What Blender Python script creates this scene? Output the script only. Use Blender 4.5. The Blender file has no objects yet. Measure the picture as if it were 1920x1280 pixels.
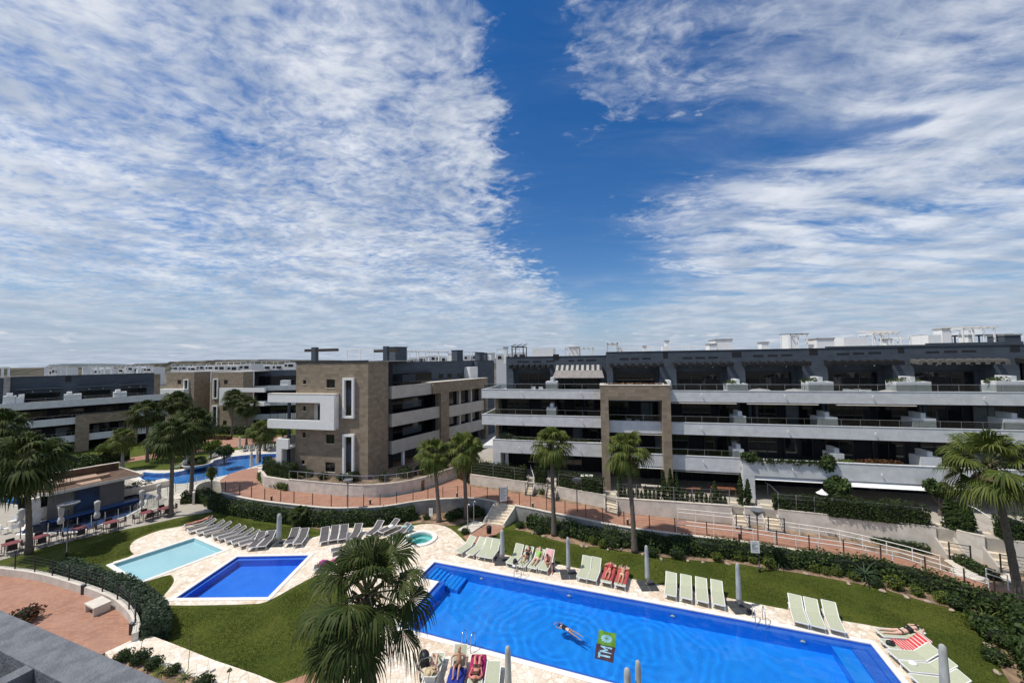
import bpy, math, random
import numpy as np
from mathutils import Vector, Matrix, geometry
random.seed(7); rng = np.random.default_rng(7)
SC = bpy.context.scene
COL = SC.collection
R = math.radians
# ---------------------------------------------------------------- camera
F_PX, CAM_Z = 700.0, 15.0
PITCH, ROLL = math.atan(32/700.0), R(0.85)
Fv = Vector((0, math.cos(PITCH), math.sin(PITCH)))
R0 = Vector((1, 0, 0)); U0 = R0.cross(Fv)
Rv = R0*math.cos(ROLL) - U0*math.sin(ROLL)
Uv = U0*math.cos(ROLL) + R0*math.sin(ROLL)
CAMP = Vector((0, 0, CAM_Z))
cam_d = bpy.data.cameras.new('camera'); cam = bpy.data.objects.new('camera', cam_d); COL.objects.link(cam)
cam_d.sensor_width = 36; cam_d.lens = F_PX/1920*36
cam_d.clip_start = 0.1; cam_d.clip_end = 12000
m = Matrix((Rv, Uv, -Fv)).transposed().to_4x4(); m.translation = CAMP
cam.matrix_world = m
SC.camera = cam
# ---------------------------------------------------------------- light, sky
SUN_EL = R(62); SUN_AZ = math.atan2(-0.974, -0.227)   # azimuth measured from +Y towards +X
sun_dir = Vector((math.sin(SUN_AZ)*math.cos(SUN_EL), math.cos(SUN_AZ)*math.cos(SUN_EL), math.sin(SUN_EL)))
sd = bpy.data.lights.new('sun', 'SUN'); sd.energy = 4.2; sd.angle = R(0.53); sd.color = (1.0, 0.95, 0.87)
so = bpy.data.objects.new('sun', sd); COL.objects.link(so); so.rotation_euler = sun_dir.to_track_quat('Z', 'Y').to_euler()
so.location = (0, 0, 60)
SC.view_settings.view_transform = 'Standard'; SC.view_settings.look = 'None'
SC.view_settings.exposure = 0.0; SC.view_settings.gamma = 1.0
SC.cycles.max_bounces = 6; SC.cycles.transparent_max_bounces = 12; SC.cycles.diffuse_bounces = 3
SC.cycles.glossy_bounces = 3; SC.cycles.caustics_reflective = False; SC.cycles.caustics_refractive = True; sd.cycles.is_caustics_light = True
SC.cycles.sample_clamp_indirect = 6

class NT:
    """tiny node helper"""
    def __init__(s, tree): s.t = tree; s.n = tree.nodes; s.l = tree.links
    def new(s, typ, **kw):
        nd = s.n.new(typ)
        for k, v in kw.items():
            if k in nd.inputs: s.set(nd, k, v)
            else: setattr(nd, k, v)
        return nd
    def set(s, nd, key, v):
        i = nd.inputs[key]
        if isinstance(v, bpy.types.NodeSocket): s.l.new(v, i)
        else: i.default_value = v
    def math(s, op, a, b=None, c=None, clamp=False):
        nd = s.n.new('ShaderNodeMath'); nd.operation = op; nd.use_clamp = clamp
        for i, v in enumerate((a, b, c)):
            if v is not None: s.set(nd, i, v)
        return nd.outputs[0]
    def mix(s, f, a, b, blend='MIX'):
        nd = s.n.new('ShaderNodeMix'); nd.data_type = 'RGBA'; nd.blend_type = blend
        s.set(nd, 0, f); s.set(nd, 6, a); s.set(nd, 7, b)
        return nd.outputs[2]
    def ramp(s, f, stops, interp='LINEAR'):
        nd = s.n.new('ShaderNodeValToRGB'); cr = nd.color_ramp; cr.interpolation = interp
        while len(cr.elements) < len(stops): cr.elements.new(0.5)
        for e, (p, c) in zip(cr.elements, stops):
            e.position = p; e.color = (*c, 1) if len(c) == 3 else c
        s.set(nd, 0, f)
        return nd.outputs[0]
    def noise(s, vec, scale, detail=4, rough=0.55, dist=0.0, dims='3D'):
        nd = s.n.new('ShaderNodeTexNoise'); nd.noise_dimensions = dims
        if vec is not None: s.l.new(vec, nd.inputs['Vector'])
        s.set(nd, 'Scale', scale); s.set(nd, 'Detail', detail); s.set(nd, 'Roughness', rough); s.set(nd, 'Distortion', dist)
        return nd.outputs[0]
    def smooth(s, x, lo, hi):
        nd = s.n.new('ShaderNodeMapRange'); nd.interpolation_type = 'SMOOTHSTEP'
        s.set(nd, 0, x); s.set(nd, 1, lo); s.set(nd, 2, hi); s.set(nd, 3, 0.0); s.set(nd, 4, 1.0)
        return nd.outputs[0]

def make_world():
    w = bpy.data.worlds.new("World"); SC.world = w; w.use_nodes = True
    t = NT(w.node_tree); t.n.clear()
    out = t.new('ShaderNodeOutputWorld'); bg = t.new('ShaderNodeBackground')
    sky = t.new('ShaderNodeTexSky'); sky.sky_type = 'NISHITA'; sky.sun_disc = False
    sky.sun_elevation = SUN_EL; sky.sun_rotation = SUN_AZ
    sky.altitude = 0; sky.air_density = 1.25; sky.dust_density = 0.0; sky.ozone_density = 5.0
    co = t.new('ShaderNodeTexCoord').outputs['Generated']
    nrm = t.new('ShaderNodeVectorMath', operation='NORMALIZE'); t.l.new(co, nrm.inputs[0])
    sp = t.new('ShaderNodeSeparateXYZ'); t.l.new(nrm.outputs[0], sp.inputs[0])
    x, y, z = sp.outputs
    zc = t.math('MAXIMUM', z, 0.0)
    den = t.math('ADD', zc, 0.10)                      # clouds on a curved layer: no infinite squeeze at the horizon
    px = t.math('DIVIDE', x, den); py = t.math('DIVIDE', y, den)
    cb = t.new('ShaderNodeCombineXYZ'); t.l.new(px, cb.inputs[0]); t.l.new(py, cb.inputs[1])
    P = cb.outputs[0]
    # domain warp
    wn = t.new('ShaderNodeTexNoise'); t.l.new(P, wn.inputs['Vector']); wn.inputs['Scale'].default_value = 1.1; wn.inputs['Detail'].default_value = 3
    wsub = t.new('ShaderNodeVectorMath', operation='SUBTRACT'); t.l.new(wn.outputs[1], wsub.inputs[0]); wsub.inputs[1].default_value = (.5, .5, .5)
    wsc = t.new('ShaderNodeVectorMath', operation='SCALE'); t.l.new(wsub.outputs[0], wsc.inputs[0]); wsc.inputs['Scale'].default_value = 0.30
    wad = t.new('ShaderNodeVectorMath', operation='ADD'); t.l.new(P, wad.inputs[0]); t.l.new(wsc.outputs[0], wad.inputs[1])
    PW = wad.outputs[0]
    def seg(ax_, ay_, bx_, by_, r0, r1):
        dx, dy = bx_-ax_, by_-ay_; L2 = dx*dx+dy*dy
        qx = t.math('SUBTRACT', WX, ax_); qy = t.math('SUBTRACT', WY, ay_)
        h = t.math('ADD', t.math('MULTIPLY', qx, dx/L2), t.math('MULTIPLY', qy, dy/L2), clamp=True)
        ex = t.math('SUBTRACT', qx, t.math('MULTIPLY', h, dx)); ey = t.math('SUBTRACT', qy, t.math('MULTIPLY', h, dy))
        d = t.math('SQRT', t.math('ADD', t.math('MULTIPLY', ex, ex), t.math('MULTIPLY', ey, ey)))
        rr = t.math('ADD', r0, t.math('MULTIPLY', h, r1-r0))
        return t.math('DIVIDE', d, rr)
    sw = t.new('ShaderNodeSeparateXYZ'); t.l.new(PW, sw.inputs[0]); WX, WY = sw.outputs[0], sw.outputs[1]
    # --- altocumulus mottles
    mp1 = t.new('ShaderNodeMapping'); t.l.new(PW, mp1.inputs[0]); mp1.inputs['Rotation'].default_value = (0, 0, R(35)); mp1.inputs['Scale'].default_value = (1.0, 1.35, 1)
    small = t.noise(mp1.outputs[0], 17.0, 5, 0.58, 0.35)
    mid = t.noise(mp1.outputs[0], 5.0, 7, 0.62, 0.2)
    big = t.noise(PW, 1.1, 3, 0.5)
    # openings of clear sky, as strokes on the cloud layer
    ds = [seg(0.02, 0.55, 0.06, 1.05, 0.03, 0.07), seg(0.06, 1.05, 0.26, 1.80, 0.05, 0.17), seg(0.26, 1.80, 0.28, 2.35, 0.17, 0.21),
          seg(0.28, 2.35, 1.3, 3.8, 0.20, 0.34), seg(0.28, 1.70, 0.80, 1.45, 0.16, 0.12), seg(0.80, 1.45, 1.4, 1.25, 0.12, 0.03)]
    d = ds[0]
    for q in ds[1:]: d = t.math('MINIMUM', d, q)
    hole = t.math('SUBTRACT', 1.0, t.smooth(t.math('ADD', t.math('ADD', d, t.math('MULTIPLY', t.math('SUBTRACT', mid, 0.5), 2.6)), t.math('MULTIPLY', t.math('SUBTRACT', small, 0.5), 1.6)), 0.2, 2.9))
    ax = t.math('SUBTRACT', px, t.math('ADD', 0.12, t.math('MULTIPLY', t.math('SUBTRACT', py, 0.85), 0.22)))
    left = t.math('SUBTRACT', 1.0, t.smooth(ax, -0.45, 0.15))
    cover = t.math('ADD', t.math('MULTIPLY', left, 0.18), 0.43)
    cover = t.math('SUBTRACT', cover, t.math('MULTIPLY', hole, 0.36))
    cover = t.math('ADD', cover, t.math('MULTIPLY', t.math('SUBTRACT', big, 0.5), 0.45))
    nn = t.math('ADD', t.math('MULTIPLY', small, 0.46), t.math('MULTIPLY', mid, 0.54))
    alto = t.smooth(t.math('ADD', nn, t.math('SUBTRACT', cover, 0.5)), 0.34, 0.78)
    # --- cirrus streaks and veil, right side
    mp2 = t.new('ShaderNodeMapping'); t.l.new(PW, mp2.inputs[0]); mp2.inputs['Rotation'].default_value = (0, 0, R(38)); mp2.inputs['Scale'].default_value = (0.7, 2.6, 1)
    streak = t.noise(mp2.outputs[0], 2.0, 8, 0.62, 0.35)
    right = t.smooth(ax, 0.1, 1.1)
    cir = t.math('MULTIPLY', t.smooth(t.math('ADD', streak, t.math('MULTIPLY', right, 0.12)), 0.40, 0.72), t.math('ADD', 0.12, t.math('MULTIPLY', right, 0.80)))
    cir = t.math('MULTIPLY', cir, t.math('SUBTRACT', 1.0, t.math('MULTIPLY', hole, 0.85)))
    # --- low band near the horizon: flat streaks and small cumulus
    ang = t.new('ShaderNodeCombineXYZ')
    azn = t.math('ARCTAN2', x, y)
    t.l.new(t.math('MULTIPLY', azn, 3.0), ang.inputs[0]); t.l.new(t.math('MULTIPLY', z, 26.0), ang.inputs[1])
    lowb = t.noise(ang.outputs[0], 1.1, 7, 0.55, 0.6)
    lowmask = t.math('SUBTRACT', 1.0, t.smooth(z, 0.05, 0.24))
    low = t.math('MULTIPLY', t.smooth(lowb, 0.43, 0.66), t.math('MULTIPLY', lowmask, 0.75))
    ang2 = t.new('ShaderNodeCombineXYZ')
    t.l.new(t.math('MULTIPLY', azn, 9.0), ang2.inputs[0]); t.l.new(t.math('MULTIPLY', z, 30.0), ang2.inputs[1])
    cum = t.noise(ang2.outputs[0], 1.6, 6, 0.5, 0.2)
    cumask = t.math('MULTIPLY', t.math('SUBTRACT', 1.0, t.smooth(z, 0.05, 0.10)), t.smooth(z, 0.004, 0.02))
    cumul = t.math('MULTIPLY', t.smooth(cum, 0.56, 0.64), cumask)
    inv = t.math('MULTIPLY', t.math('MULTIPLY', t.math('SUBTRACT', 1.0, alto), t.math('SUBTRACT', 1.0, cir)), t.math('MULTIPLY', t.math('SUBTRACT', 1.0, low), t.math('SUBTRACT', 1.0, t.math('MULTIPLY', cumul, 0.8))))
    cl = t.math('SUBTRACT', 1.0, inv)
    # cloud colour: thick parts whiter, thin greyer, bluish-grey low
    shade = t.noise(PW, 2.6, 5, 0.6)
    ccol = t.mix(t.smooth(shade, 0.3, 0.7), (0.44, 0.51, 0.63, 1), (0.86, 0.89, 0.94, 1))
    ccol = t.mix(t.math('MULTIPLY', lowmask, 0.6), ccol, (0.36, 0.45, 0.58, 1))
    ccol = t.mix(t.math('MULTIPLY', t.math('MULTIPLY', cumul, t.smooth(cum, 0.60, 0.70)), 0.8), ccol, (0.72, 0.74, 0.78, 1))
    skys = t.new('ShaderNodeVectorMath', operation='SCALE'); t.l.new(sky.outputs[0], skys.inputs[0]); skys.inputs['Scale'].default_value = 0.094
    hs = t.new('ShaderNodeHueSaturation'); hs.inputs['Saturation'].default_value = 1.30; t.l.new(t.mix(1.0, skys.outputs[0], (1.02, .965, 1.05, 1), 'MULTIPLY'), hs.inputs['Color'])
    blue = t.mix(t.math('MULTIPLY', t.math('SUBTRACT', 1.0, t.smooth(z, -0.05, 0.22)), 0.80), hs.outputs[0], (0.22, 0.38, 0.62, 1))
    t.l.new(t.mix(t.math('MULTIPLY', cl, 0.95), blue, ccol), bg.inputs[0])
    bg.inputs[1].default_value = 1.0
    t.l.new(bg.outputs[0], out.inputs[0])
make_world()
# ---------------------------------------------------------------- pixel -> world helpers (photo pixels, 1920x1280)
def ray(u, v): return (Fv + Rv*((u-960)/F_PX) - Uv*((v-640)/F_PX))
def G(u, v, z=0.0):
    d = ray(u, v); t = (z-CAM_Z)/d.z; p = CAMP + d*t
    return Vector((p.x, p.y, z))
def pathz(X): return 1.30 - 0.85*min(1, max(0, (X-4)/28.0))
def GP(u, v):
    z = 1.0
    for _ in range(6):
        p = G(u, v, z); z = pathz(p.x)
    return Vector((p.x, p.y, z))
def atd(u, v, y):                       # point on the ray at ground distance y
    d = ray(u, v); t = y/d.y; return CAMP + d*t
class Frame:
    def __init__(s, o, deg):
        s.o = Vector((o[0], o[1], 0)); s.a = R(deg)
        s.e = Vector((math.cos(s.a), math.sin(s.a), 0)); s.n = Vector((-math.sin(s.a), math.cos(s.a), 0))
    def sz(s, u, v, off=0.0):
        d = ray(u, v); t = ((s.o - CAMP).dot(s.n) + off)/d.dot(s.n); p = CAMP + d*t
        return (p - s.o).dot(s.e), p.z
    def s_(s, u, v=700, off=0.0): return s.sz(u, v, off)[0]
    def z_(s, u, v, off=0.0): return s.sz(u, v, off)[1]
    def w(s, x, y, z=0): return s.o + s.e*x + s.n*y + Vector((0, 0, z))
def resample(pts, n):
    pts = [Vector(p) for p in pts]; L = [0]
    for a, b in zip(pts, pts[1:]): L.append(L[-1]+(b-a).length)
    out = []; j = 0
    for i in range(n):
        t = L[-1]*i/(n-1)
        while j < len(pts)-2 and L[j+1] < t: j += 1
        f = (t-L[j])/max(1e-9, L[j+1]-L[j]); out.append(pts[j].lerp(pts[j+1], min(1, max(0, f))))
    return out
def plen(pts): return sum((Vector(b)-Vector(a)).length for a, b in zip(pts, pts[1:]))
def smooth_poly(pts, it=2, closed=True):
    pts = [Vector(p) for p in pts]
    for _ in range(it):
        o = []; n = len(pts)
        rngi = range(n) if closed else range(n-1)
        if not closed: o.append(pts[0])
        for i in rngi:
            a, b = pts[i], pts[(i+1) % n]; o += [a.lerp(b, .25), a.lerp(b, .75)]
        if not closed: o.append(pts[-1])
        pts = o
    return pts
# ---------------------------------------------------------------- mesh builder
class MB:
    def __init__(s): s.v = []; s.f = []
    def add(s, vs, fs):
        b = len(s.v); s.v += [tuple(p) for p in vs]; s.f += [tuple(b+i for i in f) for f in fs]; return s
    def box(s, x0, x1, y0, y1, z0, z1):
        return s.add([(x0,y0,z0),(x1,y0,z0),(x1,y1,z0),(x0,y1,z0),(x0,y0,z1),(x1,y0,z1),(x1,y1,z1),(x0,y1,z1)],
                     [(0,3,2,1),(4,5,6,7),(0,1,5,4),(1,2,6,5),(2,3,7,6),(3,0,4,7)])
    def obox(s, c, sx, sy, sz, rz=0, rx=0, ry=0):
        M = Matrix.Translation(Vector(c)) @ Matrix.Rotation(rz, 4, 'Z') @ Matrix.Rotation(ry, 4, 'Y') @ Matrix.Rotation(rx, 4, 'X')
        vs = [M @ Vector((x*sx/2, y*sy/2, z*sz/2)) for z in (-1,1) for x, y in ((-1,-1),(1,-1),(1,1),(-1,1))]
        return s.add(vs, [(0,3,2,1),(4,5,6,7),(0,1,5,4),(1,2,6,5),(2,3,7,6),(3,0,4,7)])
    def bar(s, a, b, w, h=None, up=Vector((0,0,1))):
        a = Vector(a); b = Vector(b); h = h or w; d = (b-a)
        if d.length < 1e-6: return s
        d.normalize(); x = d.cross(up)
        if x.length < 1e-4: x = d.cross(Vector((1,0,0)))
        x.normalize(); y = x.cross(d)
        vs = [p + x*i*w/2 + y*j*h/2 for p in (a, b) for i, j in ((-1,-1),(1,-1),(1,1),(-1,1))]
        return s.add(vs, [(0,3,2,1),(4,5,6,7),(0,1,5,4),(1,2,6,5),(2,3,7,6),(3,0,4,7)])
    def prism(s, poly, z0, z1):
        poly = [Vector((p[0], p[1], 0)) for p in poly]; n = len(poly)
        area = sum(poly[i].x*poly[(i+1)%n].y - poly[(i+1)%n].x*poly[i].y for i in range(n))
        if area < 0: poly = poly[::-1]
        tri = geometry.tessellate_polygon([poly])
        vs = [(p.x, p.y, z0) for p in poly] + [(p.x, p.y, z1) for p in poly]
        fs = [(i, (i+1)%n, n+(i+1)%n, n+i) for i in range(n)]
        for t in tri:
            a, b, c = [poly[k] for k in t]
            up = (b-a).cross(c-a).z > 0
            fs.append(tuple(n+k for k in (t if up else t[::-1]))); fs.append(tuple(t[::-1] if up else t))
        return s.add(vs, fs)
    def tube(s, pts, r, n=8, cap=True):
        pts = [Vector(p) for p in pts]; rs = r if isinstance(r, (list, tuple)) else [r]*len(pts)
        vs = []; prev = None
        for i, p in enumerate(pts):
            d = (pts[min(i+1, len(pts)-1)] - pts[max(i-1, 0)]).normalized()
            x = d.cross(Vector((0,0,1))) if prev is None else prev - d*prev.dot(d)
            if x.length < 1e-3: x = d.cross(Vector((1,0,0)))
            x.normalize(); prev = x; y = d.cross(x)
            for k in range(n):
                a = 2*math.pi*k/n; vs.append(p + (x*math.cos(a)+y*math.sin(a))*rs[i])
        fs = [(i*n+k, i*n+(k+1)%n, (i+1)*n+(k+1)%n, (i+1)*n+k) for i in range(len(pts)-1) for k in range(n)]
        if cap: fs += [tuple(range(n))[::-1], tuple((len(pts)-1)*n+k for k in range(n))]
        return s.add(vs, fs)
    def lathe(s, prof, c=(0,0,0), n=16, sx=1, sy=1):
        vs = []
        for r, z in prof:
            for k in range(n):
                a = 2*math.pi*k/n; vs.append((c[0]+r*sx*math.cos(a), c[1]+r*sy*math.sin(a), c[2]+z))
        fs = [(i*n+k, i*n+(k+1)%n, (i+1)*n+(k+1)%n, (i+1)*n+k) for i in range(len(prof)-1) for k in range(n)]
        fs += [tuple(range(n))[::-1], tuple((len(prof)-1)*n+k for k in range(n))]
        return s.add(vs, fs)
    def ball(s, c, rx, ry=None, rz=None, n=12, m_=8, M=None):
        ry = ry or rx; rz = rz or rx
        vs = []; 
        for i in range(1, m_):
            t = math.pi*i/m_
            for k in range(n):
                a = 2*math.pi*k/n; vs.append(Vector((rx*math.sin(t)*math.cos(a), ry*math.sin(t)*math.sin(a), rz*math.cos(t))))
        vs += [Vector((0,0,rz)), Vector((0,0,-rz))]; T = len(vs)-2
        if M: vs = [M @ p for p in vs]
        vs = [p + Vector(c) for p in vs]
        fs = [(i*n+k, (i+1)*n+k, (i+1)*n+(k+1)%n, i*n+(k+1)%n) for i in range(m_-2) for k in range(n)]
        fs += [(T, k, (k+1)%n) for k in range(n)] + [(T+1, (m_-2)*n+(k+1)%n, (m_-2)*n+k) for k in range(n)]
        return s.add(vs, fs)
    def quad(s, a, b, c, d): return s.add([a,b,c,d], [(0,1,2,3)])
    def ribbon(s, A, B):
        n = len(A); return s.add(list(A)+list(B), [(i, i+1, n+i+1, n+i) for i in range(n-1)])
    def wall(s, pts, th, zb, zt):
        """vertical wall along a polyline, zb / zt numbers or lists (bottom and top height); thickness to the left"""
        pts = [Vector((p[0], p[1], 0)) for p in pts]; n = len(pts)
        zb = zb if isinstance(zb, list) else [zb]*n; zt = zt if isinstance(zt, list) else [zt]*n
        nr = []
        for i in range(n):
            d = (pts[min(i+1,n-1)]-pts[max(i-1,0)]).normalized(); nr.append(Vector((-d.y, d.x, 0)))
        vs = []
        for i in range(n):
            p, q = pts[i], pts[i]+nr[i]*th
            vs += [(p.x,p.y,zb[i]), (q.x,q.y,zb[i]), (q.x,q.y,zt[i]), (p.x,p.y,zt[i])]
        fs = []
        for i in range(n-1):
            a, b = i*4, i*4+4
            fs += [(a,b,b+3,a+3), (a+1,a+2,b+2,b+1), (a+3,b+3,b+2,a+2), (a,a+1,b+1,b)]
        fs += [(0,3,2,1), tuple((n-1)*4+k for k in (0,1,2,3))]
        return s.add(vs, fs)
    def mesh(s, name, mat, smooth=False):
        me = bpy.data.meshes.new(name); me.from_pydata(s.v, [], s.f); me.update()
        if mat: me.materials.append(mat)
        if smooth: me.polygons.foreach_set('use_smooth', [True]*len(me.polygons))
        return me
    def build(s, name, mat, parent=None, smooth=False, bevel=0, org=None):
        if org is not None:
            o = Vector(org); s.v = [(x-o.x, y-o.y, z-o.z) for x, y, z in s.v]
        ob = bpy.data.objects.new(name, s.mesh(name, mat, smooth)); COL.objects.link(ob)
        if parent: ob.parent = parent
        elif org is not None: ob.location = o
        if bevel:
            b = ob.modifiers.new('bevel', 'BEVEL'); b.width = bevel; b.segments = 2; b.limit_method = 'ANGLE'
        return ob
def np_mesh(name, V, Fq, mat, parent=None, loc=None, smooth=False):
    """V (n,3) array, Fq (m,k) array of same-size faces"""
    me = bpy.data.meshes.new(name); k = Fq.shape[1]
    me.vertices.add(len(V)); me.vertices.foreach_set('co', np.ascontiguousarray(V, dtype=np.float32).ravel())
    me.loops.add(Fq.size); me.loops.foreach_set('vertex_index', np.ascontiguousarray(Fq, dtype=np.int32).ravel())
    me.polygons.add(len(Fq)); me.polygons.foreach_set('loop_start', np.arange(0, Fq.size, k, dtype=np.int32))
    me.update(calc_edges=True); me.validate()
    me.materials.append(mat)
    if smooth: me.polygons.foreach_set('use_smooth', np.ones(len(Fq), dtype=bool))
    ob = bpy.data.objects.new(name, me); COL.objects.link(ob)
    if parent: ob.parent = parent
    if loc is not None: ob.location = loc
    return ob
def tag(o, label, cat, group=None):
    o['label'] = label; o['category'] = cat
    if group: o['group'] = group
    return o
def thing(name, label, cat, loc=(0,0,0), rz=0, group=None):
    o = bpy.data.objects.new(name, None); COL.objects.link(o); o.empty_display_size = 0.2
    o.location = loc; o.rotation_euler = (0, 0, rz)
    return tag(o, label, cat, group)
def struct(o): o['kind'] = 'structure'; return o
def dup(root, loc, rz, label, scale=None, group=None):
    r = root.copy(); COL.objects.link(r); r.location = loc; r.rotation_euler = (0, 0, rz); r['label'] = label
    if scale: r.scale = (scale,)*3 if not isinstance(scale, tuple) else scale
    if group: r['group'] = group
    for ch in list(root.children):
        c = ch.copy(); COL.objects.link(c); c.parent = r
        for g in list(ch.children):
            d = g.copy(); COL.objects.link(d); d.parent = c
    return r
ORD = ['first','second','third','fourth','fifth','sixth','seventh','eighth','ninth','tenth','eleventh','twelfth','thirteenth','fourteenth','fifteenth','sixteenth']
# ---------------------------------------------------------------- materials
def mat(name, col, rough=0.7, var=0.0, scale=3.0, bump=0.0, bscale=40.0, metal=0.0, spec=0.4, col2=None, coord='Object', stretch=None, detail=5, streak=0):
    m_ = bpy.data.materials.new(name); m_.use_nodes = True; t = NT(m_.node_tree); b = t.n['Principled BSDF']
    b.inputs['Roughness'].default_value = rough; b.inputs['Metallic'].default_value = metal; b.inputs['Specular IOR Level'].default_value = spec
    c = (*col, 1); b.inputs['Base Color'].default_value = c
    if var or col2 or bump:
        co = t.new('ShaderNodeTexCoord').outputs[coord]
        if stretch:
            mp = t.new('ShaderNodeMapping'); t.l.new(co, mp.inputs[0]); mp.inputs['Scale'].default_value = stretch; co = mp.outputs[0]
    if var or col2:
        n1 = t.noise(co, scale, detail, 0.6)
        c2 = (*col2, 1) if col2 else tuple(x*(1-var) for x in col)+(1,)
        cc = t.mix(t.smooth(n1, 0.35, 0.65), c, c2)
        if streak:      # rain streaks and dirt running down the face
            mp = t.new('ShaderNodeMapping'); t.l.new(t.new('ShaderNodeTexCoord').outputs['Object'], mp.inputs[0]); mp.inputs['Scale'].default_value = (5, 5, .35)
            ns = t.noise(mp.outputs[0], 1.6, 6, .7); cc = t.mix(t.math('MULTIPLY', t.smooth(ns, .52, .75), streak), cc, tuple(x*.5 for x in col)+(1,))
        t.l.new(cc, b.inputs['Base Color'])
    if bump:
        n2 = t.noise(co, bscale, 4, 0.6)
        bp = t.new('ShaderNodeBump'); bp.inputs['Strength'].default_value = bump; bp.inputs['Distance'].default_value = 0.02
        t.l.new(n2, bp.inputs['Height']); t.l.new(bp.outputs[0], b.inputs['Normal'])
    return m_
M = {}
M['white_wall'] = mat('white_render', (.66,.67,.67), .85, .13, 1.2, .25, 18, stretch=(1,1,1.6), streak=.32)
M['cream_wall'] = mat('cream_render', (.52,.48,.43), .85, .12, 1.0, .2, 20, streak=.3)
M['slate'] = mat('slate_grey_render', (.070,.088,.112), .8, .22, .9, .3, 14, stretch=(1,1,3), streak=.5)
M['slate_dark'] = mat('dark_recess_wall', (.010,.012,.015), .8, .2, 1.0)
M['garden_wall'] = mat('rendered_garden_wall', (.68,.63,.55), .9, .20, 1.4, .3, 25, streak=.35)
M['grey_wall'] = mat('grey_rendered_wall', (.35,.34,.32), .9, .35, .9, .3, 25, streak=.5)
M['cap'] = mat('stone_cap', (.66,.60,.51), .8, .15, 2)
M['white_paint'] = mat('white_paint', (.80,.80,.78), .6, .06, 3, streak=.15)
M['dark_metal'] = mat('dark_metal', (.035,.035,.038), .5, .2, 5)
M['steel'] = mat('steel', (.55,.57,.60), .25, metal=1.0)
M['dark_frame'] = mat('window_frame', (.03,.032,.035), .5)
M['wood'] = mat('brown_beam', (.06,.045,.035), .7, .3, 6)
M['black'] = mat('black_plastic', (.015,.015,.017), .5)
M['awning'] = mat('awning_cloth', (.80,.80,.80), .8, .05, 3)
M['terrace_floor'] = mat('terrace_tiles', (.42,.38,.32), .7, .15, 2)
M['roof_gravel'] = mat('roof_floor', (.45,.43,.40), .9, .2, 3)
M['soil'] = mat('garden_soil', (.33,.22,.14), .95, .5, 1.5, .5, 20, col2=(.16,.11,.07))
M['trunk'] = mat('palm_trunk', (.19,.155,.125), .9, .5, 9, .8, 30, col2=(.085,.068,.055), stretch=(1,1,3.5))
M['trunk_smooth'] = mat('grey_palm_trunk', (.26,.25,.23), .8, .3, 5, .3, 20, stretch=(1,1,4))
M['sling_green'] = mat('sage_sling', (.44,.46,.33), .8, .08, 8)
M['sling_grey'] = mat('grey_sling', (.105,.095,.095), .8, .15, 6)
M['plastic_white'] = mat('white_frame_plastic', (.76,.76,.74), .45, .05, 5)
M['umb'] = mat('parasol_cover', (.42,.43,.41), .85, .3, 2.5, .3, 14, stretch=(1,1,.35))
M['umb_light'] = mat('light_parasol_cloth', (.55,.53,.50), .85, .2, 3, .3, 14, stretch=(1,1,.35))
M['umb_base'] = mat('parasol_base_slab', (.055,.058,.062), .8, .3, 3)
M['rock'] = mat('border_rock', (.42,.33,.25), .9, .4, 3, .6, 15)
def glass_mat(name, col=(.008,.010,.013), rough=.06):
    m_ = mat(name, col, rough, spec=.6); return m_
M['glass'] = glass_mat('dark_window_glass')
M['curtain'] = mat('pale_curtain', (.16,.18,.18), .9, .2, 2)
def glass_panel():
    m_ = bpy.data.materials.new('clear_glass_panel'); m_.use_nodes = True; t = NT(m_.node_tree); t.n.clear()
    o = t.new('ShaderNodeOutputMaterial'); tr = t.new('ShaderNodeBsdfTransparent'); tr.inputs[0].default_value = (.72,.76,.76,1)
    g = t.new('ShaderNodeBsdfGlossy'); g.inputs['Roughness'].default_value = .02
    fr = t.new('ShaderNodeFresnel'); fr.inputs[0].default_value = 1.45
    mx = t.new('ShaderNodeMixShader'); t.l.new(fr.outputs[0], mx.inputs[0]); t.l.new(tr.outputs[0], mx.inputs[1]); t.l.new(g.outputs[0], mx.inputs[2])
    t.l.new(mx.outputs[0], o.inputs[0]); return m_
M['rail_glass'] = glass_panel()
def stone_cladding(name, scale, w, h, cols):
    m_ = bpy.data.materials.new(name); m_.use_nodes = True; t = NT(m_.node_tree); b = t.n['Principled BSDF']; b.inputs['Roughness'].default_value = .85
    co = t.new('ShaderNodeTexCoord').outputs['Object']; sp = t.new('ShaderNodeSeparateXYZ'); t.l.new(co, sp.inputs[0])
    cb = t.new('ShaderNodeCombineXYZ'); t.l.new(t.math('ADD', sp.outputs[0], sp.outputs[1]), cb.inputs[0]); t.l.new(sp.outputs[2], cb.inputs[1])
    br = t.new('ShaderNodeTexBrick'); t.l.new(cb.outputs[0], br.inputs['Vector'])
    for k, v in (('Scale', scale), ('Mortar Size', .010), ('Brick Width', w), ('Row Height', h), ('Bias', 0.0)): br.inputs[k].default_value = v
    br.inputs['Color1'].default_value = (*cols[0], 1); br.inputs['Color2'].default_value = (*cols[1], 1); br.inputs['Mortar'].default_value = (*cols[2], 1)
    n1 = t.noise(co, 2.2, 6, .65)
    c = t.mix(t.math('MULTIPLY', t.smooth(n1, .3, .7), .6), br.outputs[0], (*cols[3], 1))
    t.l.new(c, b.inputs['Base Color'])
    n2 = t.noise(co, 14, 5, .6); bp = t.new('ShaderNodeBump'); bp.inputs['Strength'].default_value = .4; bp.inputs['Distance'].default_value = .02
    t.l.new(t.math('ADD', n2, br.outputs[1]), bp.inputs['Height']); t.l.new(bp.outputs[0], b.inputs['Normal']); return m_
M['stone'] = stone_cladding('tan_stone_cladding', 1.0, .62, .34, [(.33,.262,.185), (.195,.150,.104), (.21,.165,.12), (.25,.20,.145)])
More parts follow.
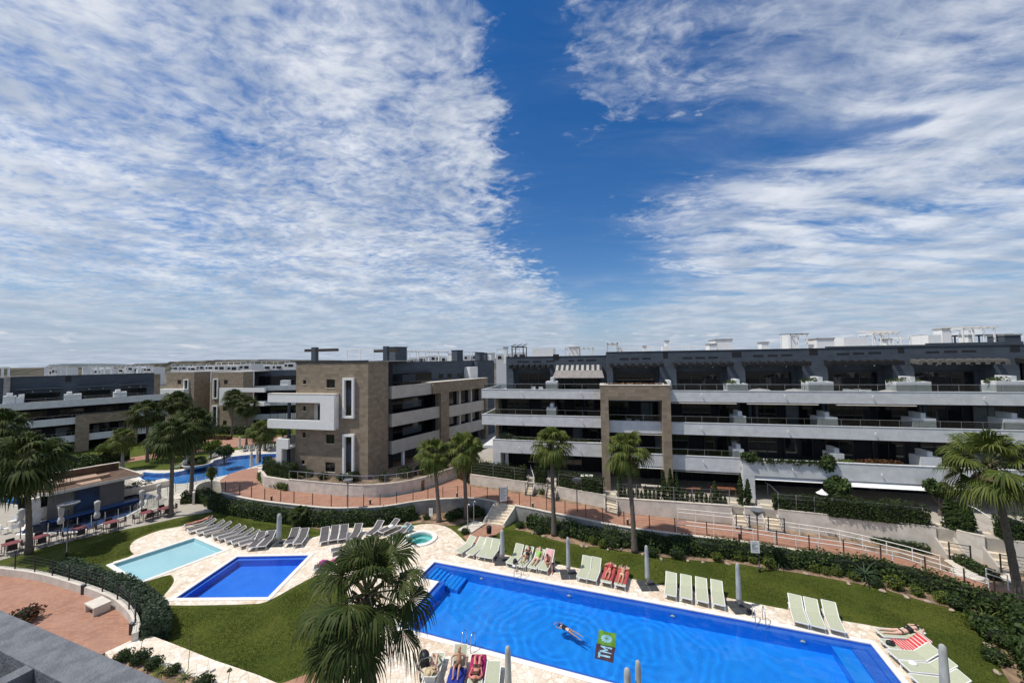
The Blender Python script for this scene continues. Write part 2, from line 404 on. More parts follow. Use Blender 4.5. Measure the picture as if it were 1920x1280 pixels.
M['stone_pale'] = stone_cladding('pale_stone_cladding', 1.0, .6, .32, [(.36,.28,.20), (.27,.205,.145), (.25,.20,.14), (.32,.26,.19)])
def paving():
    m_ = bpy.data.materials.new('travertine_paving'); m_.use_nodes = True; t = NT(m_.node_tree); b = t.n['Principled BSDF']; b.inputs['Roughness'].default_value = .75
    co = t.new('ShaderNodeTexCoord').outputs['Object']
    vo = t.new('ShaderNodeTexVoronoi', feature='DISTANCE_TO_EDGE'); t.l.new(co, vo.inputs['Vector']); vo.inputs['Scale'].default_value = 2.9
    vc = t.new('ShaderNodeTexVoronoi', feature='F1'); t.l.new(co, vc.inputs['Vector']); vc.inputs['Scale'].default_value = 2.9
    sp = t.new('ShaderNodeSeparateColor'); t.l.new(vc.outputs['Color'], sp.inputs[0])
    slab = t.ramp(sp.outputs[0], [(0, (.64,.50,.36)), (.35, (.72,.60,.46)), (.6, (.78,.70,.57)), (1, (.84,.80,.70))])
    n1 = t.noise(co, 2.6, 6, .7, .4); n0 = t.noise(co, .35, 4, .6)
    c = t.mix(t.math('MULTIPLY', t.smooth(n1, .42, .68), .75), slab, (.46,.31,.20, 1))
    c = t.mix(t.math('MULTIPLY', t.smooth(n0, .35, .65), .55), c, (.80,.73,.62, 1))
    c = t.mix(t.math('MULTIPLY', .6, t.math('SUBTRACT', 1, t.smooth(vo.outputs[0], .005, .05))), c, (.50,.38,.27, 1))
    t.l.new(c, b.inputs['Base Color'])
    bp = t.new('ShaderNodeBump'); bp.inputs['Strength'].default_value = .4; bp.inputs['Distance'].default_value = .02
    t.l.new(t.math('ADD', t.math('MULTIPLY', t.smooth(vo.outputs[0], 0, .04), 2), n1), bp.inputs['Height']); t.l.new(bp.outputs[0], b.inputs['Normal']); return m_
M['paving'] = paving()
M['coping'] = mat('pale_coping', (.80,.77,.71), .6, .10, 3)
def lawn():
    m_ = bpy.data.materials.new('mown_grass'); m_.use_nodes = True; t = NT(m_.node_tree); b = t.n['Principled BSDF']; b.inputs['Roughness'].default_value = .95; b.inputs['Specular IOR Level'].default_value = .1
    co = t.new('ShaderNodeTexCoord').outputs['Object']
    n0 = t.noise(co, .30, 6, .68, .8); n1 = t.noise(co, 3.2, 7, .78, .5); n2 = t.noise(co, 38, 4, .7)
    c = t.mix(t.smooth(n0, .32, .68), (.062,.090,.015, 1), (.112,.128,.024, 1))
    c = t.mix(t.math('MULTIPLY', t.smooth(n1, .40, .70), .65), c, (.034,.052,.009, 1))
    c = t.mix(t.math('MULTIPLY', t.smooth(n2, .50, .75), .55), c, (.14,.14,.035, 1))
    t.l.new(c, b.inputs['Base Color'])
    bp = t.new('ShaderNodeBump'); bp.inputs['Strength'].default_value = .9; bp.inputs['Distance'].default_value = .05
    t.l.new(t.math('ADD', n2, n1), bp.inputs['Height']); t.l.new(bp.outputs[0], b.inputs['Normal']); return m_
M['lawn'] = lawn()
def brickpath():
    m_ = bpy.data.materials.new('terracotta_pavers'); m_.use_nodes = True; t = NT(m_.node_tree); b = t.n['Principled BSDF']; b.inputs['Roughness'].default_value = .85
    co = t.new('ShaderNodeTexCoord').outputs['Object']
    br = t.new('ShaderNodeTexBrick'); t.l.new(co, br.inputs['Vector'])
    for k, v in (('Scale', 3.4), ('Mortar Size', .05), ('Brick Width', 1.0), ('Row Height', .5)): br.inputs[k].default_value = v
    br.inputs['Color1'].default_value = (.40,.195,.12, 1); br.inputs['Color2'].default_value = (.29,.135,.085, 1); br.inputs['Mortar'].default_value = (.24,.14,.10, 1)
    n1 = t.noise(co, .8, 6, .65); n2 = t.noise(co, 9, 4, .6)
    c = t.mix(t.math('MULTIPLY', t.smooth(n1, .35, .7), .5), br.outputs[0], (.43,.245,.165, 1))
    c = t.mix(t.math('MULTIPLY', t.smooth(n2, .5, .7), .35), c, (.27,.15,.11, 1))
    t.l.new(c, b.inputs['Base Color']); return m_
M['terracotta'] = brickpath()
def mosaic(name, c1, c2, grout, sc=22):
    m_ = bpy.data.materials.new(name); m_.use_nodes = True; t = NT(m_.node_tree); b = t.n['Principled BSDF']; b.inputs['Roughness'].default_value = .35
    co = t.new('ShaderNodeTexCoord').outputs['Object']; n = t.noise(co, 26, 2, .5); n1 = t.noise(co, 1.2, 4, .6)
    c = t.mix(t.smooth(n, .35, .65), (*c1, 1), (*c2, 1)); c = t.mix(t.math('MULTIPLY', t.smooth(n1, .35, .7), .35), c, (*grout, 1))
    t.l.new(c, b.inputs['Base Color']); return m_
M['tile_main'] = mosaic('azure_pool_mosaic', (.012,.33,.98), (.008,.23,.88), (.02,.38,.98))
M['tile_blue'] = mosaic('blue_pool_mosaic', (.022,.20,.80), (.014,.14,.64), (.03,.25,.86))
M['tile_band'] = mosaic('light_blue_pool_mosaic', (.05,.20,.74), (.03,.13,.60), (.07,.25,.78))
M['tile_lagoon'] = mosaic('lagoon_mosaic', (.05,.24,.60), (.035,.19,.50), (.08,.30,.66))
M['tile_slate'] = mosaic('grey_blue_mosaic', (.05,.11,.26), (.035,.08,.20), (.07,.14,.30))
M['tile_pale'] = mosaic('pale_turquoise_mosaic', (.44,.70,.74), (.36,.62,.68), (.52,.72,.72))
M['tile_spa'] = mosaic('turquoise_spa_mosaic', (.22,.60,.58), (.16,.50,.50), (.30,.66,.62))
M['tile_dark'] = mosaic('deep_blue_mosaic', (.004,.05,.42), (.004,.035,.32), (.006,.06,.45))
def water(name, tint, amp=.18, rings=None, nscale=2.2):
    m_ = bpy.data.materials.new(name); m_.use_nodes = True; t = NT(m_.node_tree); t.n.clear()
    o = t.new('ShaderNodeOutputMaterial'); tr = t.new('ShaderNodeBsdfTransparent'); tr.inputs[0].default_value = (*tint, 1)
    g = t.new('ShaderNodeBsdfGlossy'); g.inputs['Roughness'].default_value = .02
    co = t.new('ShaderNodeTexCoord').outputs['Object']
    n1 = t.noise(co, nscale, 3, .5, .6); n2 = t.noise(co, nscale*4.2, 3, .5, .3)
    h = t.math('ADD', t.math('MULTIPLY', n1, .6), t.math('MULTIPLY', n2, .4))
    for (cx, cy, k) in (rings or []):
        vm = t.new('ShaderNodeVectorMath', operation='DISTANCE'); t.l.new(co, vm.inputs[0]); vm.inputs[1].default_value = (cx, cy, 0)
        dd = vm.outputs['Value']; w_ = t.math('MULTIPLY', t.math('SINE', t.math('MULTIPLY', t.math('ADD', dd, t.math('MULTIPLY', n1, .5)), k)), t.math('DIVIDE', .55, t.math('ADD', dd, 1.6)))
        h = t.math('ADD', h, w_)
    bp = t.new('ShaderNodeBump'); bp.inputs['Strength'].default_value = 1; bp.inputs['Distance'].default_value = amp
    t.l.new(h, bp.inputs['Height']); t.l.new(bp.outputs[0], g.inputs['Normal'])
    fr = t.new('ShaderNodeFresnel'); fr.inputs[0].default_value = 1.33; t.l.new(bp.outputs[0], fr.inputs['Normal'])
    mx = t.new('ShaderNodeMixShader'); t.l.new(fr.outputs[0], mx.inputs[0]); t.l.new(tr.outputs[0], mx.inputs[1]); t.l.new(g.outputs[0], mx.inputs[2])
    t.l.new(mx.outputs[0], o.inputs[0]); return m_
def leafmat(name, cols, rough=.55, trans=.25):
    """foliage: colour varies from leaf to leaf"""
    m_ = bpy.data.materials.new(name); m_.use_nodes = True; t = NT(m_.node_tree); b = t.n['Principled BSDF']; b.inputs['Roughness'].default_value = rough
    b.inputs['Specular IOR Level'].default_value = .12
    ge = t.new('ShaderNodeNewGeometry'); co = t.new('ShaderNodeTexCoord').outputs['Object']
    n = t.noise(co, 1.1, 3, .6)
    f = t.math('ADD', t.math('MULTIPLY', ge.outputs['Random Per Island'], .65), t.math('MULTIPLY', t.smooth(n, .3, .7), .35))
    k = len(cols)-1
    c = t.ramp(f, [(i/k, c_) for i, c_ in enumerate(cols)])
    t.l.new(c, b.inputs['Base Color'])
    o = t.n['Material Output']; tl = t.new('ShaderNodeBsdfTranslucent'); t.l.new(c, tl.inputs[0])
    mx = t.new('ShaderNodeMixShader'); mx.inputs[0].default_value = trans; t.l.new(b.outputs[0], mx.inputs[1]); t.l.new(tl.outputs[0], mx.inputs[2]); t.l.new(mx.outputs[0], o.inputs[0])
    return m_
M['palm_leaf'] = leafmat('fan_palm_leaf', [(.036,.058,.012), (.070,.098,.020), (.115,.140,.032), (.20,.20,.065)], .6, .25)
M['palm_leaf_dark'] = leafmat('dark_fan_palm_leaf', [(.020,.036,.009), (.036,.056,.014), (.062,.080,.022), (.12,.13,.045)], .6, .2)
M['palm_dead'] = leafmat('dry_palm_leaf', [(.09,.065,.045), (.16,.11,.07), (.23,.17,.11)], .8, .15)
M['petiole'] = mat('leaf_stalk', (.13,.15,.06), .6, .3, 6)
M['hedge'] = leafmat('hedge_leaf', [(.014,.028,.009), (.028,.050,.015), (.055,.085,.025), (.11,.14,.045)], .5, .15)
M['hedge_bright'] = leafmat('bright_hedge_leaf', [(.05,.085,.02), (.085,.13,.03), (.13,.17,.045), (.18,.20,.07)], .5, .25)
M['hedge_sage'] = leafmat('sage_hedge_leaf', [(.030,.052,.030), (.055,.082,.048), (.085,.115,.070)], .6, .15)
M['shrub_lime'] = leafmat('lime_shrub_leaf', [(.07,.10,.015), (.12,.16,.025), (.18,.21,.04)], .6, .2)
M['cypress'] = leafmat('cypress_leaf', [(.014,.028,.009), (.030,.050,.014), (.058,.080,.024)], .7, .1)
M['agave'] = leafmat('agave_leaf', [(.03,.055,.03), (.05,.08,.045), (.08,.11,.06)], .5, .1)
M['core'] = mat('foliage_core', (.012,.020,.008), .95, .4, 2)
M['red_leaf'] = leafmat('red_flowers', [(.03,.045,.015), (.05,.05,.02), (.12,.035,.02), (.16,.08,.04), (.05,.07,.02)], .6, .2)
M['olive_far'] = leafmat('far_tree_leaf', [(.022,.034,.018), (.036,.050,.026), (.055,.07,.036)], .8, .1)
M['concrete'] = mat('grey_concrete', (.19,.20,.215), .85, .25, 6, 1.0, 45, col2=(.12,.13,.145), detail=9)
M['stair'] = mat('stair_stone', (.72,.62,.48), .7, .15, 3)
# ---------------------------------------------------------------- ground, lawns, decks, pools
def flat(name, outer, holes, z, material):
    outer = [Vector((p[0], p[1], 0)) for p in outer]; holes = [[Vector((p[0], p[1], 0)) for p in h] for h in holes]
    loops = [outer]+holes; allp = [p for L in loops for p in L]
    mb = MB(); fs = []
    for t in geometry.tessellate_polygon(loops):
        a, b, c = [allp[k] for k in t]; cz = (b-a).cross(c-a).z
        if abs(cz) < 1e-9: continue
        fs.append(tuple(t) if cz > 0 else tuple(t[::-1]))
    mb.add([(p.x, p.y, z) for p in allp], fs)
    return struct(mb.build(name, material))
P1, P2 = G(815, 1054), G(1633, 1208)
ep = (P2-P1).normalized(); npn = Vector((ep.y, -ep.x, 0))          # towards the viewer
PL = (P2-P1).length
PW_ = 0.5*((G(1114,1274)-P1).dot(npn) + (G(800,1188)-P1).dot(npn))
def pp(x, y, z=0): q = P1 + ep*x + npn*y; return Vector((q.x, q.y, z))
def pool_xy(u, v, z=0): q = G(u, v, z)-P1; return q.dot(ep), q.dot(npn)
PA = R(0)+math.atan2(ep.y, ep.x)
AX, AY = 1.55, 2.05              # entry alcove: pool proper starts AX right of the far-left corner
main_out = [pp(0,0), pp(PL,0), pp(PL,PW_), pp(AX,PW_), pp(AX,AY), pp(0,AY)]
kid_out = [G(445,1044), G(579,1041.5), G(502,1120), G(330,1121.5)]
sh_out = [G(364,1009), G(418,1032), G(262,1091), G(212,1058)]
SPA = G(787,1010)
spa_out = [SPA + Vector((1.08*math.cos(a), 1.08*math.sin(a), 0)) for a in [2*math.pi*i/28 for i in range(28)]]
# far lagoon pool and bar pool
lag = smooth_poly([G(u,v) for u,v in [(262,884),(300,888),(340,884),(380,872),(400,866),(418,858),(470,852),(520,850),(560,849),(556,858),(500,868),(462,879),(440,888),(415,893),(385,899),(355,906),(325,908),(288,905),(262,898)]], 1)
barpool = [G(u,v) for u,v in [(40,1001),(150,996),(235,968),(262,953),(275,928),(232,925),(120,968),(52,984)]]
leftpool = [G(u,v) for u,v in [(-60,930),(38,948),(42,930),(-20,905),(-80,905)]]
HOLES = [main_out, kid_out, sh_out, spa_out, lag, barpool, leftpool]
M['dry_ground'] = mat('dry_fields', (.13,.115,.085), .95, .4, .012, col2=(.085,.07,.05), detail=8)
flat('ground', [(-4000,-400),(4000,-400),(4000,9000),(-4000,9000)], HOLES, -0.035, M['dry_ground'])
lawn_o = [Vector(p) for p in [(-130,2),(60,2),(60,30),(34,30),(16,38),(0,46),(-14,46),(-30,60),(-34,100),(-60,120),(-130,90)]]
flat('lawn', lawn_o, HOLES, 0.0, M['lawn'])
# travertine deck round the pools
deck_px = [(197,1058),(254,1040),(245,1034),(243,1025),(249,1015),(262,1008),(295,995),(330,988),(352,984),(420,992),(478,1007),(517,1013),(540,1010),(587,1008),(604,1002),(612,992),(660,976),(700,972),(745,984),(773,986),(793,982),(817,982),(840,988),(857,1000),(873,1017),(887,1022),(948,1041),(1037,1056),(1180,1084),(1242,1097),(1367,1121),(1409,1130),(1474,1142),(1575,1163),(1637,1173),(1682,1183),(1708,1199),(1735,1216),(1765,1236),(1792,1258),(1815,1285),(1850,1340),(1870,1460),(600,1460),(560,1300),(620,1240),(660,1180),(652,1120),(640,1090),(613,1075),(599,1076),(569,1090),(504,1127),(480,1133),(308,1135.5),(301,1131),(302,1122),(318,1104),(327,1090),(325,1082),(318,1076),(262,1094)]
flat('pool_deck', smooth_poly([G(u,v) for u,v in deck_px], 1), HOLES[:4], 0.02, M['paving'])
def basin(name, outer, ledge, zl, zf, mf, mb_, wat, zw=-0.06):
    """coping ring, shallow ledge, walls and floor of a pool with polygonal outline"""
    n = len(outer); cen = sum(outer, Vector())/n
    o2 = [Vector((p.x, p.y, 0)) for p in outer]
    area = sum(o2[i].x*o2[(i+1)%n].y-o2[(i+1)%n].x*o2[i].y for i in range(n))
    if area < 0: o2 = o2[::-1]
    def inset(d):
        r = []
        for i in range(n):
            a, b, c = o2[i-1], o2[i], o2[(i+1)%n]; d1 = (b-a).normalized(); d2 = (c-b).normalized()
            n1 = Vector((-d1.y, d1.x, 0)); n2 = Vector((-d2.y, d2.x, 0)); k = n1+n2
            r.append(b + k*(d/max(.3, 1+n1.dot(n2))))
        return r
    def ring(A, za, B, zb_): 
        mb = MB(); mb.add([(p.x,p.y,za) for p in A]+[(p.x,p.y,zb_) for p in B], [(i,(i+1)%n,n+(i+1)%n,n+i) for i in range(n)]); return mb
    cop = ring(inset(-0.30), .055, inset(-0.005), .055); r2 = ring(inset(-0.005), .055, inset(-0.005), -0.12); cop.add(r2.v, r2.f)
    r3 = ring(inset(-0.30), -.02, inset(-0.30), .055); cop.add(r3.v, r3.f)
    struct(cop.build('pool_coping', M['coping']))
    ins = inset(ledge)
    lg = ring(o2, zl, ins, zl); w1 = ring(o2, .0, o2, zl); lg.add(w1.v, w1.f); struct(lg.build('pool_ledge', mb_))
    wl = ring(ins, zl, ins, zf); struct(wl.build('pool_wall', mf))
    flat('pool_floor', ins, [], zf, mf)
    if name == 'main': global WATER; WATER = ripple_water(None, wat)
    else: flat('water', o2, [], zw, wat)
    return ins
ZF = -1.35
sw_x, sw_y = pool_xy(1065,1183); em_x, em_y = pool_xy(1136,1210, -.80)
em_c = pp(em_x, em_y)
def ripple_water(outer_rect, mat_):
    """long pool surface as a real rippled sheet"""
    nx, ny = int(PL/.09), int(PW_/.09); X = np.linspace(0, PL, nx); Y = np.linspace(0, PW_, ny); gx, gy = np.meshgrid(X, Y, indexing='ij')
    g = np.random.default_rng(4); h = np.zeros_like(gx)
    for k in range(34):
        a = g.uniform(0, 6.283); L = g.uniform(.45, 1.9); h += np.sin((gx*np.cos(a)+gy*np.sin(a))*6.283/L+g.uniform(0,6.28))*L**1.1*.0008
    for (cx, cy, A, L, r0) in ((sw_x-1.0, sw_y, .0055, .62, 7.0), (em_x+1.6, em_y-.3, .0042, .55, 5.5), (sw_x-4.5, sw_y-2, .0045, .7, 6)):
        d = np.hypot(gx-cx, gy-cy)+.16*np.sin(gx*1.9+gy*1.3)+.12*np.sin(gy*2.7-gx*.8); h += .68*A*np.sin(d*6.283/L)*np.exp(-((d-r0*.45)/(r0*.5))**2)*np.clip(d,0,1)
    V = np.stack([gx.ravel(), gy.ravel(), h.ravel()], 1); W = np.array([[P1.x, P1.y, -.07]]) + V[:,:1]*np.array([[ep.x, ep.y, 0]]) + V[:,1:2]*np.array([[npn.x, npn.y, 0]]); W[:,2] += V[:,2]
    i = np.arange(nx-1)[:,None]; j = np.arange(ny-1)[None,:]; a = (i*ny+j); Fq = np.stack([a, a+1, a+ny+1, a+ny], -1).reshape(-1,4)
    keep = ~((X[:-1][:,None]+0*Y[:-1][None,:] < AX) & (Y[:-1][None,:]+0*X[:-1][:,None] > AY)); Fq = Fq[keep.ravel()]
    o = np_mesh('water', W, Fq, mat_, smooth=True); 
    if o.data.polygons[0].normal.z < 0: o.data.flip_normals()
    o['kind'] = 'structure'; return o
rp = [(pp(sw_x-2.0, sw_y-.3)), em_c+Vector((1.2,.6,0))]
def refr():
    m_ = bpy.data.materials.new('rippled_pool_water'); m_.use_nodes = True; t = NT(m_.node_tree); t.n.clear()
    o = t.new('ShaderNodeOutputMaterial'); g = t.new('ShaderNodeBsdfGlass'); g.inputs['IOR'].default_value = 1.33; g.inputs['Roughness'].default_value = 0
    g.inputs['Color'].default_value = (.93,.98,1,1); t.l.new(g.outputs[0], o.inputs[0]); return m_
M['water_main'] = refr()
M['water'] = water('still_pool_water', (.90,.96,1.0), .02)
M['water_pale'] = water('shallow_pool_water', (.94,.98,1.0), .02)
basin('main', main_out, 0.32, -0.14, ZF, M['tile_main'], M['tile_band'], M['water_main'])
basin('kids', kid_out, 0.22, -0.14, -0.60, M['tile_blue'], M['tile_band'], M['water'])
basin('shallow', sh_out, 0.05, -0.12, -0.22, M['tile_pale'], M['tile_pale'], M['water_pale'])
basin('lagoon', lag, 0.2, -0.10, -0.5, M['tile_lagoon'], M['tile_lagoon'], M['water'])
basin('bar', barpool, 0.1, -0.10, -0.7, M['tile_slate'], M['tile_slate'], M['water'])
basin('left', leftpool, 0.1, -0.10, -0.5, M['tile_lagoon'], M['tile_band'], M['water'])
# main pool: entry steps in the alcove, shallow bench at the right end
st = MB()
for i in range(5):
    a, b = 0.30+i*.30, 0.60+i*.30
    z1 = -0.20-.15*i
    P = [pp(a,.33), pp(b+(0 if i<4 else .05),.33), pp(b+(0 if i<4 else .05),AY-.33), pp(a,AY-.33)]
    st.prism(P, ZF+.004, z1)
for i in range(3):                       # corner steps going down into the pool
    a = 1.9+i*.30; st.prism([pp(a,.33), pp(a+.28,.33), pp(a+.28,1.75), pp(a,1.75)], ZF+.004, -.75-.07*i)
struct(st.build('pool_steps', M['tile_main']))
sx, _ = pool_xy(1557, 1206, -.2)
bn = MB().prism([pp(sx,.325), pp(PL-.325,.325), pp(PL-.325,PW_-.325), pp(sx,PW_-.325)], ZF+.004, -.42)
struct(bn.build('pool_bench', M['tile_main']))
bl = MB().prism([pp(PL-.95,.33), pp(PL-.33,.33), pp(PL-.33,PW_-.33), pp(PL-.95,PW_-.33)], -.418, -.25)
struct(bl.build('pool_bench', M['tile_band']))
# pool lights on the far wall
for i, (u, v) in enumerate([(904,1087),(1068,1118.5),(1261,1156),(1503,1202.5)]):
    x, y = pool_xy(u, v, -.45)
    o = thing('pool_light', 'white round underwater light on the far pool wall, %s from the entry steps' % ORD[i], 'pool light', pp(x, .33, -.5), PA, 'underwater lights of the long pool')
    MB().tube([(0,.002,0),(0,-.04,0)], .13, 16).build('lens', M['white_paint'], o, True)
    MB().tube([(0,.003,0),(0,-.02,0)], .17, 16).build('ring', M['steel'], o, True)
# emblem on the pool floor
em = thing('pool_emblem', 'tiled emblem on the pool floor, green square with pale flower above brown square reading TM', 'emblem', pp(em_x, em_y, ZF+.004), PA)
EW, EL = .98, 1.06
M['em_green'] = mosaic('green_mosaic', (.20,.42,.03), (.12,.30,.03), (.30,.50,.05)); M['em_brown'] = mosaic('brown_mosaic', (.12,.05,.06), (.075,.035,.045), (.15,.07,.08)); M['em_pale'] = mosaic('pale_mosaic', (.45,.75,.85), (.35,.65,.80), (.5,.8,.9))
MB().box(-EW/2,EW/2,.0,EL,0,.004).build('green_panel', M['em_green'], em)
MB().box(-EW/2,EW/2,-EL,-.004,0,.004).build('brown_panel', M['em_brown'], em)
fl = MB(); k = 24
pts = [Vector((math.cos(2*math.pi*i/k)*(.36 if i%2 else .27), math.sin(2*math.pi*i/k)*(.36 if i%2 else .27)+EL*.48, 0)) for i in range(k)]
fl.prism(pts, .005, .010).build('flower', M['em_pale'], em)
fl2 = MB()
for i in range(6):
    a = i*math.pi/6; d = Vector((math.cos(a), math.sin(a), 0)); fl2.bar(Vector((0,EL*.48,.012))-d*.2, Vector((0,EL*.48,.012))+d*.2, .02, .003)
fl2.build('flower_lines', M['em_green'], em)
def letter(name, segs, parent, mat_, f):
    mb = MB()
    for i_, (a, b, w) in enumerate(segs): mb.bar(f(*a)+Vector((0,0,.0004*i_)), f(*b)+Vector((0,0,.0004*i_)), w, .004)
    return mb.build(name, mat_, parent)
# text runs away from the viewer, its top towards the left
def fT(x, y): return Vector((.32-y*.62, -EL+.14+x*.36, .008))
letter('letter_t', [((0.0,1),(1,1),.11), ((.5,.08),(.5,1),.11)], em, M['em_pale'], lambda x, y: fT(x, y))
letter('letter_m', [((0,0),(0,1),.09), ((1,0),(1,1),.09), ((0,1),(.5,.3),.08), ((.5,.3),(1,1),.08)], em, M['em_pale'], lambda x, y: fT(1.22+x, y))
# spa
sp = MB(); n = 32
def circ(r, z): return [(SPA.x+r*math.cos(2*math.pi*i/n), SPA.y+r*math.sin(2*math.pi*i/n), z) for i in range(n)]
def rings(L): 
    mb = MB(); vs = [p for r, z in L for p in circ(r, z)]
    mb.add(vs, [(j*n+i, j*n+(i+1)%n, (j+1)*n+(i+1)%n, (j+1)*n+i) for j in range(len(L)-1) for i in range(n)]); return mb
struct(rings([(1.45,.0),(1.45,.12),(1.10,.12),(1.07,.08),(1.07,-.1)]).build('spa_coping', M['coping'], smooth=False))
struct(rings([(1.08,-.05),(1.08,-.30),(.70,-.30),(.70,-.6),(.01,-.6)]).build('spa_basin', M['tile_spa']))
flat('water', [Vector(p) for p in circ(1.075,0)], [], 0.0, M['water_pale'])
# lagoon deck (pale) and bar terrace
ringlag = [G(u,v) for u,v in [(240,886),(262,879),(300,882),(345,879),(385,868),(398,860),(410,850),(440,843),(500,841),(570,840),(575,862),(520,872),(495,880),(478,890),(440,900),(400,915),(360,935),(300,935),(290,915),(262,905),(240,898)]]
flat('pool_deck', smooth_poly(ringlag, 1), [lag], 0.018, M['cap'])
bart = [G(u,v) for u,v in [(-60,1010),(60,1020),(100,1007),(175,990),(262,962),(288,942),(330,915),(365,945),(385,930),(420,948),(330,962),(280,985),(200,998),(140,1016),(60,1045),(-60,1075)]]
flat('bar_terrace', [G(u,v) for u,v in [(-160,1100),(-190,900),(60,893),(140,891),(225,885),(285,912),(330,935),(420,955),(345,968),(270,985),(180,1003),(90,1024),(0,1050)]], [barpool, leftpool], 0.012, M['grey_tiles'] if 'grey_tiles' in M else M['terrace_floor'])
WATER.cycles.is_caustics_caster = True
# ---- upper path (a gentle ramp) : near edge and far edge
near_px = [(417,922.5),(450,931),(495,939),(567,947),(620,952),(660,951.5),(710,950),(740,946),(773,940),(817,935),(873,933),(905,934.5),(932,940)]
near_px2 = [(966,947),(1000,953),(1036,961),(1084,970),(1131,980),(1195,991),(1300,1004),(1396,1015),(1470,1027),(1560,1041),(1640,1052),(1710,1069),(1781,1093),(1871,1122),(1945,1146)]
far_px = [(484,880),(480,890),(482,905),(500,915),(540,920),(600,925),(655,931),(730,932),(792,920),(842,900),(860,897),(880,910),(938,922),(988,927),(1023,934),(1048,940),(1140,956),(1157,960),(1267,973),(1373,984),(1462,999),(1530,1009),(1593,1019),(1640,1034),(1697,1048),(1785,1074),(1843,1091),(1902,1111),(1960,1132)]
near_all = [GP(u,v) for u,v in near_px+near_px2]
far_all = [GP(u,v) for u,v in far_px]
NA, FA = near_all, far_all
Pth = MB(); poly = NA + FA[::-1]
tri = geometry.tessellate_polygon([[Vector((p.x,p.y,0)) for p in poly]])
Pth.add(poly, [tuple(t) if (poly[t[1]]-poly[t[0]]).cross(poly[t[2]]-poly[t[0]]).z > 0 else tuple(t[::-1]) for t in tri])
struct(Pth.build('path', M['terracotta']))
# the path's continuation to the north-west (towards the lagoon), ground level ramp
pw = [GP(417,922.5), GP(412,900), GP(430,888), GP(455,880), GP(484,876), GP(484,880), GP(482,905), GP(500,915)]
struct(MB().add(*(lambda P: (P, [tuple(range(len(P)))[::-1]]))([p+Vector((0,0,.004)) for p in pw])).build('path', M['terracotta']))
w1 = [GP(u,v) for u,v in near_px]; w2 = [GP(u,v) for u,v in near_px2]
def pathwall(pts, label, dense=4):
    pts = smooth_poly(pts, 2, False); off = pts[0]
    mb = MB().wall(pts, -0.22, -.05, [pathz(p.x)+.03 for p in pts])
    cp = MB().wall([p+Vector((0,0,0)) for p in pts], -0.26, [pathz(p.x)+.032 for p in pts], [pathz(p.x)+.09 for p in pts])
    o = thing('retaining_wall', label, 'wall', (off.x, off.y, 0))
    for b, nme, mt in ((mb, 'wall_body', M['grey_wall']), (cp, 'coping', M['cap'])):
        b.v = [(x-off.x, y-off.y, z) for x,y,z in b.v]; b.build(nme, mt, o)
    return pts
pathwall(w1, 'long curved grey retaining wall with pale stone top below the path, left of the stairs')
pathwall(w2, 'grey retaining wall with pale stone top behind the long dark hedge, right of the stairs')
# ---- raised garden terrace behind the walls (holds the apartment buildings)
TZ = 2.3
gw_px = [(881,890),(988,904),(1026,908),(1044,913),(1135,929),(1157,934.5),(1372,949),(1396,951),(1430,953),(1459,956),(1560,966),(1660,977),(1755,989),(1793,995),(1846,1007),(1891,1013),(1935,1020)]
gw = [G(u,v,TZ) for u,v in gw_px]
terr = gw + [Vector((70,30,0)), Vector((70,70,0)), Vector((0,90,0)), Vector((-6,62,0))]
def ins_poly(P, d): return P
tm = MB().prism([p + Vector((0,.15,0)) if i < len(gw) else p for i, p in enumerate(terr)], -.03, TZ-.05)
struct(tm.build('garden_terrace', M['terrace_floor']))
mid_px = [(489,882),(495,892),(541,899),(605,905),(648,908.5),(692,910),(745,906),(792,897),(842,880),(857,875)]
midw = [G(u,v,TZ+.15) for u,v in mid_px]
tm2 = MB().prism([p+Vector((0,.15,0)) for p in midw] + [Vector((-4,60,0)), Vector((-6,95,0)), Vector((-30,80,0)), G(500,862,TZ)], -.03, TZ-.055)
struct(tm2.build('garden_terrace', M['soil']))
# ---- stairs from the deck up to the path
sA, sB, sC, sD = G(909,983), G(943,988), GP(966,947), GP(932,940)
stz = pathz(sC.x)
s0 = thing('stone_stairs', 'pale stone stairs climbing from the pool deck to the terracotta path', 'stairs', (sA.x, sA.y, 0))
for i in range(7):
    f0, f1 = i/7, (i+1)/7
    a, b = sA.lerp(sD, f0), sB.lerp(sC, f0); c, d = sB.lerp(sC, 1), sA.lerp(sD, 1)
    z1 = stz*(i+1)/7 if i < 6 else stz-.01
    MB().prism([(p-sA) for p in (a,b,sB.lerp(sC,min(1,f1+.0)),sA.lerp(sD,min(1,f1+.0)))], .001, z1).build('step', M['stair'], s0)
for (a, d) in ((sA, sD), (sB, sC)):
    mb = MB().wall([a-sA, d-sA], .16*(1 if a is sA else -1), -.03, [.35, stz+.12]); mb.build('side_wall', M['cap'], s0)
# landing behind the stairs joins the path
# walkway and shower platform at the stair foot
struct(MB().prism([G(u,v) for u,v in [(868,1006),(913,983),(944,988),(938,997),(915,1010),(888,1022)]], -.01, .012).build('walkway', M['terracotta']))
struct(MB().prism([G(u,v) for u,v in [(858,994),(888,977),(911,982),(884,1000)]], -.01, .10).build('shower_platform', M['cap']))
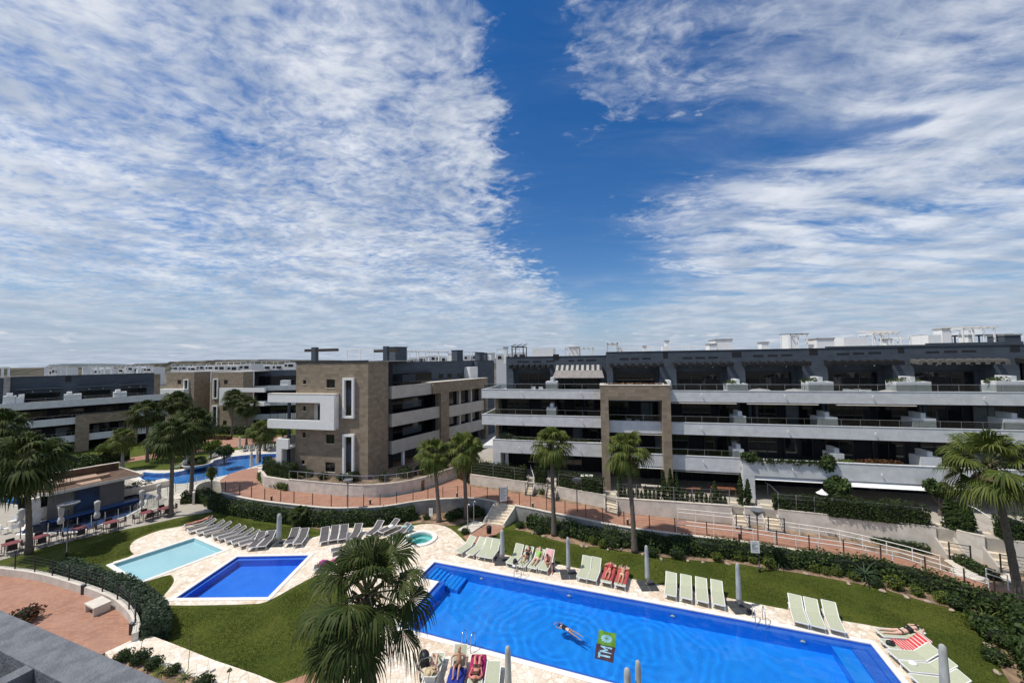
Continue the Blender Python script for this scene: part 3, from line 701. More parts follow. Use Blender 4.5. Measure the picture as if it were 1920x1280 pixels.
# ---- curved plaza lower left
PZ = .45
pl_in = smooth_poly([G(u,v,PZ) for u,v in [(-120,1062),(0,1078),(66,1086),(131,1105),(180,1122),(215,1138),(243,1165),(250,1188),(246,1205)]], 2, False)
pl_out = [G(u,v,PZ) for u,v in [(197,1222),(60,1300),(-120,1400)]]
struct(MB().prism(pl_in + pl_out, -.03, PZ-.01).build('plaza', M['terracotta']))
o = thing('plaza_wall', 'low curved cream wall round the terracotta plaza', 'wall', tuple(pl_in[0].xy)+(0,))
mb = MB().wall([p-pl_in[0] for p in pl_in], .26, -.03, PZ+.42); mb.build('wall_body', M['garden_wall'], o)
mb = MB().wall([p-pl_in[0] for p in pl_in], .28, PZ+.42, PZ+.46); mb.build('coping', M['cap'], o)
# foreground stone walk with planting bed
fw = [G(u,v,.5) for u,v in [(197,1222),(274,1187),(330,1208),(400,1236),(480,1263),(560,1296),(700,1350),(700,1460),(380,1460)]]
struct(MB().prism(fw, -.03, .5).build('stone_walk', M['paving']))
fb = [G(u,v,.52) for u,v in [(213,1227),(232,1222),(262,1232),(310,1252),(372,1272),(420,1300),(450,1400),(300,1460),(180,1300)]]
struct(MB().prism(fb, .49, .56).build('planting_bed', M['soil']))
struct(MB().prism([G(u,v,.02) for u,v in [(500,1285),(533,1279),(584,1260),(640,1238),(640,1300),(560,1400),(480,1400)]], -.02, .03).build('walkway', M['terracotta']))
# soil borders along hedges
def border(name, near, far, z, m=None):
    A = smooth_poly([G(u,v,z) for u,v in near], 2, False); B = smooth_poly([G(u,v,z) for u,v in far], 2, False)
    n_ = 40; A = resample(A, n_); B = resample(B, n_)
    return struct(MB().ribbon(A, B).build(name, m or M['soil']))
border('flower_bed', [(440,962),(450,968),(480,976),(520,976),(560,980),(600,995),(640,985),(700,972),(745,984),(800,978),(850,988),(880,975),(905,975)],
       [(440,955),(470,958),(520,962),(567,966),(620,968),(680,966),(760,958),(817,948),(850,950),(890,953),(905,960)], .03)
border('flower_bed', [(965,992),(1000,998),(1040,1013),(1090,1022),(1130,1026),(1190,1036),(1260,1046),(1330,1052),(1400,1058),(1440,1066),(1490,1072),(1600,1092),(1660,1104),(1700,1118),(1760,1134),(1800,1142),(1840,1152),(1860,1180),(1858,1215),(1875,1250),(1900,1290)],
       [(975,985),(1010,985),(1050,992),(1100,999),(1150,1006),(1195,1012),(1300,1022),(1396,1035),(1470,1048),(1560,1062),(1640,1075),(1710,1093),(1781,1117),(1830,1128),(1871,1145),(1945,1160),(1990,1200),(2000,1240),(2010,1300),(2020,1330),(2030,1380)], .03)
# pink walks near the left building and beyond the lagoon
border('walkway', [(-40,905),(60,893),(120,884),(170,877),(240,866),(320,853),(400,845),(450,836),(500,830),(540,826)], [(-40,893),(60,884),(120,876),(170,869),(240,858),(320,845),(390,833),(440,825),(500,820),(540,816)], .03, M['terracotta'])
struct(MB().prism([G(u,v) for u,v in [(372,832),(400,818),(470,822),(540,818),(540,826),(470,832),(420,838)]], -.01, .036).build('walkway', M['terracotta']))
# ---------------------------------------------------------------- buildings
def window(parent, x0, x1, z0, z1, y, n=2, frame='dark_frame', pane='glass', fw=.06, name='window'):
    """window set in plane y (faces -y): frame + pane"""
    f = MB(); f.box(x0,x1,y-.03,y+.05,z0,z0+fw); f.box(x0,x1,y-.03,y+.05,z1-fw,z1)
    for i in range(n+1):
        c = x0+(x1-x0-fw)*i/n; f.box(c,c+fw,y-.032,y+.048,z0+fw,z1-fw)
    w_ = f.build(name, M[frame], parent)
    MB().box(x0+.02,x1-.02,y,y+.02,z0+.02,z1-.02).build('pane', M[pane], w_)
    return w_
def rail(parent, x0, x1, y, z0, z1, step=1.3, glass=True, name='railing', matn='steel'):
    f = MB(); f.box(x0,x1,y-.02,y+.02,z1-.035,z1)
    n = max(1, int((x1-x0)/step))
    for i in range(n+1):
        c = x0+(x1-x0)*i/n; f.box(c-.015,c+.015,y-.015,y+.015,z0,z1-.035)
    r = f.build(name, M[matn], parent)
    if glass: MB().box(x0+.03,x1-.03,y-.005,y+.005,z0+.05,z1-.06).build('glass_panel', M['rail_glass'], r)
    return r
def leafblob(name, cen, rad, n, size, mat_, parent=None, seed=1, loc=None, flatten=1.0, shell=.55):
    """leaf clump: small quads spread through an ellipsoid's outer volume"""
    g = np.random.default_rng(seed); d = g.normal(size=(n,3)); d /= np.linalg.norm(d, axis=1)[:,None]
    r = (shell + (1-shell)*g.random(n)**.6)[:,None]; lump = 1+.22*np.sin(d[:,[0]]*5+seed)*np.cos(d[:,[1]]*4+seed*2)
    P = d*r*lump*np.array(rad)+np.array(cen)
    V, Fq = leafquads(P, d, size, g); 
    return np_mesh(name, V, Fq, mat_, parent, loc)
def leafquads(P, N, size, g, tilt=.9, asp=1.6):
    n = len(P); a = g.normal(size=(n,3)); nn = N + g.normal(size=(n,3))*tilt; nn /= np.linalg.norm(nn,axis=1)[:,None]
    t = np.cross(nn, a); t /= np.linalg.norm(t,axis=1)[:,None]; b = np.cross(nn, t)
    s = (size*(.6+.8*g.random(n)))[:,None]; t = t*s*asp*.5; b = b*s*.5
    V = np.stack([P-t, P-b*.9, P+t, P+b*.9], 1).reshape(-1,3)
    return V, np.arange(4*n).reshape(n,4)
M['pergola'] = mat('dark_pergola_beam', (.012,.012,.013), .8, .2, 4); M['grey_beam'] = mat('pale_weathered_beam', (.15,.14,.125), .8, .3, 5)
# ======== main building =====================================================
O_MAIN = atd(1261, 735, 35.5)
FB = Frame((O_MAIN.x, O_MAIN.y), -13.5)
main = thing('apartment_building', 'long white and slate apartment block with stacked balconies and tan stone frame, right of centre', 'building', (FB.o.x, FB.o.y, 0), FB.a)
SX = lambda u, v=700, off=0: FB.s_(u, v, off)
AO = 1.6                                       # section A is set back
xA0, xA1 = SX(903,735,AO), SX(1127,800,0)
xP0, xP1, xP2, xP3 = SX(1127,800,-.6), SX(1142,800,-.6), SX(1243,800,-.6), SX(1259,800,-.6)
xE = SX(2010,700)
xC = SX(1390,900)
zA = [FB.z_(1060,831-2.5,AO), FB.z_(1060,780,AO), FB.z_(1060,730.5,AO)]
zB = [FB.z_(1330,856.3,0), FB.z_(1330,793.5,0), FB.z_(1330,732.8,0)]
print('zA', zA, 'zB', zB, 'x', xA0, xP0, xP3, xC, xE)
RZ_A, RZ_B = 15.15, 15.5
GZ = TZ
D = 3.4                                        # balcony depth
FZB = [zB[i]-.72 for i in range(3)]; FZA = [zA[i]-.72 for i in range(3)]
W = M['white_wall']
def band(x0, x1, y, ztop, th, name='balcony_band', mt=W):
    mb = MB(); mb.box(x0,x1,y,y+.22,ztop-th,ztop)              # front parapet
    mb.box(x0-.02,x1+.02,y-.03,y+.26,ztop,ztop+.045)
    return mb.build(name, mt, main)
# slabs
for k in range(3):
    MB().box(xP0+.01, xE, .23, 13, FZB[k]-.28, FZB[k]).build('floor_slab', M['white_wall'], main)
    MB().box(xA0, xP0, AO+.23, 13, FZA[k]-.28, FZA[k]).build('floor_slab', M['white_wall'], main)
# bands, section A
for k, th in enumerate([1.38,1.10,.95]):
    ex = 0.0 if k else SX(924,830,AO)-xA0
    b_ = band(xA0+ex, xP0-.01, AO-(.003*k), zA[k], th)
    MB().box(xA0+ex, xA0+ex+.22, AO+.24, 9, zA[k]-th, zA[k]).build('balcony_band', W, main)
    if k: rail(main, xA0+.2, xP0-.05, AO+.12, zA[k]+.046, zA[k]+.62, 1.6)
rail(main, xA0+.25, xP0-.1, AO+.30, zA[0]+.05, zA[0]+.35, 2.5, False)
# bands between frame pillars and section B
for k, th in enumerate([1.15,1.10]):
    band(xP1+.005, xP2-.005, .12, zB[k], th); rail(main, xP1+.02, xP2-.02, .25, zB[k]+.046, zB[k]+.62, 1.4)
for k, th in enumerate([1.30,1.08,1.02]):
    if k == 0:
        band(xP3+.01, xC-.01, .0, zB[0], th); rail(main, xP3+.02, xC-.05, .12, zB[0]+.046, zB[0]+.62, 1.4)
        band(xC, xE, -.55, zB[0]+.08, 1.42)
        MB().box(xC, xC+.9, -.546, .2, GZ-.1, zB[0]-1.35).build('wall_pier', W, main)
        MB().box(xC, xC+.22, -.33, 3.0, zB[0]-1.34, zB[0]+.08).build('balcony_band', W, main)
        MB().box(xC, xE, -.33, .22, zB[0]-1.0, zB[0]-.72).build('floor_slab', W, main)
    else:
        band(xP3+.01, xE, .0, zB[k], th); rail(main, xP3+.02, xE-.05, .12, zB[k]+.046, zB[k]+.62, 1.35)
# tan stone frame
ztF = FB.z_(1200, 722.5, -.6)
fr = MB(); fr.box(xP0, xP1, -.6, 2.0, GZ-.1, ztF-1.35); fr.box(xP2, xP3, -.6, 2.0, GZ-.1, ztF-1.35); fr.box(xP0, xP3, -.6, 2.0, ztF-1.35, ztF)
fr.build('stone_frame', M['stone'], main)
MB().box(xP0-.03, xP3+.03, -.63, 2.03, ztF, ztF+.05).build('frame_coping', M['cap'], main)
# ground-floor piers and white frame of section A
xa = SX(924,830,AO)
MB().box(xa, xa+.85, AO, AO+1.6, GZ-.1, zA[0]-1.385).build('wall_pier', W, main)
# back walls of the open storeys (dark, with sliding glass and a few curtains)
rr = random.Random(3)
def storey_back(x0, x1, y, z0, z1, seed):
    rs = random.Random(seed)
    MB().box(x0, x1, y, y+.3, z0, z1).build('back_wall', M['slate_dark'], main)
    x = x0+.7
    while x < x1-2.2:
        w_ = rs.uniform(1.9, 3.4); w_ = min(w_, x1-.3-x)
        f = window(main, x, x+w_, z0+.04, z0+2.25, y-.06, 2 if w_ < 2.5 else 3)
        if rs.random() < .3:
            cw = w_*rs.uniform(.25,.5); MB().box(x+.08, x+cw, y-.065, y-.062, z0+.12, z0+2.15).build('curtain', M['curtain'], f)
        x += w_+rs.uniform(.5,1.6)
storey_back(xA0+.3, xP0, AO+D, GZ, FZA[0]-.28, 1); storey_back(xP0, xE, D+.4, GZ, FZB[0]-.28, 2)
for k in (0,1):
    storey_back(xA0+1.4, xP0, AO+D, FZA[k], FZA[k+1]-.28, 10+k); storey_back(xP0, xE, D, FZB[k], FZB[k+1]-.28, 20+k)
# left end wall of the block (tan stone) and returns
MB().box(xA0+.9, xA0+1.3, AO+2.2, 13, GZ-.1, zA[2]-.96).build('end_wall', M['stone'], main)
# pergola positions (photo pixels): x-range, and z of the underside at the wall
YW = 3.2
units = [(962,1031),(1045,1127),(1149,1237),(1268,1364),(1397,1505),(1552,1674),(1714,1865),(1912,1990)]
U = []
for i, (a, b) in enumerate(units):
    sec = 0 if i < 2 else 1
    yw = YW + (AO if sec == 0 else 0)
    U.append((SX(a,690,yw), SX(b,690,yw), yw, sec))
def pent(secx0, secx1, yw, zf, zr, lst):
    x = secx0
    for (a, b) in lst:
        MB().box(x, a, yw, yw+.3, zf, zr).build('penthouse_wall', M['slate'], main)
        zl = zf+2.95
        MB().box(a, b, yw+.002, yw+.3, zl, zr-.002).build('penthouse_wall', M['slate'], main)
        MB().box(a, b, yw+1.5, yw+1.7, zf, zl).build('recess_wall', M['slate'], main)
        MB().box(a-.01, b+.01, yw+.301, yw+1.7, zl, zl+.1).build('recess_ceiling', M['slate'], main)
        for s in (a-.12, b): MB().box(s, s+.12, yw+.301, yw+1.7, zf, zl).build('recess_side', M['slate'], main)
        window(main, a+.35, b-.35, zf+.03, zf+2.25, yw+1.44, 3)
        x = b
    MB().box(x, secx1, yw, yw+.3, zf, zr).build('penthouse_wall', M['slate'], main)
xPA0 = SX(949,672,YW+AO); xPB0 = SX(1137,664,YW)
pent(xPA0, xPB0+.4, YW+AO, FZA[2], RZ_A, [(u[0],u[1]) for u in U[:2]])
steps_u = [(1137,15.45),(1376,15.55),(1515,15.6),(1680,15.7)]
pent(xPB0, xE, YW, FZB[2], RZ_B, [(u[0],u[1]) for u in U[2:]])
MB().box(xPB0, xPB0+.3, YW+.301, 13, FZB[2], RZ_B-.003).build('penthouse_wall', M['slate'], main)
MB().box(xPA0, xPA0+.3, YW+AO+.301, 13, FZA[2], RZ_A-.003).build('penthouse_wall', M['slate'], main)
# roof copings, set at slightly different heights
rc = MB(); rc.box(xPA0-.03, xPB0-.01, YW+AO-.04, YW+AO+.34, RZ_A, RZ_A+.06); rc.box(xPB0-.03, xE, YW-.04, YW+.34, RZ_B, RZ_B+.06)
xr1, xr2 = SX(1550,650,YW), SX(1740,650,YW)
rc.build('roof_coping', M['dark_metal'], main)
MB().box(xr1, xE, YW+.01, YW+.29, RZ_B+.061, RZ_B+.20).build('roof_parapet', M['slate'], main)
MB().box(xr2, xE, YW+.015, YW+.285, RZ_B+.201, RZ_B+.32).build('roof_parapet', M['slate'], main)
MB().box(xPA0+.3, xPB0, YW+AO+.301, 13, RZ_A-.9, RZ_A-.7).build('roof_deck', M['roof_gravel'], main)
MB().box(xPB0+.3, xE, YW+.301, 13, RZ_B-.9, RZ_B-.7).build('roof_deck', M['roof_gravel'], main)
# horizontal slits and vent niches in the penthouse wall
for (a, b, v) in [(970,992,678),(999,1014,678),(1024,1040,677),(1066,1076,676),(1082,1094,675),(1099,1118,675),(1162,1178,672.5),(1183,1198,672.5),(1204,1220,672),(1280,1298,671),(1304,1322,670.5),(1328,1346,670),(1412,1432,667),(1439,1458,666.5),(1465,1486,665.5),(1569,1592,663.5),(1599,1620,662.5),(1628,1652,661.5),(1736,1761,660),(1770,1795,659),(1803,1830,658)]:
    yw = YW+(AO if a < 1130 else 0)
    MB().box(SX(a,v,yw), SX(b,v,yw), yw-.006, yw+.05, FB.z_((a+b)/2,v,yw)-.09, FB.z_((a+b)/2,v,yw)+.09).build('wall_slit', M['black'], main)
for (a, b, v0, v1) in [(1037,1048,664,676),(1243,1252,660,672),(1372,1390,660,670),(1517,1533,654,666),(1683,1695,650,662),(1893,1912,646,660)]:
    yw = YW+(AO if a < 1130 else 0)
    MB().box(SX(a,v0,yw), SX(b,v0,yw), yw-.005, yw+.05, FB.z_(a,v1,yw), FB.z_(a,v0,yw)).build('vent_niche', M['black'], main)
# pergolas over the penthouse recesses; the second one is an open striped awning
for i, (a, b, yw, sec) in enumerate(U):
    zf = (FZA if sec == 0 else FZB)[2]; zl = zf+2.95
    if i == 1:
        aw = MB(); n = 18
        for j in range(n):
            xa_, xb_ = a-.1+(b-a+.2)*j/n, a-.1+(b-a+.2)*(j+1)/n
            if j % 2: continue
            aw.add([(xa_,yw-.05,zl+.30),(xb_,yw-.05,zl+.30),(xb_,yw-1.0,zl-.28),(xa_,yw-1.0,zl-.28),(xa_,yw-.05,zl+.27),(xb_,yw-.05,zl+.27),(xb_,yw-1.0,zl-.31),(xa_,yw-1.0,zl-.31)],
                   [(0,3,2,1),(4,5,6,7),(0,1,5,4),(1,2,6,5),(2,3,7,6),(3,0,4,7)])
        A_ = aw.build('awning', mat('striped_awning_cloth', (.42,.41,.39), .9, .2, 3), main)
        aw2 = MB()
        for j in range(1, n, 2):
            xa_, xb_ = a-.1+(b-a+.2)*j/n, a-.1+(b-a+.2)*(j+1)/n
            aw2.add([(xa_,yw-.05,zl+.30),(xb_,yw-.05,zl+.30),(xb_,yw-1.0,zl-.28),(xa_,yw-1.0,zl-.28),(xa_,yw-.05,zl+.27),(xb_,yw-.05,zl+.27),(xb_,yw-1.0,zl-.31),(xa_,yw-1.0,zl-.31)],
                   [(0,3,2,1),(4,5,6,7),(0,1,5,4),(1,2,6,5),(2,3,7,6),(3,0,4,7)])
        aw2.build('dark_stripes', M['dark_metal'], A_)
        l = MB(); l.add([(a-.1,yw-1.002,zl-.28),(b+.1,yw-1.002,zl-.28),(b+.3,yw-1.75,zl-1.05),(a-.35,yw-1.75,zl-1.05),(a-.1,yw-1.002,zl-.31),(b+.1,yw-1.002,zl-.31),(b+.3,yw-1.75,zl-1.08),(a-.35,yw-1.75,zl-1.08)],
                        [(0,3,2,1),(4,5,6,7),(0,1,5,4),(1,2,6,5),(2,3,7,6),(3,0,4,7)])
        l.build('lower_cloth', mat('taupe_awning_cloth', (.30,.27,.25), .9, .2, 3), A_)
        continue
    p = MB(); L = b-a
    p.box(a-.25, b+.25, yw-.9, yw-.78, zl-.02, zl+.16)
    n = int(L/.62)
    pb = p.build('pergola', M['pergola'], main)
    q = MB()
    for j in range(n+1):
        x = a-.15+(L+.3)*j/n; q.add([(x-.13,yw-1.0,zl-.04),(x+.13,yw-1.0,zl-.04),(x+.13,yw+.0,zl+.10),(x-.13,yw+.0,zl+.10),(x-.13,yw-1.0,zl+.34),(x+.13,yw-1.0,zl+.34),(x+.13,yw+.0,zl+.46),(x-.13,yw+.0,zl+.46)],
              [(0,3,2,1),(4,5,6,7),(0,1,5,4),(1,2,6,5),(2,3,7,6),(3,0,4,7)])
    q.build('pergola_slats', M['pergola'] if i != 6 else M['grey_beam'], pb)
    for fx in (.28, .72):
        MB().ball((a+L*fx, yw-.05, zl-.12), .05).build('wall_lamp', M['grey_wall'], pb, True)
# planters and dividers between apartments
def planter(x, y0, y1, z, w_, h, step=True, plants=0, seed=0, taper=.0):
    mb = MB(); mb.box(x-w_/2, x+w_/2, y0, y1, z, z+h)
    o = mb.build('planter', M['white_wall'], main)
    if step: MB().box(x-.12, x+.22, y0+.15, y1+.2, z+h+.001, z+h+.42).build('divider', M['white_wall'], o)
    if plants: leafblob('plants', (x-w_*.15, (y0+y1)/2, z+h+.05), (w_*.5, (y1-y0)*.4, .28), plants, .12, M['hedge'], o, seed)
for k, lst in ((2, [(1255,.5,.75),(1384,1.7,.85),(1540,1.9,1.05),(1714,2.4,1.05),(1905,2.4,1.1)]), (1, [(1388,1.0,.9),(1552,1.5,.95),(1733,1.6,1.0),(1905,1.6,1.1)]), (0, [(1385,.9,.95),(1570,1.0,.9),(1745,1.4,.9)])):
    for (u, w_, h) in lst:
        x = SX(u, 745 if k == 2 else 800 if k == 1 else 860, .3)
        planter(x, .26, 1.5, FZB[k]+.002, w_, h+.5, True, 260 if k == 2 else 0, int(u))
for k, lst in ((2, [(1034,1.2,1.1)]), (1, [(1033,1.0,1.1)])):
    for (u, w_, h) in lst: planter(SX(u, 740, AO+.3), AO+.26, AO+1.6, FZA[k]+.002, w_, h+.45, True, 0, 5)
# thin columns in front of glazed walls, ground-floor columns
for u in (1404,1416,1541,1549,1722,1730): MB().box(SX(u,770,2.8), SX(u,770,2.8)+.22, 2.7, 2.95, FZB[1]+.001, FZB[2]-.281).build('column', M['slate'], main)
MB().box(SX(948,900,AO+.5), SX(948,900,AO+.5)+.3, AO+.5, AO+.8, GZ, zA[0]-1.39).build('column', W, main)
for u in (1556, 1760): MB().box(SX(u,900,1.0), SX(u,900,1.0)+.3, 1.0, 1.3, GZ, FZB[0]-.281).build('column', M['slate'], main)
# rolled awnings under the bands
for (a, b, v, off, mt, drop, out) in [(1411,1549,888,-.3,'awning',.30,.15),(1579,1748,900,-.3,'awning',.34,.55),(1773,1990,912,-.3,'cream_wall',.18,.25),(1400,1533,755,.15,'cream_wall',.12,.1),(1567,1716,757.5,.15,'cream_wall',.12,.1),(1258,1380,753.5,.15,'cream_wall',.12,.1),(1195,1243,870,.3,'awning',.16,.1),(1252,1385,873,.2,'grey_wall',.14,.1),(1195,1243,812,.3,'cream_wall',.12,.1)]:
    x0, z = FB.sz(a, v, off); x1, _ = FB.sz(b, v, off)
    z = z if v > 860 else z
    zt = {888: zB[0]-1.36, 900: zB[0]-1.36, 912: zB[0]-1.36, 755: zB[2]-1.03, 757.5: zB[2]-1.03, 753.5: zB[2]-1.03, 870: zB[0]-1.16, 873: zB[0]-1.31, 812: zB[1]-1.12}[v]
    mb = MB(); yb = off+.1; mb.add([(x0,yb,zt),(x1,yb,zt),(x1,yb-out-.2,zt-drop),(x0,yb-out-.2,zt-drop),(x0,yb+.15,zt-.01),(x1,yb+.15,zt-.01),(x1,yb-out-.1,zt-drop-.05),(x0,yb-out-.1,zt-drop-.05)],
        [(0,3,2,1),(4,5,6,7),(0,1,5,4),(1,2,6,5),(2,3,7,6),(3,0,4,7)])
    mb.build('awning', M[mt], main)
# small lamps on the bands
for (u, v, off) in [(978,736,AO),(1089,737,AO),(977,788,AO),(1091,790,AO),(975,840,AO),(1087,844,AO),(1315,742,0),(1315,804,0),(1318,866,0),(1471,744,0),(1477,810,0),(1485,881,-.55),(1635,746,0),(1640,815,0),(1652,891,-.55),(1843,748,0)]:
    x, z = FB.sz(u, v, off); o = MB().tube([(x,off-.001,z),(x,off-.13,z),(x,off-.13,z+.10)], .018, 6).build('band_lamp', M['white_paint'], main)
    MB().ball((x,off-.13,z+.14), .055).build('bulb', M['white_paint'], o, True)
# railing posts and hanging plants on the first-floor band (C)
x0 = SX(1400,860,-.5); x1 = SX(1560,865,-.5)
def trail(x0, x1, y, z, n, seed, drop, parent, mt='hedge'):
    g = np.random.default_rng(seed); P = []; N = []
    for i in range(n):
        x = g.uniform(x0, x1); c = .5+.5*math.sin(x*3.1+seed)+.6*math.sin(x*7.3)
        L = max(.05, drop*(.35+.5*abs(c))*g.random()); m_ = 9
        for k in range(m_):
            t = k/m_; P.append((x+.03*g.normal(), y-.06-.05*g.random(), z+.16*(1-t)*g.random()-L*t)); N.append((0,-1,.2))
    V, Fq = leafquads(np.array(P), np.array(N), .07, g); return np_mesh('trailing_plants', V, Fq, M[mt], parent)
trail(x0, x1, -.58, zB[0]+.12, 260, 3, .75, main)
leafblob('trailing_plants', (SX(1553,860,-.6), -.55, zB[0]+.05), (.55,.35,.75), 900, .13, M['hedge'], main, 9)
leafblob('trailing_plants', (SX(1405,858,-.6), -.45, zB[0]+.25), (.8,.35,.45), 500, .13, M['hedge'], main, 8)
leafblob('potted_flowers', ((SX(1605,865,-.4)+SX(1700,865,-.4))/2, -.15, zB[0]+.22), ((SX(1700,865,-.4)-SX(1605,865,-.4))/2,.22,.22), 900, .12, M['red_leaf'], main, 19)
leafblob('planter_greens', ((SX(1575,865,-.4)+SX(1606,865,-.4))/2, -.15, zB[0]+.16), (.9,.2,.15), 300, .12, M['hedge_bright'], main, 20)
leafblob('planter_greens', ((SX(930,822,AO)+SX(1120,829,AO))/2, AO+.25, zA[0]+.10), ((SX(1120,829,AO)-SX(930,822,AO))/2,.2,.22), 1500, .12, M['hedge'], main, 21)
leafblob('planter_greens', ((SX(930,822,AO)+SX(965,829,AO))/2, AO+.35, zA[0]+.35), (.9,.3,.45), 500, .12, M['hedge_sage'], main, 22)
leafblob('planter_greens', ((xP0+xP3)/2, .2, ztF+.10), ((xP3-xP0)/2-.3,.3,.10), 700, .10, M['red_leaf'], main, 23)
# rooftop structures : white stair boxes, chimneys, pergola frames (photo pixels: x0,x1,vtop)
def roofbox(u0, u1, v1, off, w_, cap=True, m_='white_paint', name='roof_box', zr=None):
    zr = zr if zr is not None else (RZ_A-.7 if u0 < 1130 else RZ_B-.7)
    x0, z = FB.sz(u0, v1, off); x1, _ = FB.sz(u1, v1, off)
    o = MB().box(x0, x1, off, off+w_, zr, z).build(name, M[m_], main)
    if cap: MB().box(x0-.06, x1+.06, off-.06, off+w_+.06, z+.001, z+.12).build('roof_cap', M['grey_wall'], o)
    return o
for a in [(944,950,652,5.2,.6),(998,1037,653,6.5,2.5,False),(1067,1085,652,7,2),(1158,1169,651,5,1.2,False),(1206,1212,650,7,.6),(1242,1252,649,6,1,False),(1247,1254,640,7,.6),(1330,1344,646,6,1.5),(1341,1373,637.5,7,2.5),(1428,1441,643,6,1),(1478,1492,630,6.5,1.5,False),(1531,1564,636,6,2),(1582,1628,633,6.5,2.5,False),(1662,1672,637,8,1),(1726,1738,630,8,1),(1740,1764,628,6,2,False),(1766,1781,617.5,6.5,1),(1815,1828,630,8,1),(1883,1914,629,6,1.6,True,'slate')]:
    roofbox(*a)
def roofframe(u0, u1, v1, off, w_, canopy=True, m_='white_paint', n=3, tilt=0, cm='wood'):
    zr = (RZ_A-.7 if u0 < 1130 else RZ_B-.7); x0, z = FB.sz(u0, v1, off); x1, _ = FB.sz(u1, v1, off)
    f = MB()
    for i in range(n):
        x = x0+(x1-x0)*i/(n-1)
        for y in (off, off+w_): f.box(x-.05, x+.05, y-.05, y+.05, zr, z)
    for y in (off, off+w_): f.box(x0-.05, x1+.05, y-.051, y+.051, z+.001, z+.10)
    for x in (x0, x1): f.box(x-.051, x+.051, off+.06, off+w_-.06, z, z+.099)
    o = f.build('roof_pergola', M[m_], main)
    if canopy:
        c = MB(); k = int((x1-x0)/.5)
        for j in range(k+1):
            x = x0+(x1-x0)*j/k; c.bar((x, off-.3, z+.14-.0), (x, off+w_+.3, z+.14+tilt), .09, .07)
        c.build('slats', M[cm], o)
for a in [(960,981,651,6,2.0,True,'dark_metal',2,.3),(1060,1111,655,6,2.5,True,'white_paint',3,.1,'cap'),(1139,1158,646,5,2,True,'cap',2,.1),(1481,1513,629,6.5,2.0,True,'white_paint',3,.1),(1636,1683,627,6.5,2.0,True,'white_paint',4,.3,'cap'),(1805,1864,617,6.5,2.4,True,'white_paint',4,.2,'cap'),(1690,1722,634,9,2.2,False,'white_paint',3),(1180,1330,652,10,1.5,False,'white_paint',5),(1790,1900,630,10,2,False,'dark_metal',5)]:
    roofframe(*a)
# ======== tan building, left of centre ======================================
O_MID = G(690, 676.5, 14.95) if False else atd(690, 800, 40.7)
FM = Frame((O_MID.x, O_MID.y), -14)
mid = thing('apartment_building', 'four storey tan stone block with white C-shaped balcony frame, left of centre', 'building', (FM.o.x, FM.o.y, 0), FM.a)
mL = FM.s_(554.5, 780); zrM = FM.z_(640, 677.5)
T = M['stone']
wins = [(568,574,712,720),(612,628,711,727),(568,573,761,770),(567,573,810,820),(611,627,814,831),(565,571,862,870),(610,628,866,884)]
# front wall with real openings: pieces cut on a grid
def wall_open(parent, x0, x1, z0, z1, y, th, opens, mt, name='wall'):
    xs = sorted({x0, x1, *[o[0] for o in opens], *[o[1] for o in opens]}); zs = sorted({z0, z1, *[o[2] for o in opens], *[o[3] for o in opens]})
    def inside(cx, cz): return any(o[0] < cx < o[1] and o[2] < cz < o[3] for o in opens)
    vs = {}; mb = MB()
    def vid(x, yy, z):
        k = (round(x,4), yy, round(z,4))
        if k not in vs: vs[k] = len(mb.v); mb.v.append((x, yy, z))
        return vs[k]
    nx, nz = len(xs)-1, len(zs)-1
    sol = [[not inside((xs[i]+xs[i+1])/2, (zs[j]+zs[j+1])/2) for j in range(nz)] for i in range(nx)]
    g = lambda i, j: 0 <= i < nx and 0 <= j < nz and sol[i][j]
    for i in range(nx):
        for j in range(nz):
            if not sol[i][j]: continue
            a, b, c, d = xs[i], xs[i+1], zs[j], zs[j+1]
            mb.f.append((vid(a,y,c), vid(b,y,c), vid(b,y,d), vid(a,y,d))); mb.f.append((vid(a,y+th,c), vid(a,y+th,d), vid(b,y+th,d), vid(b,y+th,c)))
            if not g(i-1,j): mb.f.append((vid(a,y,c), vid(a,y,d), vid(a,y+th,d), vid(a,y+th,c)))
            if not g(i+1,j): mb.f.append((vid(b,y,c), vid(b,y+th,c), vid(b,y+th,d), vid(b,y,d)))
            if not g(i,j-1): mb.f.append((vid(a,y,c), vid(a,y+th,c), vid(b,y+th,c), vid(b,y,c)))
            if not g(i,j+1): mb.f.append((vid(a,y,d), vid(b,y,d), vid(b,y+th,d), vid(a,y+th,d)))
    return mb.build(name, mt, parent)
op = []
for (a, b, c, d) in wins:
    x0, z1 = FM.sz(a, c); x1, _ = FM.sz(b, c); _, z0 = FM.sz(a, d); op.append((x0, x1, z0, z1))
tall = []
for (a, b, c, d) in [(645,666,708,783),(645,666,813,890)]:
    x0, z1 = FM.sz(a, c); x1, _ = FM.sz(b, c); _, z0 = FM.sz(a, d); tall.append((x0+.25, x1-.25, z0+.25, z1-.25)); 
wall_open(mid, mL, 0, GZ-.3, zrM-.1, 0, .35, op+tall, T, 'front_wall')
for (a, b, c, d) in op:
    window(mid, a+.01, b-.01, c+.01, d-.01, .14, 1 if b-a < .8 else 2)
    MB().box(a-.06, b+.06, -.05, .13, c-.06, c-.003).build('sill', M['cap'], mid)
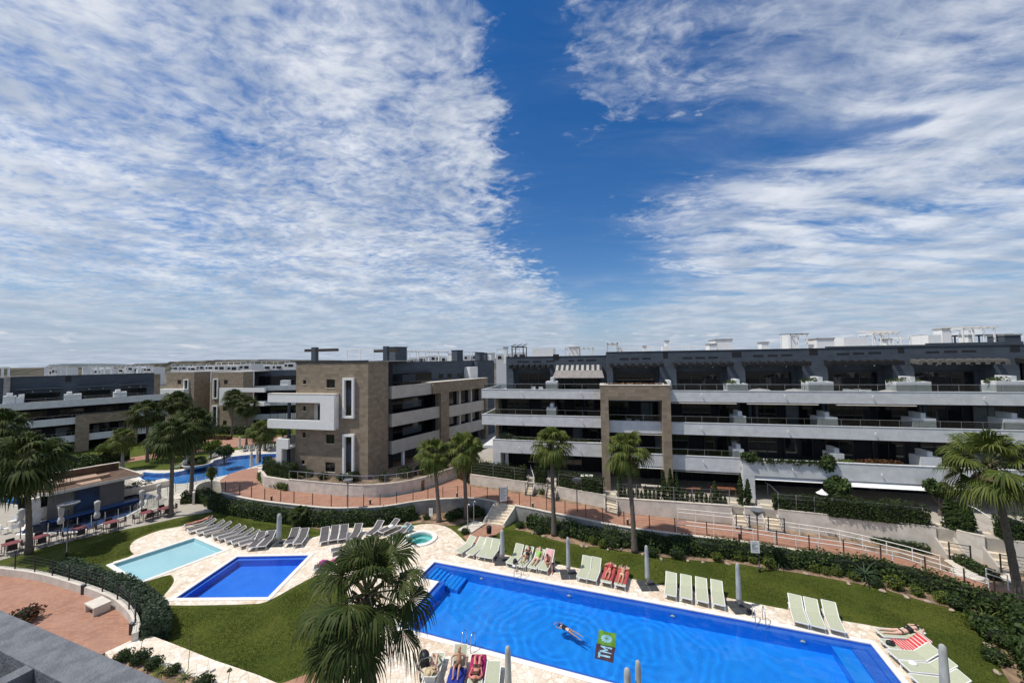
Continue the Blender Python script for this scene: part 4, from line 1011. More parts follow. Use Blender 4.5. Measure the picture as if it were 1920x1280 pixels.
for (a, b, c, d) in tall:
    f = MB(); t_ = .25; f.box(a-t_, a, -.28, -.004, c-t_, d+t_); f.box(b, b+t_, -.28, -.004, c-t_, d+t_); f.box(a, b, -.28, -.004, d, d+t_); f.box(a, b, -.28, -.004, c-t_, c)
    f.build('white_window_frame', M['white_paint'], mid)
    w_ = window(mid, a+.01, b-.01, c+.01, d-.01, .12, 1)
    h = d-c; MB().box(a+.05, b-.05, .085, .11, c+h*.22, c+h*.27).build('transom', M['dark_frame'], w_); MB().box(a+.05, b-.05, .085, .11, c+h*.76, c+h*.81).build('transom', M['dark_frame'], w_)
    MB().box(a+.07, b-.07, .112, .118, c+h*.27, c+h*.76).build('blind', M['slate'], w_)
FMs = Frame((O_MID.x, O_MID.y), -14+90)      # right-hand side plane of the tan block
tanD = 3.9
MB().box(-.35, 0, .351, tanD, GZ-.3, zrM-.1).build('side_wall', T, mid)
MB().box(mL, mL+.35, .351, 12, GZ-.3, zrM-.1).build('side_wall', T, mid)
MB().box(mL-.04, .04, -.04, 12, zrM-.1, zrM+.02).build('roof_slab', M['roof_gravel'], mid)
MB().box(mL-.05, .05, -.05, .0, zrM-.15, zrM+.10).build('roof_coping', M['dark_metal'], mid)
# C-shaped white balcony
CD = .75
cx0, cz1 = FM.sz(502, 738, -CD); cx1, _ = FM.sz(626.5, 738, -CD); _, cz0 = FM.sz(626, 806.5, -CD)
cx0b = FM.s_(600, 780, -CD)
th = .95
z_u0 = cz1-th
cb = MB(); cb.box(cx0, cx1, -CD, -CD+.3, cz1-th, cz1); cb.box(cx0, cx1, -CD, -CD+.3, cz0, cz0+th*1.02); cb.box(cx0b, cx1, -CD, -CD+.3, cz0+th*1.02, cz1-th)
cb.build('balcony_frame', M['white_paint'], mid)
MB().box(cx0, cx1, -CD+.301, -.002, cz0, cz0+.25).build('balcony_floor', W, mid)
MB().box(cx0, cx1, -CD+.301, -.002, cz1-.3, cz1).build('balcony_roof', W, mid)
MB().box(cx1-.3, cx1, -CD+.301, -.002, cz0+.251, cz1-.301).build('balcony_side', M['white_paint'], mid)
MB().box(cx0-.03, cx1+.03, -CD-.03, .0, cz1+.001, cz1+.05).build('balcony_coping', M['cap'], mid)
MB().box(cx0b-1.3, cx0b-.1, -.14, -.008, cz0+.3, cz1-1.0).build('balcony_recess', M['cream_wall'], mid)
window(mid, cx0b-.75, cx0b-.15, cz0+.3, cz1-1.25, -.19, 1)
# balconies wrapping to the left of the tan block
for k, zt in enumerate([cz0+th, cz1]):
    MB().box(cx0, mL-.01, -.2, 7, zt-.99, zt-.7).build('side_balcony', W, mid)
rail(mid, cx0+.05, mL-.02, -CD+.35, cz0+th+.0, cz0+th+.75, 1.0, False, matn='dark_metal')
rail(mid, cx0+.05, mL-.02, 3.0, cz0+.26, cz0+th+.75, 1.0, False, matn='dark_metal')
MB().box(mL-1.35, mL-1.1, .2, .45, GZ, cz1-.96).build('column', M['slate'], mid)
lx0, lz1 = FM.sz(518, 822, -1.0); lx1 = FM.s_(541, 830, -1.0)
lw = MB(); lw.box(lx0, lx0+.25, -1.0, 4, GZ-.3, lz1); lw.box(lx0+.251, mL-.01, -1.0, -.75, lz1-1.1, lz1); lw.box(lx0+.251, mL-.9, -1.0, -.75, GZ-.3, lz1-1.101); lw.box(lx0+.251,mL-.01,-.74,4,lz1-1.1,lz1-.85)
lw.build('terrace_walls', M['white_paint'], mid)
# wing going back to the right
O_W = FM.w(.0, tanD)
FW = Frame((O_W.x, O_W.y), 58)
wing = bpy.data.objects.new('wing', None)
def wp(name, mb, mt):                      # convert wing-frame coordinates into the building's frame
    a = FW.a-FM.a; c, s = math.cos(a), math.sin(a)
    mb.v = [(x*c-y*s, x*s+y*c+tanD, z) for x, y, z in mb.v]; return mb.build(name, mt, mid)
wE = FW.s_(905, 760)
zw = [FW.z_(760,722.0), FW.z_(760,772), FW.z_(760,821)]
print('wing', wE, zw, zrM)
wB = FW.s_(806, 720)                        # where the tan frame starts
wp('penthouse_wall', MB().box(1.5, wE+6, 2.0, 2.3, GZ, zrM-.25), M['slate'])
wp('recess_wall', MB().box(.2, 1.5, 1.2, 1.5, GZ, zrM-.2), M['slate_dark'])
wp('roof_coping', MB().box(1.0, wE+6, 1.95, 2.35, zrM-.25, zrM-.18), M['dark_metal'])
wp('roof_deck', MB().box(.6, wE+6, 2.301, 12, zrM-1.0, zrM-.8), M['roof_gravel'])
wp('corner_wall', MB().box(-.3, .9, .3, .9, GZ-.3, zrM-.11), M['slate_dark'])
for k, zt in enumerate(zw):
    x1 = wB+2 if k == 0 else wB+1.5
    wp('balcony_band', MB().box(.25, wB if k==0 else wB+2.2, -.3, -.08, zt-1.45, zt).box(.25,.45,-.079,1.9,zt-1.45,zt), M['cream_wall'])
    wp('floor_slab', MB().box(.46, wE, -.07, 1.99, zt-1.4, zt-1.1), M['cream_wall'])
    wp('band_coping', MB().box(.2, wB if k==0 else wB+2.2, -.33, -.05, zt+.001, zt+.05), M['cap'])
# lattice screens and windows behind the bands
for k, zt in enumerate(zw):
    wp('glass_wall', MB().box(1.2, wB+2.0, 1.6, 1.7, zt-1.0, zt+1.4), M['glass'])
for k, zt in enumerate(zw[:3]):
    mb = MB(); x0 = 2.2; x1 = 5.2 if k else 4.2
    zb_, zh = zt+.45, zt+1.25
    for i in range(6): z = zb_+(zh-zb_)*i/5; mb.box(x0, x1, -.0, .03, z-.03, z+.03)
    for i in range(14): x = x0+(x1-x0)*i/13; mb.box(x-.03, x+.03, -.035, -.002, zb_, zh)
    wp('lattice_screen', mb, M['slate'])
# tan frame + white bands with window triples
zF = FW.z_(860, 713, -.6); xf0 = wB; xf1 = FW.s_(842, 760, -.6)
fr = MB(); fr.box(xf0, wE+.6, -.6, 1.9, zF-1.5, zF); fr.box(xf1-1.6, xf1, -.6, .5, GZ-.3, zF-1.501); fr.box(wE, wE+.6, -.6, .5, GZ-.3, zF-1.501)
wp('stone_frame', fr, T)
wp('frame_coping', MB().box(xf0-.05, wE+.65, -.65, 1.95, zF+.001, zF+.05), M['cap'])
for (v0, v1) in ((761,782),(801,822)):
    z1 = FW.z_(842, v0, -.3); z0 = FW.z_(842, v1, -.3)
    wp('balcony_band', MB().box(xf1+.01, wE-.01, -.3, .0, z0, z1), M['cream_wall'])
    wp('glass_wall', MB().box(xf1+.01, wE-.01, .5, .6, z1, z1+2.0), M['glass'])
    for i in range(4): x = xf1+.3+(wE-xf1-.6)*i/3; wp('window_pier', MB().box(x-.15, x+.15, -.1, .45, z1+.001, z1+2.0), M['cream_wall'])
wp('ground_column', MB().box(2.0,2.3,-.2,.1,GZ-.3,zw[2]-1.45).box(5.0,5.3,-.2,.1,GZ-.3,zw[2]-1.45), M['white_paint'])
for u in (826, 842, 861):
    x = FW.s_(u, 705, 2.0); wp('window', MB().box(x-.35, x+.55, 1.97, 1.99, zw[0]-.8, zw[0]+1.0), M['glass'])
wp('door_frame', MB().box(FW.s_(878,700,1.2), FW.s_(893,700,1.2), .9, 2.0, zw[0]-.6, zw[0]+1.9), M['white_paint'])
wp('penthouse_wall', MB().box(FW.s_(893,700,1.4), FW.s_(925,700,1.4), 1.2, 4, GZ, zrM-.3), M['slate'])
# roof furniture of the tan building
def midroof(u0, u1, v0, depth_off, w_, mt, name):
    x0, z1 = FM.sz(u0, v0, depth_off); x1, _ = FM.sz(u1, v0, depth_off)
    MB().box(x0, x1, depth_off, depth_off+w_, zrM+.021, z1).build(name, M[mt], mid)
midroof(583.5,591.5,651,1.2,.5,'slate','roof_column'); midroof(718,725.5,649,2.5,.5,'slate','roof_column'); 
x0, z1 = FM.sz(570, 657, 1.2); x1, _ = FM.sz(630, 657, 1.2); MB().box(x0,x1,1.25,1.65,z1-.16,z1+.16).build('roof_beam', M['wood'], mid)
x0, z1 = FM.sz(700, 658, 2.5); x1, _ = FM.sz(745, 658, 2.5); MB().box(x0,x1,2.55,2.95,z1-.16,z1+.14).build('roof_beam', M['wood'], mid)
def wx(u, v, off): return FW.s_(u, v, off)
for (u0, u1, v0, off, w_, mt) in [(741,763,651,3.0,2.0,'slate'),(857,868,657,4,1.2,'slate'),(899,907,661,4,1,'slate'),(911,917,662,5,1,'slate'),(921,928,662,4,1,'white_wall'),(847,854,663,6,1,'white_wall')]:
    x0, z1 = FW.sz(u0, v0, off); x1 = FW.s_(u1, v0, off); wp('chimney', MB().box(x0, max(x1,x0+.6), off, off+w_, zrM-.79, z1).box(x0-.08, max(x1,x0+.6)+.08, off-.08, off+w_+.08, z1+.001, z1+.1), M[mt])
rf = MB(); x0, z1 = FM.sz(650, 656, 4); x1, _ = FM.sz(700, 656, 4); 
for x in (x0, (x0+x1)/2, x1): rf.box(x-.05,x+.05,4,4.1,zrM+.02,z1)
rf.box(x0,x1,4,4.1,z1,z1+.07); rf.box(x0,x1,6,6.1,z1,z1+.07); rf.box(x0-.04,x0+.04,4.1,6,z1,z1+.07); rf.box(x1-.04,x1+.04,4.1,6,z1,z1+.07); rf.build('roof_pergola', M['white_paint'], mid)
rf = MB(); x0, z1 = FW.sz(764, 659, 6); x1 = FW.s_(840, 659, 6)
for i in range(5): x = x0+(x1-x0)*i/4; rf.box(x-.06,x+.06,6,6.12,zrM-.79,z1)
rf.box(x0-.08,x1+.08,6.001,6.119,z1-.01,z1+.12); rf.box(x0-.08,x1+.08,8,8.12,z1,z1+.12)
for i in range(12): x = x0+(x1-x0)*i/11; rf.box(x-.05,x+.05,6.05,8.05,z1+.10,z1+.2)
wp('roof_pergola', rf, M['white_paint'])
# ======== far left building ================================================
OL = atd(33, 755, 60.6)
FL = Frame((OL.x, OL.y), 51)
lb = thing('apartment_building', 'dark slate and grey apartment block with long grey balcony bands behind the left palms', 'building', (FL.o.x, FL.o.y, 0), FL.a)
lx = lambda u, v=745, off=0: FL.s_(u, v, off)
z3L = 9.0; xl0, xl1 = lx(-60), lx(316)
def L(name, mb, m_): return mb.build(name, m_, lb)
for k, zt in enumerate([z3L, z3L-3.05, z3L-6.1]):
    L('balcony_band', MB().box(xl0, xl1, 0, .25, zt-1.15, zt), W); L('floor_slab', MB().box(xl0, xl1, .251, 12, zt-1.1, zt-.8), W)
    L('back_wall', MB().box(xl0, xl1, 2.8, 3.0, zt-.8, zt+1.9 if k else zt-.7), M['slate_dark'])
    if k: rail(lb, xl0, xl1, .1, zt+.001, zt+.5, 2.0, False)
    x = xl0+1
    rs = random.Random(k+40)
    while x < xl1-3:
        w_ = rs.uniform(2,3.4); f = window(lb, x, x+w_, zt-.75-3.05*0, zt+1.3, 2.75, 3) if k else None
        if f and rs.random() < .35: MB().box(x+.1, x+w_*.4, 2.70, 2.71, zt-.6, zt+1.2).build('curtain', M['curtain'], f)
        x += w_+rs.uniform(.6,1.8)
L('back_wall', MB().box(xl0, xl1, 3, 3.2, -.1, z3L-6.9), M['slate_dark'])
zrL = 13.15
L('penthouse_wall', MB().box(lx(10,720,3), lx(289,700,3), 3, 3.3, z3L-.7, zrL), M['slate']); L('penthouse_wall', MB().box(lx(289,700,3)-.3, lx(289,700,3), 3.301, 12, z3L-.7, zrL), M['slate'])
L('roof_deck', MB().box(lx(10,720,3), lx(289,700,3), 3.31, 14, zrL-.5, zrL-.3), M['roof_gravel'])
L('roof_coping', MB().box(lx(10,720,3), lx(289,700,3)+.05, 2.95, 3.35, zrL, zrL+.06), M['dark_metal'])
L('penthouse_wall', MB().box(xl0-8, lx(6,720,2), 2.5, 2.8, z3L-.7, zrL-.05), M['slate'])
L('corner_pier', MB().box(lx(7,720,2.2), lx(19,720,2.2), 2.2, 3.0, z3L-.7, zrL+.02), M['grey_wall'])
L('end_wall', MB().box(lx(289,700,3)+.02, lx(301,700,3), 3, 3.3, -.1, zrL-.2), M['stone'])
for (a, b, va, vb, v) in [(38,113,731,745,721),(150,207,727,740,718),(228,275,723,736,714)]:
    x0, zt = FL.sz(a, va, 2.9); x1 = lx(b, va, 2.9); L('window', MB().box(x0, x1, 2.93, 2.98, z3L-.65, z3L+1.3), M['glass'])
    L('pergola', MB().box(x0-.4, x1+.4, 1.9, 2.9, z3L+2.0, z3L+2.12), M['slate'])
    for f in (.3,.75): L('wall_lamp', MB().ball((x0+(x1-x0)*f, 2.9, z3L+1.6), .09), M['white_paint'])
L('vent_niche', MB().box(lx(123,706,2.9), lx(134,706,2.9), 2.98, 3.02, zrL-1.1, zrL-.1), M['black'])
for (u0, u1, h) in [(5,30,1.6),(28,45,1.3),(120,153,1.35),(213,238,1.3)]:
    x0, x1 = lx(u0), lx(u1); L('planter', MB().box(x0, x1, .26, 1.6, z3L-.79, z3L+h-.4).box(x0+.3, x0+.9, .5, 2.2, z3L+h-.399, z3L+h), M['white_paint'])
rail(lb, lx(45), lx(316), .1, z3L+.001, z3L+.55, 2.0, False)
x0, x1 = lx(142,785,-.2), lx(250,785,-.2)
zf1 = FL.z_(200, 774, -.2)
L('stone_frame', MB().box(x0, x1+.6, -.25, 1.5, zf1-1.6, zf1).box(x0, x0+1.6, -.25, 1.5, -.1, zf1-1.601).box(x1-.8, x1+.6, -.25, 1.5, -.1, zf1-1.601), M['stone'])
for (a, b, v0, wv) in [(83,92,690,1.5),(155,171,688,1.5),(258,267,692,1.2)]:
    x0, z1 = FL.sz(a, v0, 5); x1 = lx(b, v0, 5); L('roof_box', MB().box(x0, x1, 5, 6.5, zrL-.3, z1), M['white_wall'])
for (a, b, v0) in [(-20,16,690),(92,126,688),(171,210,689),(212,287,688)]:
    x0, z1 = FL.sz(a, v0, 5); x1 = lx(b, v0, 5); rf = MB()
    for i in range(4):
        x = x0+(x1-x0)*i/3
        for y in (4.5,7): rf.box(x-.07,x+.07,y-.07,y+.07,zrL-.3,z1)
    for y in (4.5,7): rf.box(x0-.1,x1+.1,y-.072,y+.072,z1+.001,z1+.14)
    for x in (x0,x1): rf.box(x-.072,x+.072,4.6,6.9,z1,z1+.139)
    L('roof_pergola', rf, M['white_paint'])
# ======== two tan end blocks further back, and the terraces behind them ======
def endblock(u0, uc, u1, vtop, depth, label, wu, tall_u, small, deg=-14):
    Oc = atd(uc, 760, depth); F_ = Frame((Oc.x, Oc.y), deg)
    b = thing('apartment_building', label, 'building', (Oc.x, Oc.y, 0), F_.a)
    x0 = F_.s_(u0, 760); zr = F_.z_(u0+5, vtop)
    Fs = Frame((Oc.x, Oc.y), deg+90); dp = Fs.s_(u1, 760)
    tl = []
    for (a, c, v0, v1) in tall_u:
        xa_, z1 = F_.sz(a, v0); xb_, _ = F_.sz(c, v0); _, z0 = F_.sz(a, v1); tl.append((xa_+.2, xb_-.2, z0+.2, z1-.2))
    sm = []
    for (a, c, v0, v1) in small:
        xa_, z1 = F_.sz(a, v0); xb_, _ = F_.sz(c, v0); _, z0 = F_.sz(a, v1); sm.append((xa_, xb_, z0, z1))
    wall_open(b, x0, 0, -.1, zr, 0, .4, tl+sm, M['stone'], 'front_wall')
    MB().box(-.4, 0, .401, dp, -.1, zr).build('side_wall', M['stone'], b)
    MB().box(x0, x0+.4, .401, 10, -.1, zr).build('side_wall', M['stone'], b)
    MB().box(x0, 0, 0, 10, zr+.001, zr+.15).build('roof_slab', M['roof_gravel'], b)
    for (a, c, d, e) in sm: window(b, a, c, d, e, .15, 1)
    for (a, c, d, e) in tl:
        f = MB(); t_ = .22; f.box(a-t_,a,-.25,-.004,d-t_,e+t_); f.box(c,c+t_,-.25,-.004,d-t_,e+t_); f.box(a,c,-.25,-.004,e,e+t_); f.box(a,c,-.25,-.004,d-t_,d)
        f.build('white_window_frame', M['white_paint'], b); window(b, a, c, d, e, .12, 1)
    return b, F_, zr
eb1, FE1, zr1 = endblock(311, 363, 393, 698, 88, 'tan stone end block with one white framed tall window, left one of the distant pair', 0, [(346,355,711,748)], [(333,340,712,720)])
eb2, FE2, zr2 = endblock(395, 455, 474, 698, 86, 'tan stone end block with two white framed tall windows, right one of the distant pair', 0, [(401,410,710,747),(399,409,760,798)], [(420,427,712,720),(418,426,762,770),(418,425,788,797)])
x0 = FE2.s_(411, 745, -1.5); x1 = FE2.s_(475, 745, -1.5)
_, c1 = FE2.sz(411, 727, -1.5); _, c0 = FE2.sz(411, 759, -1.5)
MB().box(x0, x0+1.3, -1.5, -1.1, c0, c1).box(x0+1.301, x1+3, -1.5, -1.1, c1-.9, c1).box(x0+1.301, x1+3, -1.5, -1.1, c0, c0+.9).build('balcony_frame', M['white_paint'], eb2)
MB().box(x0, x1+3, -1.09, -.01, c0, c0+.3).build('balcony_floor', M['white_paint'], eb2)
MB().box(FE1.s_(300,740,-1), FE1.s_(346,740,-1), -1.2, -.01, FE1.z_(320,738,-1), FE1.z_(320,729,-1)).build('balcony_band', M['white_paint'], eb1)
for (F_, b, u0, u1, zr) in ((FE2, eb2, 470, 556, zr2), (FE1, eb1, 300, 312, zr1)):
    OO = None
b3O = atd(474, 760, 90); F3 = Frame((b3O.x, b3O.y), 8)
b3 = thing('apartment_building', 'dark slate apartment block with white balcony bands, half hidden behind the tan building', 'building', (b3O.x, b3O.y, 0), F3.a)
x1 = F3.s_(600, 740)
for v0, v1 in ((723,732),(751,760),(776,786)):
    z1 = F3.z_(500, v0); z0 = F3.z_(500, v1); MB().box(-1, x1, -.2, .1, z0, z1).build('balcony_band', W, b3)
    MB().box(-1, x1, .101, 4, z0, z0+.3).build('floor_slab', W, b3)
MB().box(-1, x1, 2.5, 2.8, -.1, F3.z_(500,694,2.5)).build('back_wall', M['slate'], b3)
for v0, v1 in ((705,722),(736,750),(763,775),(790,802)):
    window(b3, 0, 9, F3.z_(500,v1,2.4), F3.z_(500,v0,2.4), 2.4, 5)
MB().box(F3.s_(525,720,0), F3.s_(540,720,0), .12, 1.6, F3.z_(530,724), F3.z_(530,713)).build('planter', M['white_paint'], b3)
# ======== white houses along the horizon ====================================
hs = [(85,105,688,694,'flat'),(160,190,689,695,''),(215,285,687,695,''),(318,400,686,697,''),(400,470,683,697,''),(465,553,681,692,''),(765,800,665,678,''),(806,845,664,678,''),(868,900,664,676,''),(930,990,660,672,'')]
cnt = 0
place = ['far left beyond the slate block','left of the roof pergolas','above the slate block','above the further tan end block','above the nearer tan end block','beside the tan building','behind the tan building roof pergola','behind the tan building chimneys','between tan building and main block','left of the main block roof','at the very left edge','above the gap between slate and tan blocks']
for i, (u0, u1, v0, v1, _) in enumerate(hs):
    dpt = 190+35*(i % 4) if u0 < 600 else 150+20*(i % 3)
    rs = random.Random(i)
    p = atd(u0, v1, dpt); q = atd(u1, v1, dpt); z1 = atd(u0, v0, dpt).z
    o = thing('white_house', 'distant white terraced house with dark openings, ' + place[i], 'house', (p.x, dpt, 0), 0, 'white terraced houses on the horizon')
    Lx = q.x-p.x; nun = max(2, int(Lx/6))
    body = MB(); wn = MB(); 
    for j in range(nun):
        a = Lx*j/nun; b = Lx*(j+1)/nun-.3; h = z1-rs.uniform(0,1.4)
        body.box(a, b, rs.uniform(0,2), 10, -.5, h)
        wn.box(a+.8, a+2.2, -.06, -.01, h-2.2, h-.9); wn.box(a+3.0, b-.8, -.06, -.01, h-2.4, h-.9)
    body.build('wall', M['white_paint'], o); wn.build('window_row', M['glass'], o)
    pg = MB()
    for j in range(nun): a = Lx*j/nun; pg.box(a+.3,a+.5,1,1.2,z1-1,z1+1.1); pg.box(a+3,a+3.2,1,1.2,z1-1,z1+1.1); pg.box(a+.3,a+3.2,.9,1.3,z1+1.101,z1+1.3)
    pg.box(.3, Lx*(nun-1)/nun+3.2, 1.0, 1.15, z1+1.0, z1+1.2); pg.build('roof_pergola', M['white_paint'], o)
# far hills and tree belt
def ridge(name, dist, h, seed, x0, x1, mt, kind='structure'):
    g = random.Random(seed); n = 260; mb = MB(); A = []; B = []; Cc = []
    for i in range(n+1):
        x = x0+(x1-x0)*i/n; z = h*(.55+.25*math.sin(x*.0021*seed)+.2*math.sin(x*.0067+seed)+.22*g.random()*(1.6 if kind == 'stuff' else .15))
        A.append((x, dist, -1)); B.append((x, dist+40, z)); Cc.append((x, dist+300, z*.9))
    mb.ribbon(A, B); mb.ribbon(B, Cc); o = mb.build(name, mt); o['kind'] = kind; return o
M['far_hill'] = mat('far_hill', (.10,.12,.13), 1, .4, .004, col2=(.07,.09,.10))
ridge('hills', 3200, 30, 3, -4000, 3000, M['far_hill'])
o = ridge('far_trees', 560, 15.2, 5, -900, 420, mat('far_tree_mass', (.045,.048,.034), 1, .5, .05, col2=(.10,.085,.06)), 'stuff'); o['label'] = 'dark line of distant trees along the horizon'
# ---------------------------------------------------------------- vegetation
def vline(px, u):
    for (a, va), (b, vb) in zip(px, px[1:]):
        if a <= u <= b: return va+(vb-va)*(u-a)/(b-a)
    return px[0][1] if u < px[0][0] else px[-1][1]
def offset_line(pts, d):
    r = []
    for i in range(len(pts)):
        t = (pts[min(i+1, len(pts)-1)]-pts[max(i-1, 0)]); t.z = 0; t.normalize(); r.append(pts[i]+Vector((t.y, -t.x, 0))*d)   # to the right of travel (viewer side when running left to right)
    return r
hedge_n = [0]
def hedge(pts, w, h, label, zb=0.0, mt='hedge', leaf=.11, dens=130, group=None, name='hedge', cat='hedge', lump=.12):
    hedge_n[0] += 1; g = np.random.default_rng(100+hedge_n[0])
    n = max(3, int(plen(pts)/.35)); P = resample(smooth_poly(pts, 1, False) if len(pts) > 2 else pts, n); o = P[0].copy(); o.z = zb if not callable(zb) else zb(P[0].x)
    root = thing(name, label, cat, tuple(o), 0, group)
    zf = (lambda x: zb) if not callable(zb) else zb
    A = offset_line(P, w/2*.82); B = offset_line(P, -w/2*.82)
    mb = MB(); vs = []
    for i in range(n):
        k = 1+lump*math.sin(i*1.3+hedge_n[0])*.5; zz = zf(P[i].x); k *= .55 if i in (0, n-1) else 1
        for q, z in ((A[i], 0), (A[i], h*.86*k), (B[i], h*.86*k), (B[i], 0)): vs.append((q.x-o.x, q.y-o.y, zz+z-o.z-.01))
    fs = [(4*i+j, 4*i+4+j, 4*i+4+(j+1)%4, 4*i+(j+1)%4) for i in range(n-1) for j in range(4)] + [(0,1,2,3), tuple((n-1)*4+j for j in (3,2,1,0))]
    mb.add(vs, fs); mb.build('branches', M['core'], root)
    L = plen(P); cnt = int(L*(w+2*h)*dens); cnt = min(cnt, 26000)
    i = g.integers(0, n-1, cnt); f = g.random(cnt); PA_ = np.array([[p.x,p.y] for p in P]); c = PA_[i]*(1-f)[:,None]+PA_[i+1]*f[:,None]
    T = PA_[i+1]-PA_[i]; T /= np.linalg.norm(T,axis=1)[:,None]+1e-9; Nr = np.stack([T[:,1],-T[:,0]],1)
    s = g.random(cnt)*(w+2*h); lat = np.where(s < h, -w/2, np.where(s > h+w, w/2, s-h-w/2)); z = np.where(s < h, s, np.where(s > h+w, s-h-w, h))
    bump = 1+lump*(np.sin(c[:,0]*2.3+z*3)+np.cos(c[:,1]*2.9+lat*4))*.5+lump*.6*g.normal(size=cnt)
    rnd = np.clip(1-.25*(np.abs(lat)/(w/2))**4*(z/h)**4, 0, 1)
    zz = np.array([zf(x) for x in c[:,0]])
    X = c[:,0]+Nr[:,0]*lat*bump*rnd-o.x; Y = c[:,1]+Nr[:,1]*lat*bump*rnd-o.y; Z = zz+z*bump*rnd-o.z
    Nn = np.stack([Nr[:,0]*np.sign(lat)*(s<h)|(0), X*0, X*0],1) if False else np.stack([Nr[:,0]*np.where(s<h,-1,np.where(s>h+w,1,0)), Nr[:,1]*np.where(s<h,-1,np.where(s>h+w,1,0)), np.where((s>=h)&(s<=h+w),1,.25)],1)
    V, Fq = leafquads(np.stack([X,Y,Z],1), Nn, leaf, g, .7)
    Vs = [V]; Fs = [Fq]; b = len(V)
    for e, (pe, sgn) in enumerate(((P[0], -1), (P[-1], 1))):     # leaves closing both ends
        m_ = int(w*h*dens*1.6)+8; tt = (P[1]-P[0] if e == 0 else P[-1]-P[-2]); tt.z = 0; tt.normalize(); lr = g.uniform(-w/2, w/2, m_); zr = g.random(m_)*h; dd = sgn*(.03+.08*g.random(m_)); z0 = zf(pe.x)
        Pe = np.stack([pe.x+tt.y*lr+tt.x*dd-o.x, pe.y-tt.x*lr+tt.y*dd-o.y, z0+zr-o.z], 1); V2, F2 = leafquads(Pe, np.tile(np.array([[tt.x*sgn, tt.y*sgn, .2]]), (m_,1)), leaf, g, .7); Vs.append(V2); Fs.append(F2+b); b += len(V2)
    np_mesh('foliage', np.vstack(Vs), np.vstack(Fs), M[mt], root)
    return root
def shrub_proto(name, label, cat, r, h, mt, n=420, leaf=.07, group=None, loc=(0,0,0)):
    root = thing(name, label, cat, loc, 0, group)
    leafblob('foliage', (0,0,h*.52), (r,r,h*.52), n, leaf, M[mt], root, int(r*1000)+len(mt), shell=.8)
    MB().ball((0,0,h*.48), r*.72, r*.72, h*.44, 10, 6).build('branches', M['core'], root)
    return root
def rosette(name, label, cat, n, L, mt, loc, w=.06, up=1.0, seed=1, group=None, stem=0):
    root = thing(name, label, cat, loc, 0, group); g = random.Random(seed); mb = MB()
    for i in range(n):
        a = i*2.39996; el = R(80-70*(i/n)**.8)*up; Lk = L*(.75+.4*g.random()); d = Vector((math.cos(a), math.sin(a), 0)); sd = Vector((-d.y, d.x, 0))
        p = Vector((0,0,stem)); vs = []; e = el; 
        for k in range(5):
            t = k/4; ww = w*(1-t**2)*.5+.004; vs += [p-sd*ww, p+sd*ww]; p = p+(d*math.cos(e)+Vector((0,0,1))*math.sin(e))*Lk/4; e -= R(16+10*g.random())
        b = len(mb.v); mb.add(vs, [(2*j,2*j+1,2*j+3,2*j+2) for j in range(4)])
    mb.build('leaves', M[mt], root)
    MB().lathe([(.10,0),(.09,max(.1,stem)),(.05,max(.12,stem+.08))], n=8).build('stem', M['trunk'], root)
    return root
# ---- fan palms
def fan_tris(g, N, K, Lp, Ll, els, spread=105, droop=.35, web=.5):
    V = []; Fq = []; stalks = MB()
    for i in range(N):
        a = i*2.39996+g.uniform(-.25,.25); el = els(i/(N-1)) + g.uniform(-.12,.12)
        lp = Lp*g.uniform(.8,1.15)*(.75 if el > 1.0 else 1); ll = Ll*g.uniform(.85,1.12)
        d = np.array([math.cos(a)*math.cos(el), math.sin(a)*math.cos(el), math.sin(el)])
        side = np.array([-math.sin(a), math.cos(a), 0]); 
        p0 = d*.10; p1 = d*lp*.55+np.array([0,0,.02]); end = d*lp+np.array([0,0,-.12*lp*abs(math.cos(el))])
        d2 = d*1.0+np.array([0,0,-.28*abs(math.cos(el))]); d2 /= np.linalg.norm(d2)
        roll = g.uniform(-.5,.5); up = np.cross(side, d2)*-1; up = -up if up[2] < 0 else up
        sd = side*math.cos(roll)+up*math.sin(roll); nn = np.cross(d2, sd); nn = nn if nn[2] > 0 else -nn
        stalks.tube([Vector(p0*.6), Vector(p1), Vector(end)], [.030,.020,.012], 5, False)
        for k in range(K):
            b = R(-spread+2*spread*k/(K-1)+g.uniform(-1.5,1.5)); L = ll*(1-.28*abs(b/R(spread))**2)*g.uniform(.88,1.08)
            r = d2*math.cos(b)+sd*math.sin(b)
            fold = nn*(.10*math.cos(b*2)); dr = np.array([0,0,-1.0])
            t_ = np.cross(nn, r); t_ /= np.linalg.norm(t_)+1e-9; wd = ll*R(2*spread)/(K-1)*web*1.08
            base = end; m1 = end+r*L*web+fold*L*.5+dr*L*.04+nn*(.02 if k%2 else -.02)*ll
            q = L*droop*g.uniform(.5,1.5)
            m2 = end+r*L*.80+dr*(L*.10+q*.35); tp = end+r*L*(1.0-.25*droop)+dr*(L*.14+q)
            w1, w2 = wd*.52, wd*.30
            s = len(V); V += [base, m1-t_*w1, m1+t_*w1, m2-t_*w2, m2+t_*w2, tp]
            Fq += [(s,s+2,s+1),(s+1,s+2,s+4),(s+1,s+4,s+3),(s+3,s+4,s+5)]
    return np.array(V), np.array(Fq), stalks
